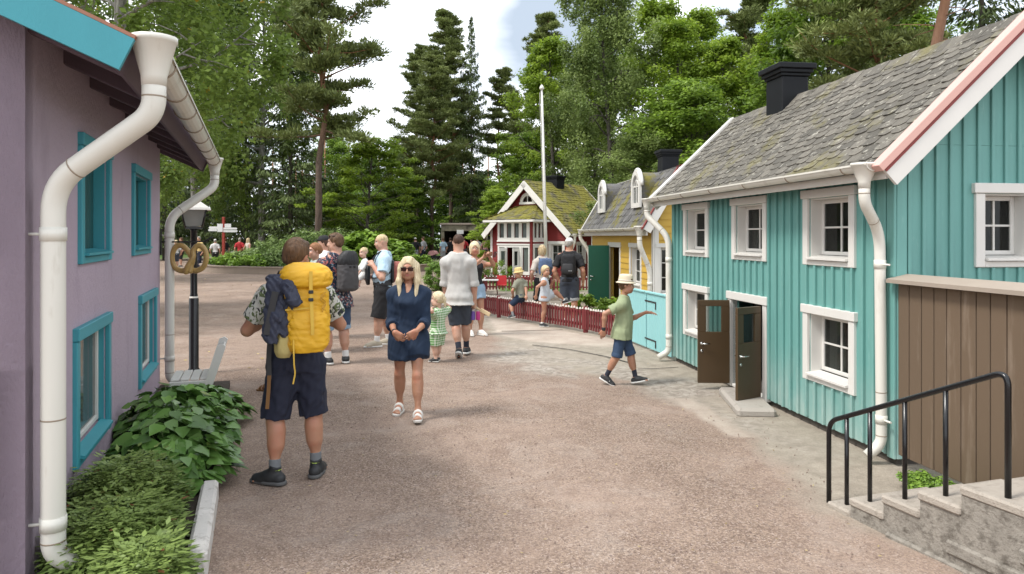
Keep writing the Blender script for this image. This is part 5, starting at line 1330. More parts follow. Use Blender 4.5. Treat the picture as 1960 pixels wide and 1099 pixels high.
def cr_interp(x, xp, yp):
    n = len(xp); m = np.zeros(n); d = np.diff(yp) / np.diff(xp)
    m[1:-1] = np.where(d[1:] * d[:-1] > 0, 2 * d[1:] * d[:-1] / (d[1:] + d[:-1] + 1e-12), 0); m[0], m[-1] = d[0], d[-1]
    i = np.clip(np.searchsorted(xp, x) - 1, 0, n - 2); h = xp[i + 1] - xp[i]; t = (x - xp[i]) / h
    return yp[i] * (2 * t ** 3 - 3 * t ** 2 + 1) + m[i] * h * (t ** 3 - 2 * t ** 2 + t) + yp[i + 1] * (3 * t ** 2 - 2 * t ** 3) + m[i + 1] * h * (t ** 3 - t ** 2)
def bounds(prims, pad):
    lo = np.full(3, 1e9); hi = -lo
    for p in prims:
        if p[0][0] == '-' or p[0] == 'hs': continue
        if p[0] in ('rc', 'fc'): q = [(p[1], max(p[3], p[4])), (p[2], max(p[3], p[4]))]
        elif p[0] == 'el': q = [(p[1], max(p[2]))]
        else:
            z = np.array(p[3]); q = [(np.array(p[1]) + np.array(p[2])[:, 2] * zz, max(r_[1], r_[2]) + abs(r_[3])) for zz, r_ in zip(z[:, 0], z)]
        for c, r_ in q: lo = np.minimum(lo, np.array(c) - r_); hi = np.maximum(hi, np.array(c) + r_)
    return lo - pad, hi + pad
def sdf_obj(name, prims, mats, parent, h, grow=0.0, wr=None, midx=None, own=False):
    lo, hi = bounds(prims, grow + 4 * h + (wr[0] if wr else 0)); f = Field(lo, hi, h)
    for p in prims: f.prim(p, grow if p[0] != 'hs' and p[0][0] != '-' else (0 if p[0] == 'hs' else -0.0))
    if wr: f.wrinkle(*wr)
    r = f.mesh()
    if r is None: return None
    V, Q = r; mi = None
    if midx is not None: mi = midx(V[Q].mean(1))
    return link_mesh(name, V, Q, mats, parent, mi, True, world=False)

# ---- materials of people
def skin_mat(name, col):
    m, nt, p, o = nodes_of(name)
    c = mixrgb(nt, noise(nt, 18, 4), tuple(x * .88 for x in col), tuple(min(1, x * 1.1) for x in col)); c = mixrgb(nt, ramp(nt, noise(nt, 5, 3), .5, .7), c, (col[0] * 1.02, col[1] * .82, col[2] * .8))
    nt.links.new(c, p.inputs['Base Color']); p.inputs['Roughness'].default_value = .5; p.inputs['Subsurface Weight'].default_value = .12; p.inputs['Subsurface Radius'].default_value = (.02, .008, .005)
    bump(nt, p, noise(nt, 140, 3), .08, .002); return m
def cloth(name, col, var=.14, weave=260, rough=.85, sheen=0):
    m = paint(name, col, rough, var, 9, weave, .25, .002); return m
def pattern_cloth(name, base, spots, scale=26, thr=.55, stretch=None):
    m, nt, p, o = nodes_of(name); c = mixrgb(nt, noise(nt, 30, 3), tuple(x * .85 for x in base), base)
    for i, s_ in enumerate(spots):
        t = nt.nodes.new('ShaderNodeTexCoord'); mp_ = nt.nodes.new('ShaderNodeMapping'); mp_.inputs['Location'].default_value = (3.1 * i, 1.7 * i, 5.3 * i); nt.links.new(t.outputs['Object'], mp_.inputs[0])
        c = mixrgb(nt, ramp(nt, noise(nt, scale * (1 + .15 * i), 3, .5, vec=mp_.outputs[0], dist=1.6, stretch=stretch), thr, thr + .03), c, s_)
    nt.links.new(c, p.inputs['Base Color']); p.inputs['Roughness'].default_value = .85; bump(nt, p, noise(nt, 260, 3), .2, .002); return m
def check_cloth(name, a, b, per=.035):
    m, nt, p, o = nodes_of(name); t = nt.nodes.new('ShaderNodeTexCoord'); s_ = nt.nodes.new('ShaderNodeSeparateXYZ'); nt.links.new(t.outputs['Object'], s_.inputs[0])
    st = [math_(nt, 'GREATER_THAN', math_(nt, 'FRACT', math_(nt, 'DIVIDE', s_.outputs[i], per)), .5) for i in (0, 2)]
    f = math_(nt, 'MULTIPLY', math_(nt, 'ADD', *st), .5); nt.links.new(mixrgb(nt, f, a, b), p.inputs['Base Color']); p.inputs['Roughness'].default_value = .9; return m
def hair_mat(name, lo, hi):
    m, nt, p, o = nodes_of(name); nz_ = noise(nt, 60, 4, .65, stretch=(1, 1, .12)); c = mixrgb(nt, ramp(nt, nz_, .32, .68), lo, hi)
    c = mixrgb(nt, ramp(nt, noise(nt, 9, 3), .4, .7), c, mixrgb(nt, .5, c, hi))
    nt.links.new(c, p.inputs['Base Color']); p.inputs['Roughness'].default_value = .55; p.inputs['Specular IOR Level'].default_value = .3; bump(nt, p, nz_, .8, .008); return m
M['skin'] = skin_mat('skin', (.50, .285, .20)); M['skin_tan'] = skin_mat('tanned_skin', (.42, .215, .135)); M['skin_pale'] = skin_mat('pale_skin', (.60, .375, .28))
M['lip'] = paint('lip', (.40, .15, .12), .45, .1); M['brow'] = paint('eyebrow', (.14, .09, .05), .8, .2); M['eye'] = paint('eye_dark', (.03, .022, .018), .15, .1, bstr=0); M['eyewhite'] = paint('eye_white', (.65, .62, .58), .25, .05, bstr=0)
M['hair_brown'] = hair_mat('brown_hair', (.035, .019, .010), (.15, .082, .042)); M['hair_dark'] = hair_mat('dark_hair', (.022, .012, .008), (.085, .042, .026)); M['hair_blond'] = hair_mat('blond_hair', (.30, .20, .09), (.72, .58, .36))
M['hair_red'] = hair_mat('auburn_hair', (.14, .055, .025), (.36, .17, .08)); M['hair_grey'] = hair_mat('grey_hair', (.16, .14, .12), (.42, .39, .35)); M['hair_platinum'] = hair_mat('light_blond_hair', (.45, .34, .19), (.82, .70, .48))
M['navy'] = cloth('navy_cloth', (.013, .016, .034)); M['denim'] = cloth('blue_denim', (.035, .065, .125), .35, 320); M['denim_dark'] = cloth('dark_denim', (.008, .022, .052), .3, 320); M['denim_light'] = cloth('faded_denim', (.26, .36, .47), .25, 320)
M['black_cloth'] = cloth('black_cloth', (.012, .012, .014)); M['white_cloth'] = cloth('white_cloth', (.68, .67, .65), .05); M['linen'] = cloth('pale_linen', (.47, .455, .43), .12); M['sage'] = cloth('sage_cotton', (.285, .33, .19), .06)
M['olive'] = cloth('olive_grey_cotton', (.24, .24, .18), .08); M['pale_dress'] = cloth('pale_blue_cotton', (.46, .49, .53), .1); M['light_blue'] = cloth('light_blue_cotton', (.42, .57, .68), .07); M['slate'] = cloth('slate_cloth', (.045, .055, .075), .15)
M['sock_white'] = cloth('white_sock', (.68, .67, .65), .05); M['sock_grey'] = cloth('grey_sock', (.16, .17, .18), .15); M['sock_dark'] = cloth('dark_sock', (.02, .024, .04)); M['red_cloth'] = cloth('red_cloth', (.42, .025, .03)); M['yellow_cloth'] = cloth('pale_yellow_cloth', (.66, .48, .20), .08)
M['grey_cloth'] = cloth('grey_cotton', (.36, .37, .37), .08); M['mint'] = cloth('grey_green_jacket', (.38, .43, .39), .1); M['straw'] = cloth('straw', (.62, .54, .40), .12, 120); M['straw_yellow'] = cloth('yellow_straw', (.66, .50, .22), .12, 120); M['pink_cloth'] = cloth('dusty_pink', (.50, .25, .24), .1); M['cream'] = cloth('cream_cotton', (.62, .55, .47), .06)
M['leafy'] = pattern_cloth('leaf_print_cotton', (.55, .55, .50), [(.02, .022, .024), (.10, .13, .05)], 15, .53); M['floral'] = pattern_cloth('flower_print_cotton', (.018, .030, .055), [(.45, .32, .30), (.30, .40, .46), (.42, .12, .10)], 16, .60)
M['check'] = check_cloth('green_check_cotton', (.66, .70, .58), (.085, .26, .055)); M['shoe_black'] = paint('black_shoe', (.022, .023, .025), .6, .3, 14, 80, .2, .003); M['shoe_white'] = paint('white_shoe', (.66, .64, .60), .6, .08, 14, 80, .15, .003); M['sole_white'] = paint('white_sole', (.66, .65, .62), .6, .1); M['sole_dark'] = paint('grey_sole', (.09, .09, .09), .7, .2)
M['shoe_beige'] = paint('beige_suede', (.40, .35, .27), .8, .12, 14); M['lens'] = paint('dark_lens', (.030, .010, .010), .08, .1, bstr=0); M['strap_dark'] = paint('dark_strap', (.02, .02, .022), .6, .2)
M['volt'] = paint('lime_lace', (.45, .62, .12), .6, .15); M['brown_strap'] = paint('brown_webbing', (.16, .075, .02), .7, .2)

def rot(yaw=0, pitch=0, roll=0):
    """head / foot / torso frames: yaw to the left, pitch forward-down, roll to the right"""
    return np.array(Matrix.Rotation(R(yaw), 3, 'Z') @ Matrix.Rotation(-R(pitch), 3, 'X') @ Matrix.Rotation(R(roll), 3, 'Y'))
def nrm(v): v = np.array(v, float); return v / (np.linalg.norm(v) + 1e-9)
def ik(a, t, l1, l2, hint):
    a = np.array(a, float); t = np.array(t, float); d = t - a; L_ = np.linalg.norm(d); mx_ = (l1 + l2) * .998
    if L_ > mx_: t = a + d / L_ * mx_; d = t - a; L_ = mx_
    L_ = max(L_, abs(l1 - l2) + .01); u = d / L_; x = (l1 * l1 - l2 * l2 + L_ * L_) / (2 * L_); hgt = math.sqrt(max(0, l1 * l1 - x * x)); hn = np.array(hint, float); hn = hn - u * (hn @ u); hn = nrm(hn)
    return a + u * x + hn * hgt, t

class Person:
    def __init__(s, X, Y, yaw, H, label, sex='m', skin='skin', bulk=1.0, hs=None, leg=None, lean=0, side=0, twist=0, head=(0, 0, 0), feet=None, hands=None, h=None, face=True, group=None, z=0, pelvis=(0, 0), dz=0, lips=True, shw=None, fingers=True):
        s.H = H; s.X, s.Y, s.yaw = X, Y, yaw; s.h = h or min(.018, max(.0062, .00095 * Y)); s.sex = sex; s.sk = skin; k = H * bulk; s.k = k; s.label = label
        hs = hs or H / (7.5 if sex == 'm' else 7.3); s.hs = hs; leg = leg or (.475 if sex == 'm' else .485)
        chin = H - hs; s.neck_l = .026 * H + .008
        # joints
        fe = {'L': (-.085 * H * .62, 0, 0, 8, 0), 'R': (.085 * H * .62, 0, 0, -8, 0)}; fe.update(feet or {}); s.feet = fe
        s.ank = .046 * H; hipz = leg * H + s.ank * 0 + dz
        T = rot(twist, lean, side); s.T = T; s.P = np.array([pelvis[0], pelvis[1], hipz + .035 * H]); tl = chin - s.neck_l - (leg + .035) * H    # pelvis centre to neck base
        s.tl = tl; s.neck = s.P + T @ np.array([0, -.012 * H, tl]); hr = rot(*head); s.hr = T @ hr if False else hr
        s.hc = s.neck + T @ np.array([0, .010 * H, s.neck_l * .9]) + s.hr @ np.array([0, .012 * hs / .23, hs * .52]); s.u = hs / .235
        sw = (shw or (.112 if sex == 'm' else .098)) * k; s.sw = sw
        s.J = {}
        ua, fa_ = .172 * H, .150 * H; th, sh = (hipz - s.ank) * .515 / 1.0, (hipz - s.ank) * .495; s.hl = .105 * H
        for n, sg in (('L', -1), ('R', 1)):
            sho = s.P + T @ np.array([sg * sw, -.012 * H, tl - .068 * H]); hip = s.P + rot(twist * .4) @ np.array([sg * .052 * k, 0, -.035 * H])
            fx, fy, fz, ty, pi_ = fe[n][:5]; ft = np.array([fx, fy, fz]); fr_ = rot(ty, pi_); an = ft + fr_ @ np.array([0, 0, s.ank])
            kn, an = ik(hip, an, th, sh, fe[n][5] if len(fe[n]) > 5 else (sg * .12 - math.sin(R(ty)) * .6, 1, 0))
            hd = (hands or {}).get(n, (None,)); tgt = hd[0] if hd[0] is not None else s.P + np.array([sg * (.155 * k), .02, -.03 * H])
            hint = hd[1] if len(hd) > 1 and hd[1] is not None else (sg * .5, -1, 0)
            el, wr_ = ik(sho, tgt, ua, fa_, hint)
            s.J[n] = dict(sho=sho, hip=hip, knee=kn, ank=an, foot=an - fr_ @ np.array([0, 0, s.ank]), fr=fr_, el=el, wr=wr_, palm=hd[2] if len(hd) > 2 else (-sg * 1, 0, 0), curl=hd[3] if len(hd) > 3 else .45, hdir=hd[4] if len(hd) > 4 else None)
        s.o = None; s.build_body(face, lips, fingers, group, z)
    # ---- limb and trunk radii
    def torso(s, g=0.0, top=True, low=True, belly=0):
        k = s.k; T_ = s.tl
        if s.sex == 'm': L_ = [(-.052, .080, .058, 0), (-.02, .092, .065, -.004), (.03, .088, .062, 0), (.09, .080 + belly * .5, .057 + belly, .004 + belly * .6), (.15, .084, .061 + belly * .4, .002), (.205, .092, .066, 0), (.245, .089, .060, -.004), (.272, .068, .048, -.008), (.298, .046, .038, -.010)]
        elif s.sex == 'f': L_ = [(-.052, .082, .058, -.002), (-.015, .102, .068, -.006), (.03, .092, .062, -.002), (.09, .073, .052, .002), (.15, .080, .060, .005), (.195, .090, .070, .010), (.235, .091, .056, .0), (.268, .076, .045, -.006), (.296, .040, .035, -.010)]
        else: L_ = [(-.055, .080, .064, 0), (-.02, .092, .070, 0), (.03, .088, .070, .004), (.09, .085, .068, .008), (.15, .086, .064, .004), (.20, .090, .060, 0), (.24, .088, .054, -.004), (.268, .070, .046, -.006), (.296, .040, .036, -.008)]
        ref = .298; return [(z / ref * T_ if z > 0 else z * s.H, a * k + g, b * k + g, c * k) for z, a, b, c in L_]
    def limb_r(s):
        k = s.k; f = 1.0 if s.sex == 'm' else .88 if s.sex == 'f' else .95
        return dict(sho=.036 * k * f, ua=.031 * k * f, el=.0245 * k * f, fa=.0262 * k * f, wr=.0165 * k * f, th=.053 * k * (1.0 if s.sex == 'm' else 1.05), kn=.031 * k * (1 if s.sex == 'm' else .96), ca=.0300 * k, an=.0188 * k)
    def arm(s, n, full=True):
        j = s.J[n]; r = s.limb_r(); sg = -1 if n == 'L' else 1; mid = j['el'] + (j['wr'] - j['el']) * .28
        p = [('rc', j['sho'], j['el'], r['ua'] * 1.12, r['el'], .03 * s.H), ('el', j['sho'] + np.array([0, 0, -.004 * s.H]), (r['sho'] * 1.05,) * 3, None, .045 * s.H),
             ('rc', j['el'], mid, r['el'], r['fa'], .012 * s.H), ('rc', mid, j['wr'], r['fa'], r['wr'], .012 * s.H)]
        return p
    def leg(s, n):
        j = s.J[n]; r = s.limb_r(); ax = nrm(j['ank'] - j['knee']); back = -nrm(np.cross(np.cross(ax, nrm(j['knee'] - j['hip'] + 1e-4)), ax)) if False else None
        fwd = s.J[n]['fr'] @ np.array([0, 1, 0]); fwd = nrm(fwd - ax * (fwd @ ax)); L_ = np.linalg.norm(j['ank'] - j['knee'])
        calf = j['knee'] + ax * L_ * .30 - fwd * r['ca'] * .32
        return [('rc', j['hip'], j['knee'], r['th'], r['kn'], .03 * s.H), ('rc', j['knee'], j['ank'], r['kn'] * .92, r['an'], .014 * s.H), ('rc', calf - ax * L_ * .08, calf + ax * L_ * .16, r['ca'] * .95, r['ca'] * .80, .045 * s.H), ('el', j['knee'] + fwd * r['kn'] * .22, (r['kn'] * .88,) * 3, None, .02 * s.H)]
    def hand(s, n):
        j = s.J[n]; H = s.H; sg = -1 if n == 'L' else 1
        d = nrm(j['hdir']) if j['hdir'] is not None else nrm(j['wr'] - j['el']); pn = np.array(j['palm'], float); pn = nrm(pn - d * (pn @ d)); sd_3 = np.cross(d, pn) * -sg     # towards the thumb
        w_ = j['wr']; rf = max(.0050 * H, s.h * .82); P_ = []; q = H * (1.0 if s.sex in 'mf' else 1.05)
        for k in range(4):
            off = (1.5 - k) * .0122 * q; kn = w_ + d * (.050 - .004 * abs(k - 1)) * q + sd_3 * off
            P_.append(('rc', w_ + d * .008 * q + sd_3 * off * .55, kn, .0098 * q, .0088 * q, .012 * q))
            if k == 3 or True:
                ln = (.0255, .0285, .0265, .0205)[k] * q; c = j['curl'] * (1 + .12 * k); a = kn; ang = 0
                for m_, (fl, ll) in enumerate(((30, 1.0), (42, .68), (28, .50))):
                    ang += R(fl * 1.6) * c; b = a + (d * math.cos(ang) + pn * math.sin(ang)) * ln * ll; P_.append(('rc', a, b, rf * (1.06 - .08 * m_), rf * (.98 - .10 * m_), .002)); a = b
        tb = w_ + d * .014 * q + sd_3 * .016 * q + pn * .003 * q; t1 = tb + nrm(d * .75 + sd_3 * .75 + pn * .3) * .026 * q; t2 = t1 + nrm(d + sd_3 * (.3 - .3 * j['curl']) + pn * (.25 + .5 * j['curl'])) * .021 * q
        P_ += [('rc', tb, t1, .0105 * q, rf * 1.15, .010 * q), ('rc', t1, t2, rf * 1.12, rf * .95, .003)]
        return P_
    def head_prims(s):
        u = s.u; A = s.hr; c = s.hc; p = lambda x, y, z: c + A @ (np.array([x, y, z]) * u); e = lambda x, y, z, r, k: ('el', p(x, y, z), tuple(np.array(r) * u), A, k * u)
        kid = s.sex == 'c'; P_ = [e(0, -.012, .030, (.077, .096, .088), .01), e(0, .030, -.040, (.060 if kid else .057, .066, .074), .03), e(0, .064, -.094 if not kid else -.085, (.026, .022, .020), .03)]
        for sg in (-1, 1): P_ += [e(sg * .034, .072, -.035, (.028, .022, .026), .02), e(sg * .052, .02, -.07, (.018, .04, .03), .03)]
        P_ += [e(0, .082, .026, (.052, .014, .014), .02)]
        for sg in (-1, 1): P_.append(('-el', p(sg * .032, .100, .004), tuple(np.array((.019, .016, .012)) * u), A, .012 * u))
        nl = .8 if kid else 1.0
        P_ += [('rc', p(0, .088, .012), p(0, .100 + .008 * nl, -.030), .0085 * u, .0125 * u * nl, .012 * u), e(-.011, .096, -.034, (.009, .010, .008), .008), e(.011, .096, -.034, (.009, .010, .008), .008)]
        P_ += [e(0, .088, -.056, (.023, .012, .0065), .006), e(0, .087, -.067, (.019, .012, .007), .006)]
        for sg in (-1, 1): P_ += [e(sg * .078, -.010, -.004, (.010, .020, .031), .008)]
        r = s.k * (.033 if s.sex == 'm' else .027); P_ += [('rc', s.neck + np.array([0, 0, -.02 * s.H]), c + A @ (np.array([0, -.018, -.045]) * u), r * 1.15, r if not kid else r * .95, .03 * s.H * .8)]
        return P_
    def foot_prims(s, n):
        j = s.J[n]; A = j['fr']; o_ = j['foot']; q = s.H; p = lambda x, y, z: o_ + A @ (np.array([x, y, z]) * q); sg = -1 if n == 'L' else 1
        P_ = [('rc', p(0, -.020, .022), p(0, .025, .024), .0205 * q, .021 * q, .01 * q), ('rc', p(0, .02, .026), p(-sg * .004, .085, .014), .020 * q, .013 * q, .02 * q), ('rc', p(sg * .012, .055, .012), p(sg * .012, .085, .011), .012 * q, .010 * q, .01 * q), ('rc', p(0, 0, .045), p(0, .02, .025), .019 * q, .02 * q, .02 * q)]
        for k in range(5): x = -sg * (.019 - .0095 * k); P_.append(('rc', p(x, .085, .010), p(x * 1.08, .108 - .005 * k, .008), max(.0065 * q, s.h * .7), max(.006 * q, s.h * .65), .003))
        return P_
    def build_body(s, face, lips, fingers, group, z):
        P_ = [('lo', s.P, s.T, s.torso(), .01, 2.3)]; H_ = s.H
        if s.sex == 'm': P_ += [('rc', s.P + s.T @ np.array([sg * .05 * s.k, -.012 * s.H, s.tl - .012 * s.H]), s.P + s.T @ np.array([sg * s.sw * .82, -.014 * s.H, s.tl - .044 * s.H]), .026 * s.k, .024 * s.k, .05 * s.H) for sg in (-1, 1)]
        for n in 'LR': P_ += s.arm(n) + s.leg(n) + s.hand(n)
        s.bare = getattr(s, 'bare', False)
        P_ += s.head_prims()
        for n in 'LR': P_ += s.foot_prims(n)
        u, A, c = s.u, s.hr, s.hc
        def mi(C):
            q = ((C - c) @ A) / u; r = np.zeros(len(C), np.int32); x, y, zz_ = np.abs(q[:, 0]), q[:, 1], q[:, 2]
            near = (np.abs(q) < .2).all(1)
            r[near & (x < .022) & (y > .083) & (zz_ < -.0495) & (zz_ > -.074)] = 1
            r[near & (x > .014) & (x < .052) & (y > .055) & (zz_ > .022 + (x - .03) * -.1) & (zz_ < .033)] = 2
            if face:
                ey = near & (((x - .032) / .0165) ** 2 + ((zz_ - .004) / .0085) ** 2 < 1) & (y > .05); r[ey] = 3
                r[near & (((x - .032) / .0075) ** 2 + ((zz_ - .004) / .0085) ** 2 < 1) & (y > .05)] = 4
            return r
        s.o = sdf_obj('person', P_, [M[s.sk], M['lip'], M['brow'], M['eyewhite'], M['eye']], None, s.h, midx=mi)
        s.o.location = (s.X, s.Y, z); s.o.rotation_euler = (0, 0, R(s.yaw)); tag(s.o, s.label, 'person', group)
    # ---- garments
    def top(s, mat, name='shirt', g=.012, sleeve=.55, fore=None, hem=-.03, flare=.0, wr=(.004, 7), neck=.85, belly=0, loose=0.0, sl_r=1.25, cuff=None, collar=False, hemz=None, straps=False, sg_only=None):
        """upper garment; sleeve: fraction of the upper arm covered, fore: fraction of the forearm"""
        H = s.H; L_ = s.torso(g * H / 1.75, belly=belly); hz_ = hem * H; L2 = [l for l in L_ if l[0] > hz_ + .01]; l0 = [np.interp(hz_, [l[0] for l in L_], [l[i] for l in L_]) for i in (1, 2, 3)]
        if hz_ < L_[0][0]: l0 = list(L_[0][1:])
        if hem < -.02: mxa, mxb = .103 * s.k + g * H / 1.75, .072 * s.k + g * H / 1.75; l0 = [max(l0[0], mxa), max(l0[1], mxb), l0[2]]; L2 = [(l[0], max(l[1], mxa), max(l[2], mxb), l[3]) if l[0] < .01 * H else l for l in L2]
        L2 = [(hz_, l0[0] + flare * H, l0[1] + flare * H, l0[2])] + [(l[0], l[1] + loose * H * max(0, 1 - l[0] / (.2 * H)), l[2] + loose * H * max(0, 1 - l[0] / (.2 * H)), l[3]) for l in L2]
        L2 = [l for l in L2 if l[0] <= s.tl * 1.001]
        if straps: L2 = [l for l in L2 if l[0] < s.tl * (neck + .08)]
        P_ = [('lo', s.P, s.T, L2, .01, 2.35)]; r = s.limb_r(); gg = g * H / 1.75
        if not straps:
            nr_ = s.k * (.033 if s.sex == 'm' else .027); up_ = nrm(s.hc - s.neck); P_.append(('fc', s.neck - s.T[:, 2] * .035 * H, s.neck + up_ * .006 * H, nr_ * 1.5 + gg, nr_ * 1.18 + gg * .7, .03 * H))
        if not straps:
            P_ += [('rc', s.P + s.T @ np.array([q * .05 * s.k, -.012 * H, s.tl - .016 * H]), s.P + s.T @ np.array([q * s.sw * .85, -.014 * H, s.tl - .060 * H]), .024 * s.k + gg, .022 * s.k + gg, .04 * H) for q in (-1, 1)]
        for n in 'LR':
            j = s.J[n]
            if straps:
                sgn = -1 if n == 'L' else 1; P_.append(('rc', s.P + s.T @ np.array([sgn * .055 * s.k, -.03 * H, s.tl - .02 * H]), s.P + s.T @ np.array([sgn * .06 * s.k, .03 * H, s.tl - .07 * H]), .022 * H, .02 * H, .02 * H)); continue
            if sleeve <= 0: continue
            e_ = j['sho'] + (j['el'] - j['sho']) * min(sleeve, 1)
            P_.append(('el', j['sho'] + np.array([0, 0, -.004 * H]), (r['sho'] * 1.08 + gg * 1.1,) * 3, None, .045 * H))
            if fore is None: P_.append(('fc', j['sho'], e_, r['ua'] * 1.2 + gg * 1.1, (r['ua'] * .95) * sl_r + gg, .014 * H))
            else:
                w_ = j['el'] + (j['wr'] - j['el']) * fore
                P_ += [('rc', j['sho'], j['el'], r['ua'] * 1.14 + gg + .003 * H, r['el'] * sl_r + gg, .008 * H), ('fc', j['el'], w_, r['el'] * sl_r + gg, r['fa'] * sl_r + gg, .012 * H)]
                if cuff: a = j['el'] + (j['wr'] - j['el']) * max(0, fore - cuff); P_.append(('fc', a, w_, r['fa'] * sl_r + gg * 1.6, r['fa'] * sl_r + gg * 1.6, .004))
        if collar:
            for q in (-1, 1): P_.append(('rc', s.neck + s.T @ np.array([q * .022 * H, -.012 * H, -.004 * H]), s.neck + s.T @ np.array([q * .020 * H, .022 * H, -.018 * H]), .012 * H, .009 * H, .006 * H))
            P_.append(('rc', s.neck + s.T @ np.array([-.02 * H, -.02 * H, .0]), s.neck + s.T @ np.array([.02 * H, -.02 * H, .0]), .013 * H, .013 * H, .01 * H))
        s.cut = []
        o = sdf_obj(name, P_ + s.cut, M[mat], s.o, s.h, wr=(wr[0] * H / 1.75, wr[1], int(H * 1000)) if wr else None); return o
    def shorts(s, mat, frac=.8, name='shorts', g=.014, flare=.012, rise=.03, wr=(.004, 6), cuff=0, cuffmat=None, skirt=False):
        """frac: how far down the thigh (1 = knee)"""
        H = s.H; gg = g * H / 1.75; L_ = s.torso(gg); T0 = rise * H; L2 = [l for l in L_ if l[0] < T0 - .005]; a_ = [np.interp(T0, [l[0] for l in L_], [l[i] for l in L_]) for i in (1, 2, 3)]; L2 = L2 + [(T0, *a_)]
        P_ = [('lo', s.P, s.T, L2, .01, 2.3)]; r = s.limb_r(); cu = []
        for n in 'LR':
            j = s.J[n]; f = frac[n] if isinstance(frac, dict) else frac
            if f <= 1: e_ = j['hip'] + (j['knee'] - j['hip']) * f; P_.append(('fc', j['hip'], e_, r['th'] + gg, (r['th'] + (r['kn'] - r['th']) * f) + gg + flare * H, .03 * H))
            else:
                e_ = j['knee'] + (j['ank'] - j['knee']) * (f - 1); P_ += [('rc', j['hip'], j['knee'], r['th'] + gg, r['kn'] + gg + flare * H, .03 * H), ('fc', j['knee'], e_, r['kn'] + gg + flare * H, r['kn'] + gg + flare * H, .01 * H)]
            if cuff:
                d = nrm(e_ - (j['hip'] if f <= 1 else j['knee'])); cu.append(('fc', e_ - d * cuff * H, e_ + d * .002, (r['th'] + (r['kn'] - r['th']) * min(1, f)) + gg + flare * H + .006, (r['th'] + (r['kn'] - r['th']) * min(1, f)) + gg + flare * H + .006, 0))
        o = sdf_obj(name, P_, M[mat], s.o, s.h, wr=(wr[0] * H / 1.75, wr[1], int(H * 777)) if wr else None)
        for q in cu: sdf_obj('rolled_cuff', [q], M[cuffmat or mat], o, s.h)
        return o
    def dress(s, mat, hem, name='dress', g=.016, flare=.06, sleeve=.5, fore=None, wr=(.005, 6), neck=.92, sl_r=1.25, cuff=None, collar=False, waist=0.0, sleeveless=False, thigh=None):
        H = s.H; gg = g * H / 1.75; L_ = s.torso(gg); zb = hem - s.P[2]; top_ = [l for l in L_ if l[0] < s.tl * (neck + .08)]; top_ = top_ if sleeveless else L_
        L2 = [(zb, .090 * s.k + flare, .064 * s.k + flare * .8, .0), (zb * .5 - .02, .098 * s.k + flare * .7, .068 * s.k + flare * .6, .0)] + [(l[0], l[1] + waist * H, l[2] + waist * H, l[3]) for l in top_ if l[0] > -.03 * H]
        P_ = [('lo', s.P, s.T, L2, .01, 2.2)]; r = s.limb_r()
        P_ += [('rc', s.P + s.T @ np.array([q * .05 * s.k, -.012 * H, s.tl - .018 * H]), s.P + s.T @ np.array([q * s.sw * (.85 if not sleeveless else .7), -.014 * H, s.tl - .048 * H]), .022 * s.k + gg, .022 * s.k + gg, .04 * H) for q in (-1, 1)]
        for n, f in (thigh or {}).items():
            j = s.J[n]; P_.append(('fc', j['hip'], j['hip'] + (j['knee'] - j['hip']) * f, r['th'] + gg + .01, r['th'] * .9 + gg + .02, .05 * H))
        for n in 'LR':
            if sleeveless: continue
            j = s.J[n]; e_ = j['sho'] + (j['el'] - j['sho']) * min(sleeve, 1); P_.append(('el', j['sho'], (r['sho'] + gg,) * 3, None, .04 * H))
            if fore is None: P_.append(('fc', j['sho'], e_, r['ua'] * 1.12 + gg, r['ua'] * sl_r + gg, .03 * H))
            else:
                w_ = j['el'] + (j['wr'] - j['el']) * fore; P_ += [('rc', j['sho'], j['el'], r['ua'] * 1.12 + gg, r['el'] * sl_r + gg, .03 * H), ('fc', j['el'], w_, r['el'] * sl_r + gg, r['fa'] * sl_r + gg, .012 * H)]
                if cuff: a = j['el'] + (j['wr'] - j['el']) * max(0, fore - cuff); P_.append(('fc', a, w_, r['fa'] * sl_r + gg * 1.5, r['fa'] * sl_r + gg * 1.5, .004))
        if collar:
            for q in (-1, 1): P_.append(('rc', s.neck + s.T @ np.array([q * .026 * H, -.012 * H, .0]), s.neck + s.T @ np.array([q * .020 * H, .028 * H, -.022 * H]), .012 * H, .010 * H, .006 * H))
            P_.append(('-rc', s.neck + s.T @ np.array([0, .03 * H, -.012 * H]), s.neck + s.T @ np.array([0, .062 * H, -.085 * H]), .024 * H, .004 * H, .004))
        return sdf_obj(name, P_, M[mat], s.o, s.h, wr=(wr[0] * H / 1.75, wr[1], int(H * 555)) if wr else None)
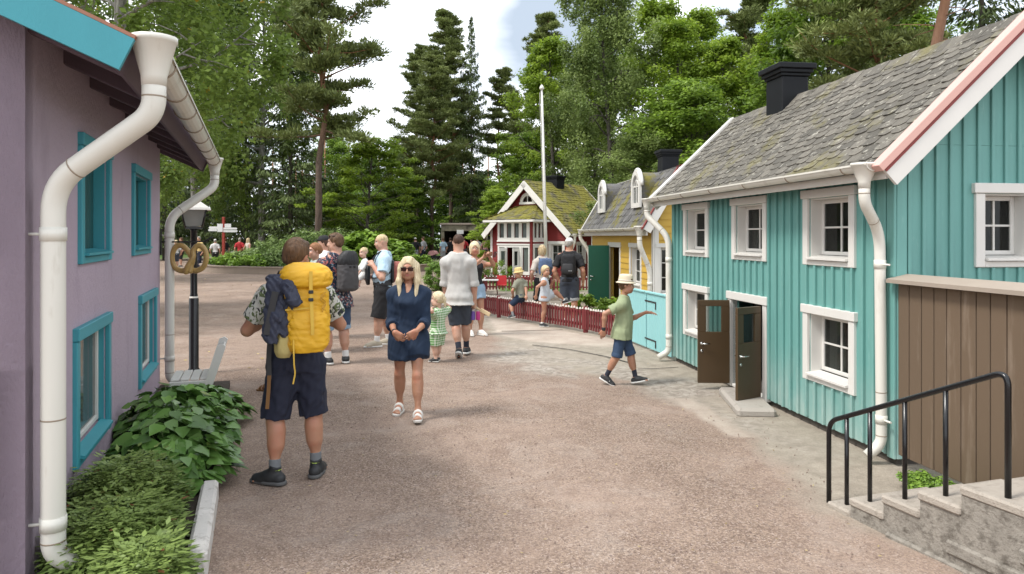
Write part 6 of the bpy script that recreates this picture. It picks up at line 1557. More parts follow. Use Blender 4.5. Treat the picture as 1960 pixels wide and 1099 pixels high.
    def shoes(s, mat='shoe_black', sole='sole_white', sock=None, sock_h=.05, high=False, accent=None, side=None, stripes=False):
        q = s.H
        for n in 'LR':
            if side and n != side: continue
            j = s.J[n]; A = j['fr']; o_ = j['foot']; p = lambda x, y, z: o_ + A @ (np.array([x, y, z]) * q); sg = -1 if n == 'L' else 1
            P_ = [('rc', p(0, -.022, .024), p(0, .03, .026), .0255 * q, .0262 * q, .01 * q), ('rc', p(0, .02, .030), p(-sg * .002, .092, .015), .025 * q, .0185 * q, .02 * q), ('rc', p(sg * .012, .05, .014), p(sg * .010, .088, .013), .016 * q, .014 * q, .01 * q), ('fc', p(0, .012, .025), p(0, -.006, .056 if not high else .075), .025 * q, .0245 * q, .012 * q), ('hs', p(0, 0, -.002), A @ np.array([0, 0, -1.0])), ]
            S_ = [('rc', p(0, -.024, .006), p(0, .03, .006), .0285 * q, .0285 * q, .005 * q), ('rc', p(0, .02, .006), p(0, .094, .006), .0285 * q, .0235 * q, .01 * q), ('hs', p(0, 0, .0145), A @ np.array([0, 0, 1.0])), ('hs', p(0, 0, -.001), A @ np.array([0, 0, -1.0]))]
            o = sdf_obj('shoe', P_, M[mat], s.o, min(s.h, .009) if s.Y < 20 else s.h); so = sdf_obj('sole', S_, M[sole], o, min(s.h, .009) if s.Y < 20 else s.h)
            if stripes:
                mb = MB()
                for yy in (.030, .042, .054): mb.tube([p(sg * .0265, yy - .012, .012), p(sg * .0235, yy, .034)], .0028 * q, 5)
                mb.build('stripe', M['sole_white'], o, world=False)
            if accent:
                mb = MB()
                for yy in (.030, .045, .06): mb.tube([p(-.016, yy, .047 - yy * .25), p(0, yy + .004, .053 - yy * .30), p(.016, yy, .047 - yy * .25)], .0022 * q, 5)
                mb.tube([p(.02 * math.cos(a / 10 * 6.28), -.004 + .022 * math.sin(a / 10 * 6.28), .060) for a in range(10)], .0028 * q, 5, closed=True)
                mb.build('lace', M[accent], o, world=False)
            if sock:
                d = nrm(j['knee'] - j['ank']); r = s.limb_r()['an']; sdf_obj('sock', [('fc', j['ank'] - d * .02 * q, j['ank'] + d * sock_h * q, r * 1.12 + .003, r * 1.16 + .004, 0)], M[sock], s.o, min(s.h, .010))
    def sandals(s, mat='shoe_white'):
        q = s.H
        for n in 'LR':
            j = s.J[n]; A = j['fr']; o_ = j['foot']; p = lambda x, y, z: o_ + A @ (np.array([x, y, z]) * q)
            S_ = [('rc', p(0, -.024, .002), p(0, .03, .002), .0265 * q, .027 * q, .005 * q), ('rc', p(0, .02, .002), p(0, .092, .002), .027 * q, .0275 * q, .01 * q), ('hs', p(0, 0, .004), A @ np.array([0, 0, 1.0])), ('hs', p(0, 0, -.014), A @ np.array([0, 0, -1.0]))]
            o = sdf_obj('sandal', S_, M[mat], s.o, s.h * .8)
            f = [(t_, a, b, ra + .005 * q, rb + .005 * q, k) for t_, a, b, ra, rb, k in s.foot_prims(n)[:4]]
            for y0, y1 in ((.058, .082), (.022, .040)):
                sdf_obj('strap', f + [('hs', p(0, y1, 0), A @ np.array([0, 1.0, 0])), ('hs', p(0, y0, 0), A @ np.array([0, -1.0, 0])), ('hs', p(0, 0, .002), A @ np.array([0, 0, -1.0]))], M[mat], o, s.h * .8)
    def hair(s, mat, kind='short', vol=1.0, part=0, tail=False, ln=0.0):
        u, A, c = s.u, s.hr, s.hc; p = lambda x, y, z: c + A @ (np.array([x, y, z]) * u); e = lambda x, y, z, r, k: ('el', p(x, y, z), tuple(np.array(r) * u), A, k * u); g = .010 * vol
        P_ = [e(0, -.014, .034, (.079 + g, .099 + g, .090 + g * 1.3), .01)]
        if kind == 'short':
            P_ += [e(.02, .045, .088, (.05, .045, .03 * vol), .02), e(-.02, -.06, -.02, (.06, .045, .05), .03), ('hs', p(0, .072, .066), A @ np.array([0, .78, -.62])), ]
        elif kind == 'buzz':
            P_ = [e(0, -.013, .031, (.0795, .099, .0905), .01), ('hs', p(0, .078, .058), A @ np.array([0, .70, -.70]))]
        elif kind == 'bob':
            P_ += [e(0, -.045, -.03, (.088, .075, .10), .03)] + [('rc', p(q * .07, .0, .03), p(q * .072, .005, -.085), .03 * u, .022 * u, .03 * u) for q in (-1, 1)] + [e(0, .085, -.01, (.0, .0, .0), 0)][:0] + [('-el', p(0, .10, -.04), tuple(np.array((.062, .075, .10)) * u), A, .01 * u)]
        elif kind == 'long':
            for q in (-1, 1):
                P_ += [('rc', p(q * .030, .035, .105), p(q * .082, .022, .0), .026 * u, .024 * u, .03 * u), ('rc', p(q * .082, .022, .0), p(q * .098, .03 + ln * .12, -.13), .024 * u, .03 * u, .03 * u), ('rc', p(q * .098, .03 + ln * .12, -.13), p(q * (.085), .055 + ln * .2, -.20 - ln), .03 * u, .014 * u, .03 * u), ('rc', p(q * .075, -.04, .02), p(q * .10, -.035, -.16 - ln * .4), .045 * u, .04 * u, .04 * u)]
            P_ += [('rc', p(0, -.07, .02), p(0, -.085, -.15), .06 * u, .05 * u, .04 * u), ('-el', p(0, .105, -.025), tuple(np.array((.064, .075, .095)) * u), A, .012 * u), ('-rc', p(0, .10, -.08), p(0, .09, -.3), .045 * u, .05 * u, .01 * u)]
        elif kind == 'tied':
            P_ += [e(0, -.10, .0, (.035, .04, .04), .03), ('hs', p(0, .074, .070), A @ np.array([0, .80, -.60]))]
            if tail: P_ += [('rc', p(0, -.11, .0), p(0, -.13, -.12), .03 * u, .014 * u, .02 * u)]
        return sdf_obj('hair', P_, M[mat], s.o, s.h * .9, wr=(.0035 * u * vol, 16, 5, (1, 1, .35)))
    def headfr(s): A = s.hr; return Fr(s.hc, A[:, 0], A[:, 1], A[:, 2])
    def hat(s, mat, brim=.145, crown=.105, ht=.10, band=None, name='hat', z=.055):
        u = s.u; f = s.headfr().sub(0, -.012 * u, z * u); mb = MB(); 
        prof = [(brim * u, -.022 * u), (brim * u * 1.005, -.016 * u), (brim * .86 * u, -.006 * u), (crown * u, .004 * u), (crown * .99 * u, .03 * u), (crown * .93 * u, ht * .75 * u), (crown * .82 * u, ht * .97 * u), (crown * .55 * u, ht * 1.02 * u), (crown * .2 * u, ht * .93 * u), (.002, ht * .90 * u)]
        mb.lathe(f, prof, 26, sy=1.12, sx=.98); o = mb.build(name, M[mat], s.o, world=False)
        if band: b = MB(); b.lathe(f, [(crown * 1.012 * u, .005 * u), (crown * 1.0 * u, .03 * u)], 26, sy=1.12, sx=.98); b.build('hat_band', M[band], o, world=False)
    def cap(s, mat):
        u = s.u; A = s.hr; p = lambda x, y, z: s.hc + A @ (np.array([x, y, z]) * u)
        P_ = [('el', p(0, -.014, .045), tuple(np.array((.090, .110, .092)) * u), A, .0), ('hs', p(0, 0, .035), A @ np.array([0, -.1, -1.0])), ('el', p(0, .115, .050), tuple(np.array((.066, .070, .007)) * u), rot_mul(A, 12), .006 * u)]
        return sdf_obj('cap', P_, M[mat], s.o, min(s.h, .010))
    def sunglasses(s, up=False):
        u = s.u; f = s.headfr().sub(0, 0, (.004 if not up else .085) * u); mb = MB(); y0 = .098 * u if not up else .06 * u
        for q in (-1, 1):
            mb.bbox(f, q * .036 * u - .030 * u, q * .036 * u + .030 * u, y0 - .004, y0 + .006, -.020 * u, .018 * u, .004); mb.tube([f(q * .066 * u, y0, .012 * u), f(q * .082 * u, .04 * u, .012 * u), f(q * .082 * u, -.02 * u, .006 * u)], .0035 * u, 5)
        mb.tube([f(-.012 * u, y0, .006 * u), f(.012 * u, y0, .006 * u)], .004 * u, 5); mb.build('sunglasses', M['lens'], s.o, world=False)
    def bracelet(s, n, mat='strap_dark', w=.008, frac=.96):
        j = s.J[n]; a = j['el'] + (j['wr'] - j['el']) * frac; d = nrm(j['wr'] - j['el']); r = s.limb_r()['wr'] + .003; sdf_obj('wristband', [('fc', a - d * w, a + d * w, r + .003, r + .003, 0)], M[mat], s.o, min(s.h, .006))
    def fr(s):  # person's local frame in the world (for things they carry)
        y = R(s.yaw); return Fr((s.X, s.Y, s.o.location.z), (math.cos(y), math.sin(y), 0), (-math.sin(y), math.cos(y), 0))
    def held(s, name, label, cat):
        return empty(name, tuple(s.o.location), rz=R(s.yaw), label=label, cat=cat)
def rot_mul(A, pitch): return A @ rot(0, pitch)
def local(X, Y, yaw, px, py, depth):
    """photo pixel at a distance -> coordinates in a person's own frame"""
    w_ = P(px, py, depth); dx, dy = w_[0] - X, w_[1] - Y; c, s_ = math.cos(R(yaw)), math.sin(R(yaw)); return np.array([c * dx + s_ * dy, -s_ * dx + c * dy, w_[2]])
# ================================================================== THE CAST
# ---- the backpacker
X_, Y_, yw = -1.64, 5.55, 22
lc = lambda px, py, d: local(X_, Y_, yw, px, py, Y_ + d)
bp = Person(X_, Y_, yw, 1.82, 'man seen from behind in navy shorts carrying the big yellow backpack', skin='skin_tan', lean=2, head=(-34, 4, 0),
    feet={'L': (-.155, -.03, 0, 50, 0), 'R': (.155, .05, 0, -22, 0)},
    hands={'L': (np.array([-.13, .21, 1.27]), (-1, -.5, -.62), (1, -.3, 0), .8), 'R': (np.array([.13, .20, 1.29]), (1, -.4, -.62), (-1, -.3, 0), .8)})
bp.top('leafy', 't_shirt', sleeve=.66, hem=.02, flare=.0, g=.013, sl_r=1.4, wr=(.005, 6)); bp.shorts('navy', {'L': .97, 'R': .95}, g=.020, flare=.014, rise=.06, wr=(.008, 5)); bp.hair('hair_brown', 'short', 1.2); bp.shoes('shoe_black', 'sole_dark', 'sock_grey', .055, high=True, accent='volt')
# ---- the woman in the denim dress
X_, Y_, yw = -1.06, 7.52, 180
lc = lambda px, py, d: local(X_, Y_, yw, px, py, Y_ + d)
wd = Person(X_, Y_, yw, 1.63, 'blonde woman in sunglasses and dark denim shirt dress walking with clasped hands', sex='f', skin='skin_tan', head=(0, 3, 0), lean=2, bulk=.97,
    feet={'R': (.12, -.17, 0, -4, 0), 'L': (-.115, .17, 0, 6, -8)}, hands={'R': (lc(755, 636, -.235), (.35, -1, -.1), (-.3, -.9, 0), .6, (-.8, .12, -.6)), 'L': (lc(797, 634, -.265), (-.35, -1, -.1), (.3, -.9, 0), .6, (.8, .1, -.6))}, face=False)
wd.dress('denim_dark', .60, sleeve=1, fore=.42, cuff=.16, collar=True, flare=.045, g=.015, wr=(.006, 5), sl_r=1.15, thigh={'L': .45, 'R': .45}); wd.hair('hair_platinum', 'long', .8, ln=.10); wd.sunglasses(); wd.sandals(); wd.bracelet('R')
# ---- the man in the white shirt
X_, Y_, yw = -.82, 11.2, -2
lc = lambda px, py, d: local(X_, Y_, yw, px, py, Y_ + d)
ws_ = Person(X_, Y_, yw, 1.88, 'man in pale linen shirt with rolled sleeves walking away with dark shorts', head=(2, 2, 0), bulk=1.0, shw=.102,
    feet={'L': (.02, -.16, .05, 0, 34), 'R': (.10, .22, 0, -4, 0)}, hands={'L': (lc(855, 580, .10), (-1, -.6, 0), (.8, .2, 0), .8), 'R': (lc(910, 590, .05), (1, -.7, 0), (-.8, .2, 0), .9)})
ws_.top('linen', 'shirt', sleeve=1, fore=.12, cuff=.12, hem=-.085, flare=.024, loose=.006, wr=(.0045, 4.5), collar=True, sl_r=1.25, g=.013); ws_.shorts('slate', .98, rise=-.04, g=.010, flare=.012, wr=(.005, 6)); ws_.hair('hair_dark', 'buzz'); ws_.shoes('shoe_black', 'sole_white', 'sock_dark', .07); ws_.bracelet('L')
# ---- the toddler in green checks
X_, Y_, yw = -1.09, 10.8, 62
lc = lambda px, py, d: local(X_, Y_, yw, px, py, Y_ + d)
td = Person(X_, Y_, yw, 1.02, 'blond toddler in a green and white checked top and shorts', sex='c', skin='skin_pale', hs=.215, leg=.42, bulk=1.2, head=(18, 0, 0), feet={'L': (-.065, .0, 0, 10, 0), 'R': (.06, .05, 0, -12, 0)},
    hands={'L': (lc(826, 592, -.12), (-.6, -.6, -.4), (0, -1, 0), .8), 'R': (lc(849, 578, .16), (1, -.3, -.6), (0, 0, -1), .6)})
td.top('check', 'checked_top', g=.024, sleeve=.8, hem=-.05, flare=.03, wr=(.005, 9)); td.shorts('check', .95, g=.026, flare=.03, wr=(.005, 9)); td.hair('hair_platinum', 'tied', 1.1, tail=True); td.shoes('shoe_black', 'sole_white')
# ---- the man in the flowered shirt
X_, Y_, yw = -2.56, 10.65, 46
lc = lambda px, py, d: local(X_, Y_, yw, px, py, Y_ + d)
fl = Person(X_, Y_, yw, 1.88, 'man in dark flower-print shirt and jean shorts turning his head left', head=(42, 2, 0), bulk=1.10, feet={'L': (-.12, .02, 0, 8, 0), 'R': (.13, -.05, 0, -30, 0)}, hands={'L': (lc(600, 560, .2), (-1, -.3, -.4), (1, 0, 0), .7), 'R': (lc(652, 580, .25), (1, -.6, -.3), (-1, 0, 0), .7)})
fl.top('floral', 'flowered_shirt', sleeve=.75, hem=-.075, flare=.020, loose=.010, wr=(.006, 5), collar=True, sl_r=1.4, belly=.012); fl.shorts('denim', .96, g=.013, flare=.012, cuff=.025, cuffmat='denim_light'); fl.hair('hair_brown', 'short', 1.25); fl.shoes('shoe_black', 'sole_white', 'sock_white', .05); fl.sunglasses(up=True)
# ---- the father with the baby
X_, Y_, yw = -2.18, 12.35, 100
lc = lambda px, py, d: local(X_, Y_, yw, px, py, Y_ + d)
fa = Person(X_, Y_, yw, 1.88, 'balding man in light blue T-shirt and black shorts holding a baby in a carrier', head=(6, 8, 0), bulk=1.10, feet={'L': (-.13, .10, 0, 10, 0), 'R': (.12, -.10, 0, -6, 0)},
    hands={'L': (lc(714, 508, -.28), (-.5, -.9, -.7), (.9, .2, 0), .7), 'R': (lc(705, 530, .14), (1, -.5, -.6), (-.9, .2, 0), .7)})
fa.top('light_blue', 't_shirt', sleeve=.72, hem=-.02, g=.016, sl_r=1.35, wr=(.005, 6), belly=.012); fa.shorts('black_cloth', 1.0, g=.022, flare=.022, wr=(.006, 5)); fa.hair('hair_blond', 'buzz'); fa.shoes('shoe_beige', 'sole_white', 'sock_white', .055)
bx, by_ = X_ - .31, Y_ - .01
bb = Person(bx, by_, 112, .72, 'baby in white clothes facing out of the carrier', sex='c', skin='skin_pale', hs=.175, leg=.36, bulk=1.25, z=.94, dz=0, h=.008, head=(20, 4, 0), feet={'L': (-.09, .12, .06, 12, -20), 'R': (.09, .12, .05, -12, -20)}, hands={'L': ((-.16, .12, .30), (-1, -.3, -.3), (0, 0, -1), .5), 'R': ((.16, .12, .30), (1, -.3, -.3), (0, 0, -1), .5)})
bb.top('white_cloth', 'romper', g=.02, sleeve=1, fore=.5, hem=-.05, wr=(.004, 9)); bb.shorts('white_cloth', 1.3, g=.018, wr=(.004, 9)); bb.shoes('pink_cloth', 'sole_white'); bb.hair('hair_blond', 'buzz')
# ---- woman and capped person behind the backpacker
X_, Y_, yw = -3.15, 11.7, 128
wf = Person(X_, Y_, yw, 1.73, 'auburn-haired woman in a grey-green jacket looking left past the backpacker', sex='f', head=(0, 0, 0)); wf.top('mint', 'jacket', sleeve=1, fore=.9, hem=-.03, wr=(.006, 6)); wf.shorts('navy', 1.9, name='trousers'); wf.hair('hair_red', 'tied', 1.0); wf.shoes()
wc = Person(-3.42, 13.3, 100, 1.85, 'person in white with a dark cap, mostly hidden behind the man in flowers', head=(0, 0, 0)); wc.top('white_cloth', 't_shirt', sleeve=.6); wc.shorts('slate', 1.0); wc.hair('hair_dark', 'short'); wc.cap('black_cloth'); wc.shoes()
wh = Person(-2.74, 8.85, 20, 1.42, 'child in sandals hidden behind the backpacker, only feet showing', sex='c', hs=.21, leg=.47, feet={'L': (-.20, -.05, 0, 50, 0), 'R': (.10, 0, 0, -10, 0)}, hands={'L': ((-.05, .2, .85), (-.3, -1, 0), (0, -1, 0), .5)}); wh.top('navy', 't_shirt', sleeve=.6); wh.shorts('black_cloth', .9); wh.hair('hair_brown', 'short'); wh.sandals('brown_strap')
# ---- the woman with the phone
X_, Y_, yw = -.70, 13.7, 206
lc = lambda px, py, d: local(X_, Y_, yw, px, py, Y_ + d)
ph = Person(X_, Y_, yw, 1.73, 'blonde woman in black top and denim shorts taking a picture with her phone', sex='f', skin='skin_tan', head=(-14, 0, 0), feet={'R': (.09, .0, 0, -8, 0), 'L': (-.09, .08, 0, 12, 0)}, hands={'L': (lc(936, 490, -.30), (-1, .2, -.8), (.5, .7, .2), .6), 'R': (lc(926, 492, -.26), (1, .2, -.9), (-.5, .7, .2), .6)})
ph.top('black_cloth', 'tank_top', straps=True, hem=-.01, g=.008, neck=.80, wr=(.003, 7)); ph.shorts('denim_light', .42, g=.014, flare=.018); ph.hair('hair_platinum', 'bob', 1.6); ph.shoes('shoe_white', 'sole_white')
# ---- the boy with the hat walking to the houses
X_, Y_, yw = 1.36, 9.15, 252
lc = lambda px, py, d: local(X_, Y_, yw, px, py, Y_ + d)
by2 = Person(X_, Y_, yw, 1.36, 'boy in sage T-shirt and straw hat striding towards the turquoise house', sex='c', skin='skin_tan', hs=.205, leg=.485, bulk=.93, lean=5, head=(6, 3, 0), pelvis=(0, .02), dz=-.02,
    feet={'R': (.06, -.20, .04, -6, 26), 'L': (-.06, .19, .012, 4, -12)}, hands={'R': (lc(1155, 632, -.12), (.4, -1, .1), (-.6, -.2, 0), .5), 'L': (lc(1236, 598, .10), (-.3, -.7, -1), (.1, .2, -1), .25, (.12, 1, .05))}, h=.0075)
by2.top('sage', 't_shirt', g=.018, sleeve=.68, hem=-.085, flare=.022, loose=.014, sl_r=1.4, wr=(.005, 6)); by2.shorts('denim', 1.0, rise=-.04, g=.008, flare=.015, cuff=.02, cuffmat='denim', wr=(.006, 7)); by2.hair('hair_brown', 'short', 1.0); by2.hat('straw', brim=.128, crown=.096, ht=.105, band='cream'); by2.shoes('shoe_black', 'sole_white', 'sock_dark', .11, stripes=True); by2.bracelet('R', w=.016)
# ---- the two children on the fence
X_, Y_, yw = .20, 15.75, 40
bf2 = Person(X_, Y_, yw, 1.12, 'small boy in yellow straw hat sitting astride the red fence', sex='c', skin='skin_tan', hs=.20, leg=.44, bulk=1.1, dz=.03, lean=8, head=(60, 10, 0), h=.010,
    feet={'L': (-.24, -.02, .12, 40, 10), 'R': (.22, .10, .12, -20, 10)}, hands={'L': (local(X_, Y_, yw, 982, 566, Y_ - .02), (-1, -.5, 0), (0, 0, -1), .5), 'R': (local(X_, Y_, yw, 1008, 572, Y_ - .22), (1, -.5, 0), (0, 0, -1), .5)})
bf2.top('olive', 't_shirt', g=.018, sleeve=.7, hem=-.04, wr=(.005, 8)); bf2.shorts('denim_dark', .95, g=.018); bf2.hair('hair_blond', 'short'); bf2.hat('straw_yellow', brim=.128, crown=.094, ht=.10); bf2.shoes('shoe_black', 'sole_white', 'sock_grey', .07)
X_, Y_, yw = .66, 15.0, 262
gi = Person(X_, Y_, yw, 1.24, 'girl in a pale sleeveless dress climbing over the red fence', sex='c', skin='skin_tan', hs=.21, leg=.47, lean=3, head=(-38, 2, 0), h=.010, feet={'R': (.05, -.04, 0, 0, 0), 'L': (-.16, .42, .46, 0, -14, (-.2, .6, 1))},
    hands={'L': (local(X_, Y_, yw, 1058, 540, Y_ + .12), (-.6, -.3, -.8), (0, 0, -1), .4), 'R': (local(X_, Y_, yw, 1026, 566, Y_ - .2), (1, -.6, -.2), (-1, 0, 0), .5)})
gi.dress('pale_dress', .52, flare=.035, g=.018, sleeveless=True, wr=(.006, 7), thigh={'L': .75}); gi.hair('hair_blond', 'tied', 1.1, tail=True); gi.shoes('shoe_black', 'sole_white', 'sock_white', .03)
# ---- couple behind the fence
X_, Y_, yw = 1.23, 15.7, -14
cm = Person(X_, Y_, yw, 1.80, 'man in black T-shirt and white cap behind the fence with a black backpack', skin='skin_tan', head=(-6, 4, 0), bulk=1.05, h=.012, hands={'L': (local(X_, Y_, yw, 1072, 540, Y_), (-1, -.6, 0), (.6, .2, -.2), .6)})
cm.top('black_cloth', 't_shirt', sleeve=.7, sl_r=1.35, hem=-.03); cm.shorts('slate', .96, g=.018, flare=.014, cuff=.02, cuffmat='grey_cloth'); cm.hair('hair_grey', 'short'); cm.cap('white_cloth'); cm.shoes('shoe_white', 'sole_white')
X_, Y_, yw = .70, 16.9, 10
cw = Person(X_, Y_, yw, 1.63, 'woman with wavy light brown hair and blue backpack behind the fence', sex='f', skin='skin', head=(-4, 0, 0), h=.012); cw.top('cream', 't_shirt', sleeve=.8); cw.shorts('black_cloth', 1.1, name='skirt', flare=.03); cw.hair('hair_blond', 'bob', 1.5); cw.shoes()
# ---- people far off, small in the picture
def far_person(px, Y, H, yaw, label, top_mat, bot_mat, hair='hair_brown', sex='m', hk='short', cap=None, frac=.95, hands=None, dress=None, group='people far across the square', **k):
    p = Person((px - CX) / F * Y, Y, yaw, H, label, sex=sex, group=group, hands=hands, h=.016, face=False, hs=(.2 if sex == 'c' else None), **k)
    if dress: p.dress(dress, .55, sleeveless=True, flare=.05)
    else: p.top(top_mat, 't_shirt', sleeve=.7, sl_r=1.3); p.shorts(bot_mat, frac, g=.02, flare=.015)
    p.hair(hair, hk)
    if cap: p.cap(cap)
    p.shoes('shoe_black', 'sole_white'); return p
far_person(381, 42, 1.82, 150, 'far man in pale yellow T-shirt beyond the gold pretzel', 'yellow_cloth', 'navy', 'hair_grey', frac=1.9)
far_person(337, 41, 1.62, 60, 'far person in white T-shirt at the corner pipe of the mauve house', 'white_cloth', 'slate', 'hair_blond', sex='f')
far_person(347, 44, 1.75, 120, 'far person in dark grey T-shirt behind the one in white', 'slate', 'black_cloth')
far_person(412, 44, 1.66, 10, 'far person in white T-shirt left of the red signpost', 'white_cloth', 'black_cloth', 'hair_grey', cap='white_cloth')
far_person(431, 47, 1.7, 70, 'far person in dark clothes right behind the red signpost', 'black_cloth', 'black_cloth', frac=1.9)
far_person(459, 46, 1.74, 5, 'far man in red T-shirt with his back turned', 'red_cloth', 'black_cloth', 'hair_grey', frac=1.9)
far_person(475, 45, 1.72, -30, 'far long-haired woman in a pale skirt near the rhododendrons', 'cream', 'white_cloth', 'hair_blond', sex='f', hk='long', dress='cream')
far_person(795, 48, 1.74, 20, 'far man in black T-shirt and white cap by the kerb', 'black_cloth', 'grey_cloth', cap='white_cloth')
far_person(810, 47.5, 1.80, 70, 'far man in grey T-shirt pushing a pram', 'grey_cloth', 'navy', frac=1.0)
far_person(848, 50, 1.72, 40, 'far person in light blue shirt beside the kiosk queue', 'light_blue', 'grey_cloth')
for i, (px, Y, H, yw, lab, a, b, hr_, sx) in enumerate([(862, 50.5, 1.72, 10, 'kiosk visitor in black at the left of the queue', 'black_cloth', 'black_cloth', 'hair_dark', 'm'), (872, 51.5, 1.60, 40, 'kiosk visitor in white next to the one in black', 'white_cloth', 'slate', 'hair_blond', 'f'),
        (903, 51.5, 1.66, 80, 'kiosk visitor in white right of the white shirt man', 'white_cloth', 'slate', 'hair_dark', 'f'), (914, 52, 1.74, 0, 'kiosk visitor in grey under the middle of the roof', 'grey_cloth', 'black_cloth', 'hair_grey', 'm'), (928, 51, 1.70, -30, 'kiosk visitor in pink at the right of the queue', 'pink_cloth', 'slate', 'hair_brown', 'f'), (888, 52.5, 1.75, 20, 'kiosk visitor in red in the middle of the queue', 'red_cloth', 'slate', 'hair_brown', 'm')]):
    far_person(px, Y, H, yw, lab, a, b, hr_, sex=sx, group='people queuing at the kiosk')
# ================================================================== CARRIED THINGS
def soft(name, prims, mat, parent, h=.008, wr=(.004, 7, 3), grow=0): return sdf_obj(name, prims, M[mat], parent, h, grow=grow, wr=wr)
M['pack_yellow'] = cloth('yellow_ripstop', (.66, .36, .012), .12, 200, .55); M['pack_yellow_dark'] = cloth('ochre_ripstop', (.46, .24, .012), .12, 200, .55); M['khaki'] = cloth('khaki_mesh', (.42, .34, .13), .1, 200); M['pack_strap'] = cloth('yellow_webbing', (.62, .40, .06), .1)
M['jacket_navy'] = cloth('dark_blue_softshell', (.030, .035, .060), .2, 200, .7); M['pack_grey'] = cloth('charcoal_nylon', (.068, .064, .066), .15, 220, .75); M['blue_pack'] = cloth('blue_grey_nylon', (.10, .15, .26), .15, 200); M['red_pack'] = cloth('brick_red_nylon', (.36, .12, .10), .15, 200)
I3 = np.eye(3)
def slab_levels(z0, z1, a, b, y=0, top=.75, n=5): return [(z0, a * .80, b * .75, y), (z0 + .05, a, b, y), ((z0 + z1) / 2, a * 1.04, b * 1.05, y), (z1 - .06, a * .98, b, y), (z1, a * top, b * top, y)]
# the yellow hiking backpack (in the backpacker's own frame: x right, y forward)
t = bp.held('hiking_backpack', 'big yellow hiking backpack on the back of the man in navy shorts', 'backpack')
yb_ = -.265
soft('pack_body', [('lo', (0.035, yb_, 0), I3, slab_levels(1.03, 1.50, .170, .125), .02, 2.8)], 'pack_yellow', t, .0075, (.0055, 8, 3, (1, 1, 2.2)))
soft('front_pocket', [('lo', (0.055, yb_ - .095, 0), I3, [(1.02, .10, .05, 0), (1.08, .135, .065, 0), (1.22, .14, .065, 0), (1.30, .125, .05, 0), (1.34, .09, .02, 0)], .02, 2.6)], 'pack_yellow', t, .0075, (.004, 9, 9, (1, 1, 2)))
soft('pack_base', [('lo', (0.035, yb_ - .006, 0), I3, [(1.01, .11, .08, 0), (1.035, .150, .115, 0), (1.09, .168, .128, 0), (1.115, .160, .12, 0)], .02, 2.8)], 'pack_yellow_dark', t, .0075, (.003, 9, 4))
soft('lid', [('lo', (0.045, yb_ + .005, 0), I3, [(1.475, .150, .115, -.0), (1.50, .182, .150, -.01), (1.56, .190, .155, -.01), (1.62, .160, .125, .0), (1.655, .09, .07, .02)], .02, 2.6)], 'pack_yellow', t, .0075, (.006, 7, 5, (1.5, 1, 2)))
soft('side_pocket', [('lo', (-.115, yb_ - .02, 0), I3, [(.985, .045, .075, 0), (1.03, .062, .095, 0), (1.15, .055, .09, 0), (1.22, .03, .06, 0)], .02, 2.5)], 'khaki', t, .0075, (.003, 9, 6))
def strap(name, pts, w, th, mat, parent, nrm_=(0, -1, 0)):
    mb = MB(); pts = [Vector(p) for p in smooth_path(pts, 4)]; vs = []
    for i, p in enumerate(pts):
        tg_ = (pts[min(i + 1, len(pts) - 1)] - pts[max(i - 1, 0)]).normalized(); n_ = Vector(nrm_); s_ = tg_.cross(n_).normalized(); n_ = s_.cross(tg_).normalized()
        vs += [p - s_ * w / 2, p + s_ * w / 2, p + s_ * w / 2 + n_ * th, p - s_ * w / 2 + n_ * th]
    k = len(pts); fs = [(4 * i + a, 4 * i + (a + 1) % 4, 4 * i + 4 + (a + 1) % 4, 4 * i + 4 + a) for i in range(k - 1) for a in range(4)] + [(3, 2, 1, 0), (4 * k - 4, 4 * k - 3, 4 * k - 2, 4 * k - 1)]
    mb.add(vs, fs); return mb.build(name, M[mat], parent, world=False)
strap('strap', [(.06, yb_ - .165, 1.60), (.06, yb_ - .168, 1.47), (.065, yb_ - .165, 1.36), (.07, yb_ - .178, 1.20), (.07, yb_ - .172, 1.15)], .024, .004, 'pack_strap', t)
strap('strap', [(-.11, yb_ - .13, 1.33), (-.02, yb_ - .145, 1.335), (.05, yb_ - .15, 1.34)], .012, .004, 'pack_strap', t)
strap('strap', [(-.055, yb_ - .14, 1.12), (-.055, yb_ - .15, 1.02), (-.05, yb_ - .13, .93), (-.04, yb_ - .11, .88), (-.055, yb_ - .10, .80)], .010, .004, 'pack_strap', t)
for q in (-1, 1): strap('shoulder_strap', [(q * .075, -.15, 1.50), (q * .095, -.09, 1.575), (q * .10, .02, 1.58), (q * .115, .125, 1.47), (q * .13, .15, 1.30), (q * .155, .06, 1.14), (q * .14, -.12, 1.05)], .055, .014, 'strap_dark', t, (0, 0, 1))
for z in (1.445, 1.425): strap('strap', [(.17, yb_ - .10, z), (.12, yb_ - .155, z - .03), (.18, yb_ - .1, z - .07), (.13, yb_ - .15, z - .11), (.18, yb_ - .09, z - .14)], .007, .003, 'pack_yellow_dark', t)
strap('strap', [(.165, yb_ - .12, 1.30), (.172, yb_ - .11, 1.2), (.17, yb_ - .11, 1.08)], .012, .004, 'pack_yellow_dark', t)
for p_ in ((.06, yb_ - .172, 1.455), (.06, yb_ - .17, 1.40)):
    mb = MB(); mb.bbox(W, p_[0] - .017, p_[0] + .017, p_[1] - .008, p_[1] + .004, p_[2] - .012, p_[2] + .012, .003); mb.build('buckle', M['strap_dark'], t, world=False)
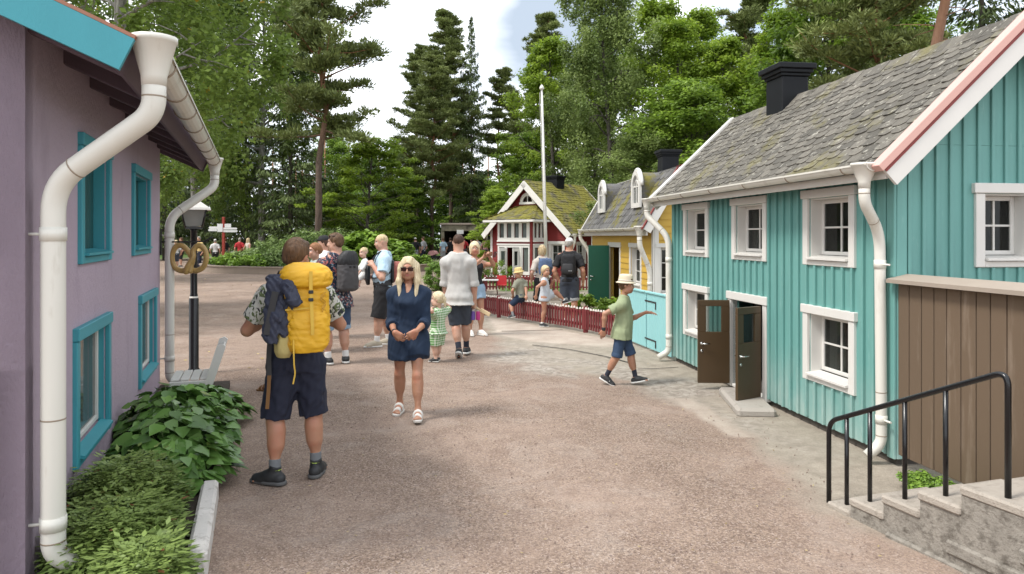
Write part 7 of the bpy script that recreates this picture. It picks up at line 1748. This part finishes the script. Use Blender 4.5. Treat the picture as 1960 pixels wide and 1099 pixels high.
# the jacket tied to it
t = bp.held('jacket', 'dark blue jacket tied to the left side of the yellow backpack', 'jacket')
xj, yj = -.16, yb_ - .03
soft('bundle', [('rc', (xj - .02, yj, 1.50), (xj + .09, yj - .07, 1.49), .050, .045, .02), ('rc', (xj + .07, yj - .10, 1.50), (xj + .10, yj - .13, 1.40), .04, .05, .03), ('rc', (xj, yj, 1.49), (xj + .02, yj - .02, 1.22), .068, .060, .03), ('rc', (xj - .03, yj - .01, 1.40), (xj - .06, yj - .04, 1.14), .05, .04, .03), ('rc', (xj + .02, yj - .05, 1.34), (xj + .045, yj - .06, 1.17), .05, .04, .02), ('rc', (xj - .04, yj + .05, 1.54), (xj + .02, yj - .02, 1.53), .035, .04, .02), ('fc', (xj + .06, yj - .09, 1.47), (xj + .13, yj - .12, 1.36), .035, .042, .012), ('fc', (xj - .02, yj - .07, 1.28), (xj - .035, yj - .06, 1.10), .045, .038, .012)], 'jacket_navy', t, .0065, (.011, 11, 7))
strap('zip_tape', [(xj - .015, yj - .085, 1.46), (xj - .045, yj - .088, 1.32), (xj - .075, yj - .088, 1.16)], .045, .006, 'strap_dark', t)
t = bp.held('webbing_strap', 'loose black and brown webbing hanging at the left hip of the backpacker', 'strap')
strap('webbing', [(-.19, -.10, 1.12), (-.205, -.12, .98), (-.20, -.12, .80)], .035, .010, 'strap_dark', t); strap('webbing_end', [(-.20, -.125, .83), (-.205, -.125, .72), (-.215, -.125, .585)], .026, .006, 'brown_strap', t)
# grey backpack of the man in flowers
t = fl.held('grey_backpack', 'charcoal rolltop backpack on the back of the man in flowers', 'backpack')
soft('pack_body', [('lo', (.03, -.255, 0), I3, slab_levels(1.06, 1.50, .150, .115, 0, .8), .02, 2.7)], 'pack_grey', t, .009, (.005, 6, 3)); soft('flap', [('lo', (.03, -.25, 0), I3, [(1.44, .15, .115, -.01), (1.50, .155, .12, -.01), (1.58, .13, .10, -.02), (1.64, .08, .07, -.03)], .02, 2.4)], 'strap_dark', t, .009, (.005, 7, 4))
for q in (-1, 1): strap('shoulder_strap', [(q * .08, -.15, 1.46), (q * .10, -.06, 1.56), (q * .11, .06, 1.55), (q * .13, .14, 1.40), (q * .16, .02, 1.16)], .05, .012, 'pack_grey', t, (0, 0, 1))
for q in (-1, 1):
    mb = MB(); mb.bbox(W, .03 + q * .035 - .014, .03 + q * .035 + .014, -.388, -.372, 1.40, 1.43, .003); mb.build('buckle', M['strap_dark'], t, world=False)
# red backpack of the father, and the carrier
t = fa.held('red_backpack', 'small brick red and black backpack behind the man carrying the baby', 'backpack')
soft('pack_body', [('lo', (0, -.235, 0), I3, slab_levels(1.08, 1.42, .13, .085), .02, 2.6)], 'red_pack', t, .010, (.004, 7, 3)); soft('back_panel', [('lo', (0, -.165, 0), I3, slab_levels(1.06, 1.44, .14, .03), .02, 2.6)], 'strap_dark', t, .010, None)
t = fa.held('baby_carrier', 'black baby carrier strapped round the man in light blue', 'baby carrier')
sdf_obj('waist_belt', [('lo', fa.P, fa.T, [(l[0], l[1] + .024, l[2] + .024 + .012, l[3]) for l in fa.torso()], .01, 2.3), ('hs', (0, 0, 1.125), (0, 0, 1)), ('hs', (0, 0, 1.02), (0, 0, -1))], M['strap_dark'], t, .010)
sdf_obj('front_panel', [('lo', (0, .245, 0), I3, [(1.03, .10, .03, 0), (1.15, .14, .045, .01), (1.30, .13, .045, .01), (1.36, .10, .03, 0)], .01, 2.4)], M['strap_dark'], t, .010)
for q in (-1, 1): strap('shoulder_strap', [(q * .10, .21, 1.33), (q * .125, .14, 1.50), (q * .115, .02, 1.605), (q * .08, -.10, 1.54), (-q * .06, -.165, 1.32), (-q * .17, -.05, 1.16), (-q * .15, .18, 1.14)], .06, .018, 'strap_dark', t, (0, 0, 1))
# phone and cup of the woman; bottles and paddle of the man in white
def between(p, q): return (p + q) / 2
t = ph.held('mobile_phone', 'mobile phone in a brown case held up by the blonde woman', 'phone'); c = between(ph.J['L']['wr'], ph.J['R']['wr']) + np.array([0, .08, .05]); mb = MB(); mb.bbox(W, c[0] - .08, c[0] + .08, c[1] - .006, c[1] + .006, c[2] - .038, c[2] + .038, .006)
M['case'] = paint('brown_leather', (.20, .075, .03), .5, .2); mb.build('phone_case', M['case'], t, world=False); mb = MB(); mb.bbox(W, c[0] + .03, c[0] + .065, c[1] + .0065, c[1] + .009, c[2] + .005, c[2] + .03, .002); mb.build('camera_bump', M['black'], t, world=False)
t = ph.held('plastic_cup', 'clear plastic cup held beside the phone by the blonde woman', 'cup'); c2 = ph.J['L']['wr'] + np.array([-.10, .05, .03]); mb = MB(); mb.lathe(Fr(c2, (1, 0, 0), (0, 1, 0), (-.3, 0, 1)), [(.026, -.06), (.036, .05), (.038, .055)], 14); mb.build('cup', M['cupmat'] if 'cupmat' in M else M['glass_clear'], t, world=False)
hd = ws_.J['R']['wr']; dd = nrm(ws_.J['R']['wr'] - ws_.J['R']['el'])
hp = hd + dd * .09
t = ws_.held('wooden_paddle', 'pale wooden paddle in the right hand of the man in the white shirt', 'paddle'); M['pale_wood'] = paint('pale_wood', (.62, .47, .28), .6, .15, 8, stretch=(1, 1, .2))
ws_fr = Fr(hp, nrm((.85, -.25, -.42)), nrm((.25, .95, 0)), nrm((.42, -.1, .85))); mb = MB(); mb.bbox(ws_fr, -.07, .10, -.008, .008, -.012, .012, .004); mb.build('grip', M['pale_wood'], t, world=False); mb = MB(); mb.bbox(ws_fr, .10, .27, -.009, .009, -.028, .034, .006); mb.build('blade', M['pale_wood'], t, world=False)
for nm, lab, dx, mt in (('drinking_bottle', 'purple drinking bottle hanging from the hand of the man in white', -.03, (.16, .09, .36)), ('drinking_bottle', 'pink drinking bottle beside the purple one', .045, (.52, .04, .22))):
    t = ws_.held(nm, lab, 'bottle'); M[lab[:4]] = paint(lab[:6] + '_plastic', mt, .3, .08); f_ = Fr(hp + np.array([dx, .01, -.19]), (1, 0, 0), (0, 1, 0)); mb = MB(); mb.lathe(f_, [(.03, -.01), (.034, 0), (.034, .07), (.03, .09), (.034, .11), (.02, .125)], 14); mb.build('bottle_body', M[lab[:4]], t, world=False)
    mb = MB(); mb.lathe(f_, [(.021, .126), (.021, .15), (.012, .158)], 12); mb.tube([f_(-.015, 0, .15), f_(0, 0, .19), f_(.015, 0, .15)], .004, 6); mb.build('lid', M['sole_white'], t, world=False)
# backpacks of the couple
t = cm.held('black_backpack', 'black backpack on the man in the white cap', 'backpack'); soft('pack_body', [('lo', (.02, -.235, 0), I3, slab_levels(1.03, 1.47, .15, .10, 0, .7), .02, 2.5)], 'black_cloth', t, .012, (.004, 6, 3)); soft('front_pocket', [('lo', (.02, -.33, 0), I3, [(1.06, .11, .03, 0), (1.15, .125, .045, 0), (1.27, .11, .03, 0)], .02, 2.5)], 'strap_dark', t, .012, None)
mb = MB()
for q in ((.06, -.385, 1.12), (.10, -.37, 1.12)): mb.bbox(W, q[0] - .016, q[0] + .016, q[1], q[1] + .012, q[2] - .006, q[2] + .006, .002)
mb.build('reflective_tab', M['grey_cloth'], t, world=False)
for q in (-1, 1): strap('shoulder_strap', [(q * .08, -.15, 1.43), (q * .10, -.05, 1.50), (q * .11, .07, 1.46), (q * .13, .12, 1.30), (q * .16, -.05, 1.10)], .05, .012, 'strap_dark', t, (0, 0, 1))
t = cw.held('blue_backpack', 'blue grey backpack on the woman behind the fence', 'backpack'); soft('pack_body', [('lo', (.03, -.215, 0), I3, slab_levels(.96, 1.34, .155, .095, 0, .8), .02, 2.6)], 'blue_pack', t, .012, (.005, 6, 3)); soft('front_pocket', [('lo', (.03, -.305, 0), I3, [(.99, .11, .03, 0), (1.06, .13, .045, 0), (1.16, .12, .03, 0)], .02, 2.5)], 'slate', t, .012, None)
for q in (-1, 1): strap('shoulder_strap', [(q * .07, -.13, 1.28), (q * .085, -.05, 1.37), (q * .09, .06, 1.35), (q * .11, .10, 1.2), (q * .14, -.03, 1.0)], .045, .012, 'blue_pack', t, (0, 0, 1))

# ================================================================== STREET FURNITURE
# pickets
def picket_fence(pts, h, sp, label, gate_posts=(), tip='tip_white', wd=.052, th=.018, post_every=None, low=.05, name='picket_fence', posts=()):
    base = Vector((*pts[0], 0)); t = empty(name, base, label=label, cat='fence'); mb = MB(); rails = MB(); posts_ = []
    for a, b in zip(pts, pts[1:]):
        a, b = Vector((*a, 0)), Vector((*b, 0)); d = (b - a).normalized(); Ln = (b - a).length; f = Fr(a, d, (d.y, -d.x, 0)); n = int(Ln / sp)
        for i in range(n):
            x = (i + .5) * Ln / n; z1 = h + random.uniform(-.008, .008); lz = low + random.uniform(0, .012); w2 = wd / 2; tl_ = random.uniform(-.006, .006)
            mb.prism([f(x - w2, .0, lz), f(x + w2, 0, lz), f(x + w2 + tl_, 0, z1 - .035), f(x - w2 + tl_, 0, z1 - .035)], f.y * th, 0)
            mb.prism([f(x - w2 + tl_, -.0005, z1 - .034), f(x + w2 + tl_, -.0005, z1 - .034), f(x + w2 * .55 + tl_, -.0005, z1 - .006), f(x + tl_, -.0005, z1 + .004), f(x - w2 * .55 + tl_, -.0005, z1 - .006)], f.y * (th + .001), 1)
        for z in (low + .07, h - .12): rails.bbox(f, 0, Ln, -.032, -.002, z, z + .05, .004)
    mb.build('slat_panel', [M['fence_red'], M[tip]], t); rails.build('rail', M['fence_red'], t)
    for p_ in posts:
        mb = MB(); mb.bbox(Fr((*p_, 0), (1, 0, 0), (0, 1, 0)), -.045, .045, -.045, .045, -.02, h + .015, .01); mb.build('post', M['fence_red'], t)
    return t
picket_fence([(-.66, 17.2), (1.45, 14.0), (1.98, 12.86)], .475, .088, 'dark red picket fence with white tips that the children climb over', posts=[(-.30, 16.72), (1.42, 14.1), (-.66, 17.25), (1.99, 12.9)])
picket_fence([(-.9, 24.6), (2.75, 24.3)], .52, .105, 'dark red picket fence farther back before the red house', posts=[(.02, 24.62), (-.9, 24.62), (1.4, 24.5)])
picket_fence([(-.66, 17.3), (-1.0, 20.4), (-.9, 24.5)], .475, .10, 'dark red picket fence running back beside the clipped hedge', posts=[(-1.0, 20.4)])
mb = MB(); mb.bbox(Fr((1.1, 21.2, 0), (.96, -.28, 0), (.28, .96, 0)), -.2, 1.5, -.06, .06, -.02, .10, .02); tag(mb.build('timber_edging', M['cap'], None), 'weathered timber edging at the yard behind the couple', 'edging')
# flagpole
fb = G(1047, 549); t = empty('flagpole', fb, label='tall white flagpole in front of the red house', cat='flagpole')
topp = Vector(P(1037, 172, fb[1] - .05)); mb = MB(); b_ = Vector(fb); mb.tube([b_, b_.lerp(topp, .5), topp], [.062, .054, .036], 16); mb.build('pole', M['white'], t)
mb = MB(); mb.lathe(Fr(topp, (1, 0, 0), (0, 1, 0)), [(.045, 0), (.085, .02), (.09, .07), (.06, .13), (.015, .19)], 14); mb.build('finial', M['pipe'], t); mb = MB(); mb.tube([b_ + Vector((-.09, -.06, 1.0)), topp + Vector((-.075, -.02, -.1))], .006, 5); mb.bbox(Fr(b_, (1, 0, 0), (0, 1, 0)), -.12, .12, -.10, .10, -.02, .5, .02); mb.build('halyard', M['white'], t)
# street lamp
lb = G(371, 714); t = empty('street_lamp', lb, label='black street lamp with a four-sided lantern behind the gold pretzel', cat='street lamp')
f = Fr(lb, (.92, .38, 0), (-.38, .92, 0)); mb = MB(); mb.lathe(f, [(.075, 0), (.075, .05), (.062, .07), (.062, 1.0), (.050, 1.02), (.050, 1.06), (.045, 1.08), (.042, 1.92), (.06, 1.95)], 18); mb.build('post', M['rail'], t)
mb = MB(); mb.lathe(f, [(.054, 1.0), (.054, 1.035)], 18); mb.build('collar', M['pipe'], t)
def frus(mb, f, a, za, b, zb, mi=0, cap=True):
    vs = [f(q[0] * a, q[1] * a, za) for q in ((-1, -1), (1, -1), (1, 1), (-1, 1))] + [f(q[0] * b, q[1] * b, zb) for q in ((-1, -1), (1, -1), (1, 1), (-1, 1))]
    mb.add(vs, [(0, 1, 5, 4), (1, 2, 6, 5), (2, 3, 7, 6), (3, 0, 4, 7)] + ([(3, 2, 1, 0), (4, 5, 6, 7)] if cap else []), mi)
ZL = 1.965
mb = MB(); frus(mb, f, .098, ZL + .015, .152, ZL + .235); M['opal'] = glass_mat('frosted_lantern_glass', (.42, .42, .40), .35); mb.build('lantern_glass', M['opal'], t)
mb = MB(); frus(mb, f, .105, ZL - .02, .105, ZL + .012)
for q in ((-1, -1), (1, -1), (1, 1), (-1, 1)): mb.tube([f(q[0] * .102, q[1] * .102, ZL), f(q[0] * .156, q[1] * .156, ZL + .24)], .011, 6)
mb.build('lantern_frame', M['rail'], t)
mb = MB(); frus(mb, f, .215, ZL + .236, .20, ZL + .262); frus(mb, f, .20, ZL + .263, .07, ZL + .36); frus(mb, f, .07, ZL + .361, .055, ZL + .385); M['lamp_roof'] = paint('pale_grey_metal', (.58, .56, .52), .45, .08); mb.build('lamp_roof', M['lamp_roof'], t)
mb = MB(); mb.lathe(f, [(.03, ZL), (.045, ZL + .06), (.035, ZL + .13)], 12); mb.build('bulb', M['white'], t)
# pretzel sign
e0 = pf(PL - .03, .01, 0); t = empty('pretzel_sign', (e0.x, e0.y, 1.78), label='gold painted pretzel sign hanging from a black bar on the mauve house', cat='shop sign')
bd = Vector((1, .12, 0)).normalized(); zb = 1.78; bx0 = Vector((e0.x, e0.y, zb))
mb = MB(); mb.tube([bx0, bx0 + bd * .42, bx0 + bd * .52 + Vector((0, 0, .005)), bx0 + bd * .58 + Vector((0, 0, .05)), bx0 + bd * .61 + Vector((0, 0, .055))], .009, 8); mb.build('bracket_bar', M['iron'], t); mb = MB(); mb.bbox(Fr((e0.x, e0.y, zb), pf.x, pf.y), -.03, .03, .0, .015, -.16, .16, .004); mb.build('wall_plate', M['iron'], t)
pc_ = bx0 + bd * .33 + Vector((0, 0, -.205)); s_ = .195
pz = [(-.10, -.86, .06), (-.02, -.55, .12), (.16, -.18, .14), (.42, .18, .08), (.66, .62, .0), (.38, .88, -.05)]
half = [(.16, -.80, .10), (-.02, -.48, .17), (-.22, -.10, .14), (-.38, .25, .05)]
cur = [(-.14, -.95, .16), (-.05, -.62, .20), (.10, -.28, .16), (.28, .10, .10), (.26, .48, .02), (.50, .80, -.03), (.80, .72, -.05), (1.0, .35, -.05), (1.0, -.15, -.05), (.82, -.55, -.05), (.45, -.76, -.05), (.12, -.70, -.06),
       (-.15, -.70, -.06), (-.48, -.76, -.05), (-.84, -.55, -.05), (-1.02, -.12, -.05), (-1.0, .35, -.05), (-.78, .74, -.05), (-.45, .82, -.05), (-.12, .55, -.02), (.10, .22, .0), (.22, -.08, .02), (.14, -.45, .08), (.12, -.92, .14)]
cp = []; n_ = len(cur)
for i in range(n_ - 1):
    p0, p1, p2, p3 = (Vector(cur[max(0, min(n_ - 1, i + k))]) for k in (-1, 0, 1, 2))
    for j in range(5):
        u_ = j / 5; cp.append(.5 * ((2 * p1) + (p2 - p0) * u_ + (2 * p0 - 5 * p1 + 4 * p2 - p3) * u_ * u_ + (3 * p1 - p0 - 3 * p2 + p3) * u_ ** 3))
cp.append(Vector(cur[-1])); pv = Vector((bd.y, -bd.x, 0))
mb = MB(); mb.tube([pc_ + bd * (p_.x * s_) + Vector((0, 0, p_.y * s_)) + pv * (p_.z * s_ * 1.2) for p_ in cp], [.020 if i in (0, len(cp) - 1) else .033 for i in range(len(cp))], 14); mb.build('pretzel', M['gold'], t)
mb = MB(); mb.tube([pc_ + Vector((0, 0, .14)), pc_ + Vector((0, 0, .205))], .006, 6); mb.build('hook', M['iron'], t)
# white garden chair
bo = Vector((-3.18, 7.72, 0)); t = empty('garden_chair', bo, label='low white painted garden chair behind the leafy plants, seen from its side', cat='chair')
f = Fr(bo, (-.944, -.33, 0), (-.33, .944, 0))      # x forward (towards the house), y along
mb = MB()
for k in range(4): mb.bbox(f, .02 + k * .095, .105 + k * .095, 0, .55, .335, .358, .006)
mb.build('seat', M['white'], t)
mb = MB(); bfm = f.sub(.0, 0, .36, (-.38, 0, .925), (0, 1, 0), (.925, 0, .38))
for k in range(3): mb.bbox(bfm, .03 + k * .10, .12 + k * .10, .0, .55, -.012, .012, .006)
mb.build('backrest', M['white'], t)
for y in (-.03, .545):
    mb = MB(); mb.prism([f(.15, y, .0), f(.07, y, .0), f(-.15, y, .68), f(-.115, y, .71), f(-.06, y, .69)], f.y * .04); mb.build('leg', M['white'], t); mb = MB(); mb.bbox(f, .34, .40, y, y + .04, 0, .334, .005); mb.build('leg', M['white'], t); mb = MB(); mb.bbox(f, .02, .40, y + .002, y + .038, .27, .333, .004); mb.build('stretcher', M['white'], t)
# signpost
sb = ((428 - CX) / F * 43.5, 43.5, 0); t = empty('signpost', sb, label='red signpost carrying several white direction boards', cat='signpost'); M['sign_red'] = paint('red_post_paint', (.30, .035, .02), .5, .15); M['sign_white'] = paint('white_sign', (.72, .72, .70), .5, .04)
f = Fr(sb, (1, 0, 0), (0, 1, 0)); mb = MB(); mb.bbox(f, -.075, .075, -.075, .075, 0, 2.98, .012); mb.build('post', M['sign_red'], t)
for x0, x1, z0, z1, tipd, yy in ((-.34, -.02, 2.10, 2.58, 0, -.10), (.10, .48, 2.36, 2.58, 0, -.10), (.03, .80, 2.24, 2.35, 1, -.13), (.03, .82, 2.08, 2.22, 1, -.11), (-.80, -.35, 2.28, 2.42, -1, -.09), (-.82, -.35, 2.14, 2.27, -1, -.12)):
    pts = [f(x0, yy, z0), f(x1, yy, z0), f(x1, yy, z1), f(x0, yy, z1)]
    if tipd: zc = (z0 + z1) / 2; pts = [f(x0, yy, z0), f(x1, yy, z0), f(x1 + .06, yy, zc), f(x1, yy, z1), f(x0, yy, z1)] if tipd > 0 else [f(x0 - .06, yy, zc), f(x0, yy, z0), f(x1, yy, z0), f(x1, yy, z1), f(x0, yy, z1)]
    mb = MB(); mb.prism(pts, f.y * .02); mb.build('sign_board', M['sign_white'], t)
# cart
cb = ((408 - CX) / F * 41.0, 41.0, 0); t = empty('hand_cart', cb, label='low dark green cart at the left end of the flower bed', cat='cart'); M['cart_green'] = paint('dark_green_paint', (.012, .035, .022), .5, .2); f = Fr(cb, (1, 0, 0), (0, 1, 0))
mb = MB(); mb.bbox(f, -.50, .50, -.3, .3, .24, .33, .01); mb.bbox(f, -.50, .50, -.3, -.26, .335, .42, .01); mb.bbox(f, -.3, .35, -.2, .2, .335, .50, .04); mb.build('tray', M['cart_green'], t)
for x in (-.38, .38):
    for y in (-.28, .28): mb = MB(); mb.lathe(f.sub(x, y, .12, (1, 0, 0), (0, 0, 1), (0, 1, 0)), [(.12, -.03), (.125, 0), (.12, .03)], 16); mb.build('wheel', M['rail'], t)
mb = MB(); mb.tube([f(.5, 0, .3), f(.62, 0, .75)], .015, 6); mb.build('handle', M['rail'], t)
# prams
def pram(loc, rz, hood, label, cloth_='black_cloth'):
    t = empty('pram', loc, label=label, cat='pram'); f = Fr((0, 0, 0), (math.cos(rz), math.sin(rz), 0), (-math.sin(rz), math.cos(rz), 0)); g = lambda *a: f(*a)
    mb = MB(); pr = [(0.30 * math.cos(math.radians(a)), .30 * math.sin(math.radians(a))) for a in range(15, 176, 16)]
    mb.prism([g(-.02 + c, -.22, .62 + s_) for c, s_ in pr] + [g(-.25, -.22, .60), g(.02, -.22, .60)], f.y * .44); mb.build('hood', M[hood], t, world=False)
    mb = MB(); mb.prism([g(-.35, -.20, .62), g(-.30, -.20, .38), g(.28, -.20, .36), g(.42, -.20, .58)], f.y * .40); mb.build('seat', M[cloth_], t, world=False)
    mb = MB()
    for y in (-.24, .24): mb.tube([g(.38, y, .14), g(-.15, y, .60), g(-.55, y, 1.02)], .014, 6); mb.tube([g(-.38, y, .16), g(.1, y, .5)], .014, 6)
    mb.tube([g(-.55, -.24, 1.02), g(-.55, .24, 1.02)], .018, 6); mb.build('frame', M['rail'], t, world=False)
    for x, r_ in ((.38, .12), (-.38, .15)):
        for y in (-.26, .26): mb = MB(); mb.lathe(f.sub(x, y, r_, (1, 0, 0), (0, 0, 1), (0, 1, 0)), [(r_ * .9, -.02), (r_, -.012), (r_, .012), (r_ * .9, .02)], 16); mb.build('wheel', M['rail'], t, world=False)
    return t
pram(((830 - CX) / F * 47, 47, 0), R(-20), 'pink_cloth', 'pram with a dusty pink hood pushed by the man in grey')
pram(((449 - CX) / F * 46.5, 46.5, 0), R(15), 'grey_cloth', 'pram with a grey hood and red seat near the signpost', 'red_cloth')
pram(((880 - CX) / F * 49.5, 49.5, 0), R(160), 'black_cloth', 'black hooded pram among the kiosk visitors')
# kiosk
kb = (-2.2, 54, 0); t = empty('kiosk', kb, label='long open kiosk with a mossy flat roof behind the crowd', cat='kiosk'); M['moss_board'] = paint('mossy_fascia', (.26, .235, .17), .9, .3, .9, 20, .5, .01, dirt=(.09, .08, .06), dirt_amt=(.45, .65)); M['dark_in'] = paint('kiosk_dark', (.02, .016, .014), .9, .3)
f = Fr(kb, (1, 0, 0), (0, 1, 0)); mb = MB(); mb.bbox(f, -3.1, 4.6, -.4, 4.2, 2.66, 2.80, .02); mb.build('roof', M['cap'], t); mb = MB(); mb.bbox(f, -3.0, 4.5, -.3, -.22, 2.22, 2.655, .01); mb.build('fascia', M['moss_board'], t)
mb = MB(); mb.box(f, -2.9, 4.4, 3.9, 4.1, 0, 2.65); mb.box(f, -2.95, -2.8, .2, 3.9, 0, 2.65); mb.build('back_wall', M['dark_in'], t)
for x in (-2.9, .3, 3.9): mb = MB(); mb.bbox(f, x - .12, x + .12, -.25, -.02, 0, 2.215, .02); mb.build('post', M['moss_board'], t)
mb = MB(); mb.bbox(f, .6, 4.3, -.05, .25, .0, 1.15, .02); mb.build('counter', M['cap'], t); mb = MB(); mb.bbox(f, -1.85, -1.35, -.36, -.31, 2.0, 2.30, .01); mb.build('notice_board', M['sign_white'], t)
gb = (-3.2, 72, 0); t = empty('grey_shed', gb, label='grey flat-topped shed rising behind the kiosk roof', cat='shed'); f = Fr(gb, (1, 0, 0), (0, 1, 0)); mb = MB(); mb.bbox(f, -.2, 2.2, 0, 3, 0, 3.75, .03); M['grey_wall'] = paint('grey_render', (.22, .23, .24), .9, .1); mb.build('wall', M['grey_wall'], t); mb = MB(); mb.bbox(f, -.35, 2.35, -.15, 3.1, 3.755, 3.95, .02); mb.build('roof', M['cap'], t)
# table and chair before the red house
tb = (-.75, 23.2, 0); t = empty('garden_table', tb, label='small white-topped red table behind the picket fence', cat='table'); f = Fr(tb, (1, 0, 0), (0, 1, 0)); mb = MB(); mb.bbox(f, -.32, .32, -.25, .25, .44, .47, .008); mb.build('tabletop', M['white'], t)
for x in (-.26, .26):
    for y in (-.2, .2): mb = MB(); mb.tube([f(x * 1.1, y, 0), f(x, y, .44)], .014, 6); mb.build('leg', M['fence_red'], t)
cb2 = (-.33, 23.4, 0); t = empty('red_chair', cb2, label='small bright red canvas chair beside the white-topped table', cat='chair'); f = Fr(cb2, (1, 0, 0), (0, 1, 0)); M['bright_red'] = paint('bright_red_canvas', (.50, .02, .025), .7, .1)
mb = MB(); mb.bbox(f, -.16, .16, -.15, .17, .27, .30, .01); mb.build('seat', M['bright_red'], t); mb = MB(); mb.prism([f(-.16, .16, .30), f(.16, .16, .30), f(.15, .22, .58), f(-.15, .22, .58)], f.y * .02); mb.build('backrest', M['bright_red'], t)
for x in (-.14, .14):
    for y in (-.12, .15): mb = MB(); mb.tube([f(x, y, 0), f(x, y, .27)], .011, 6); mb.build('leg', M['white'], t)
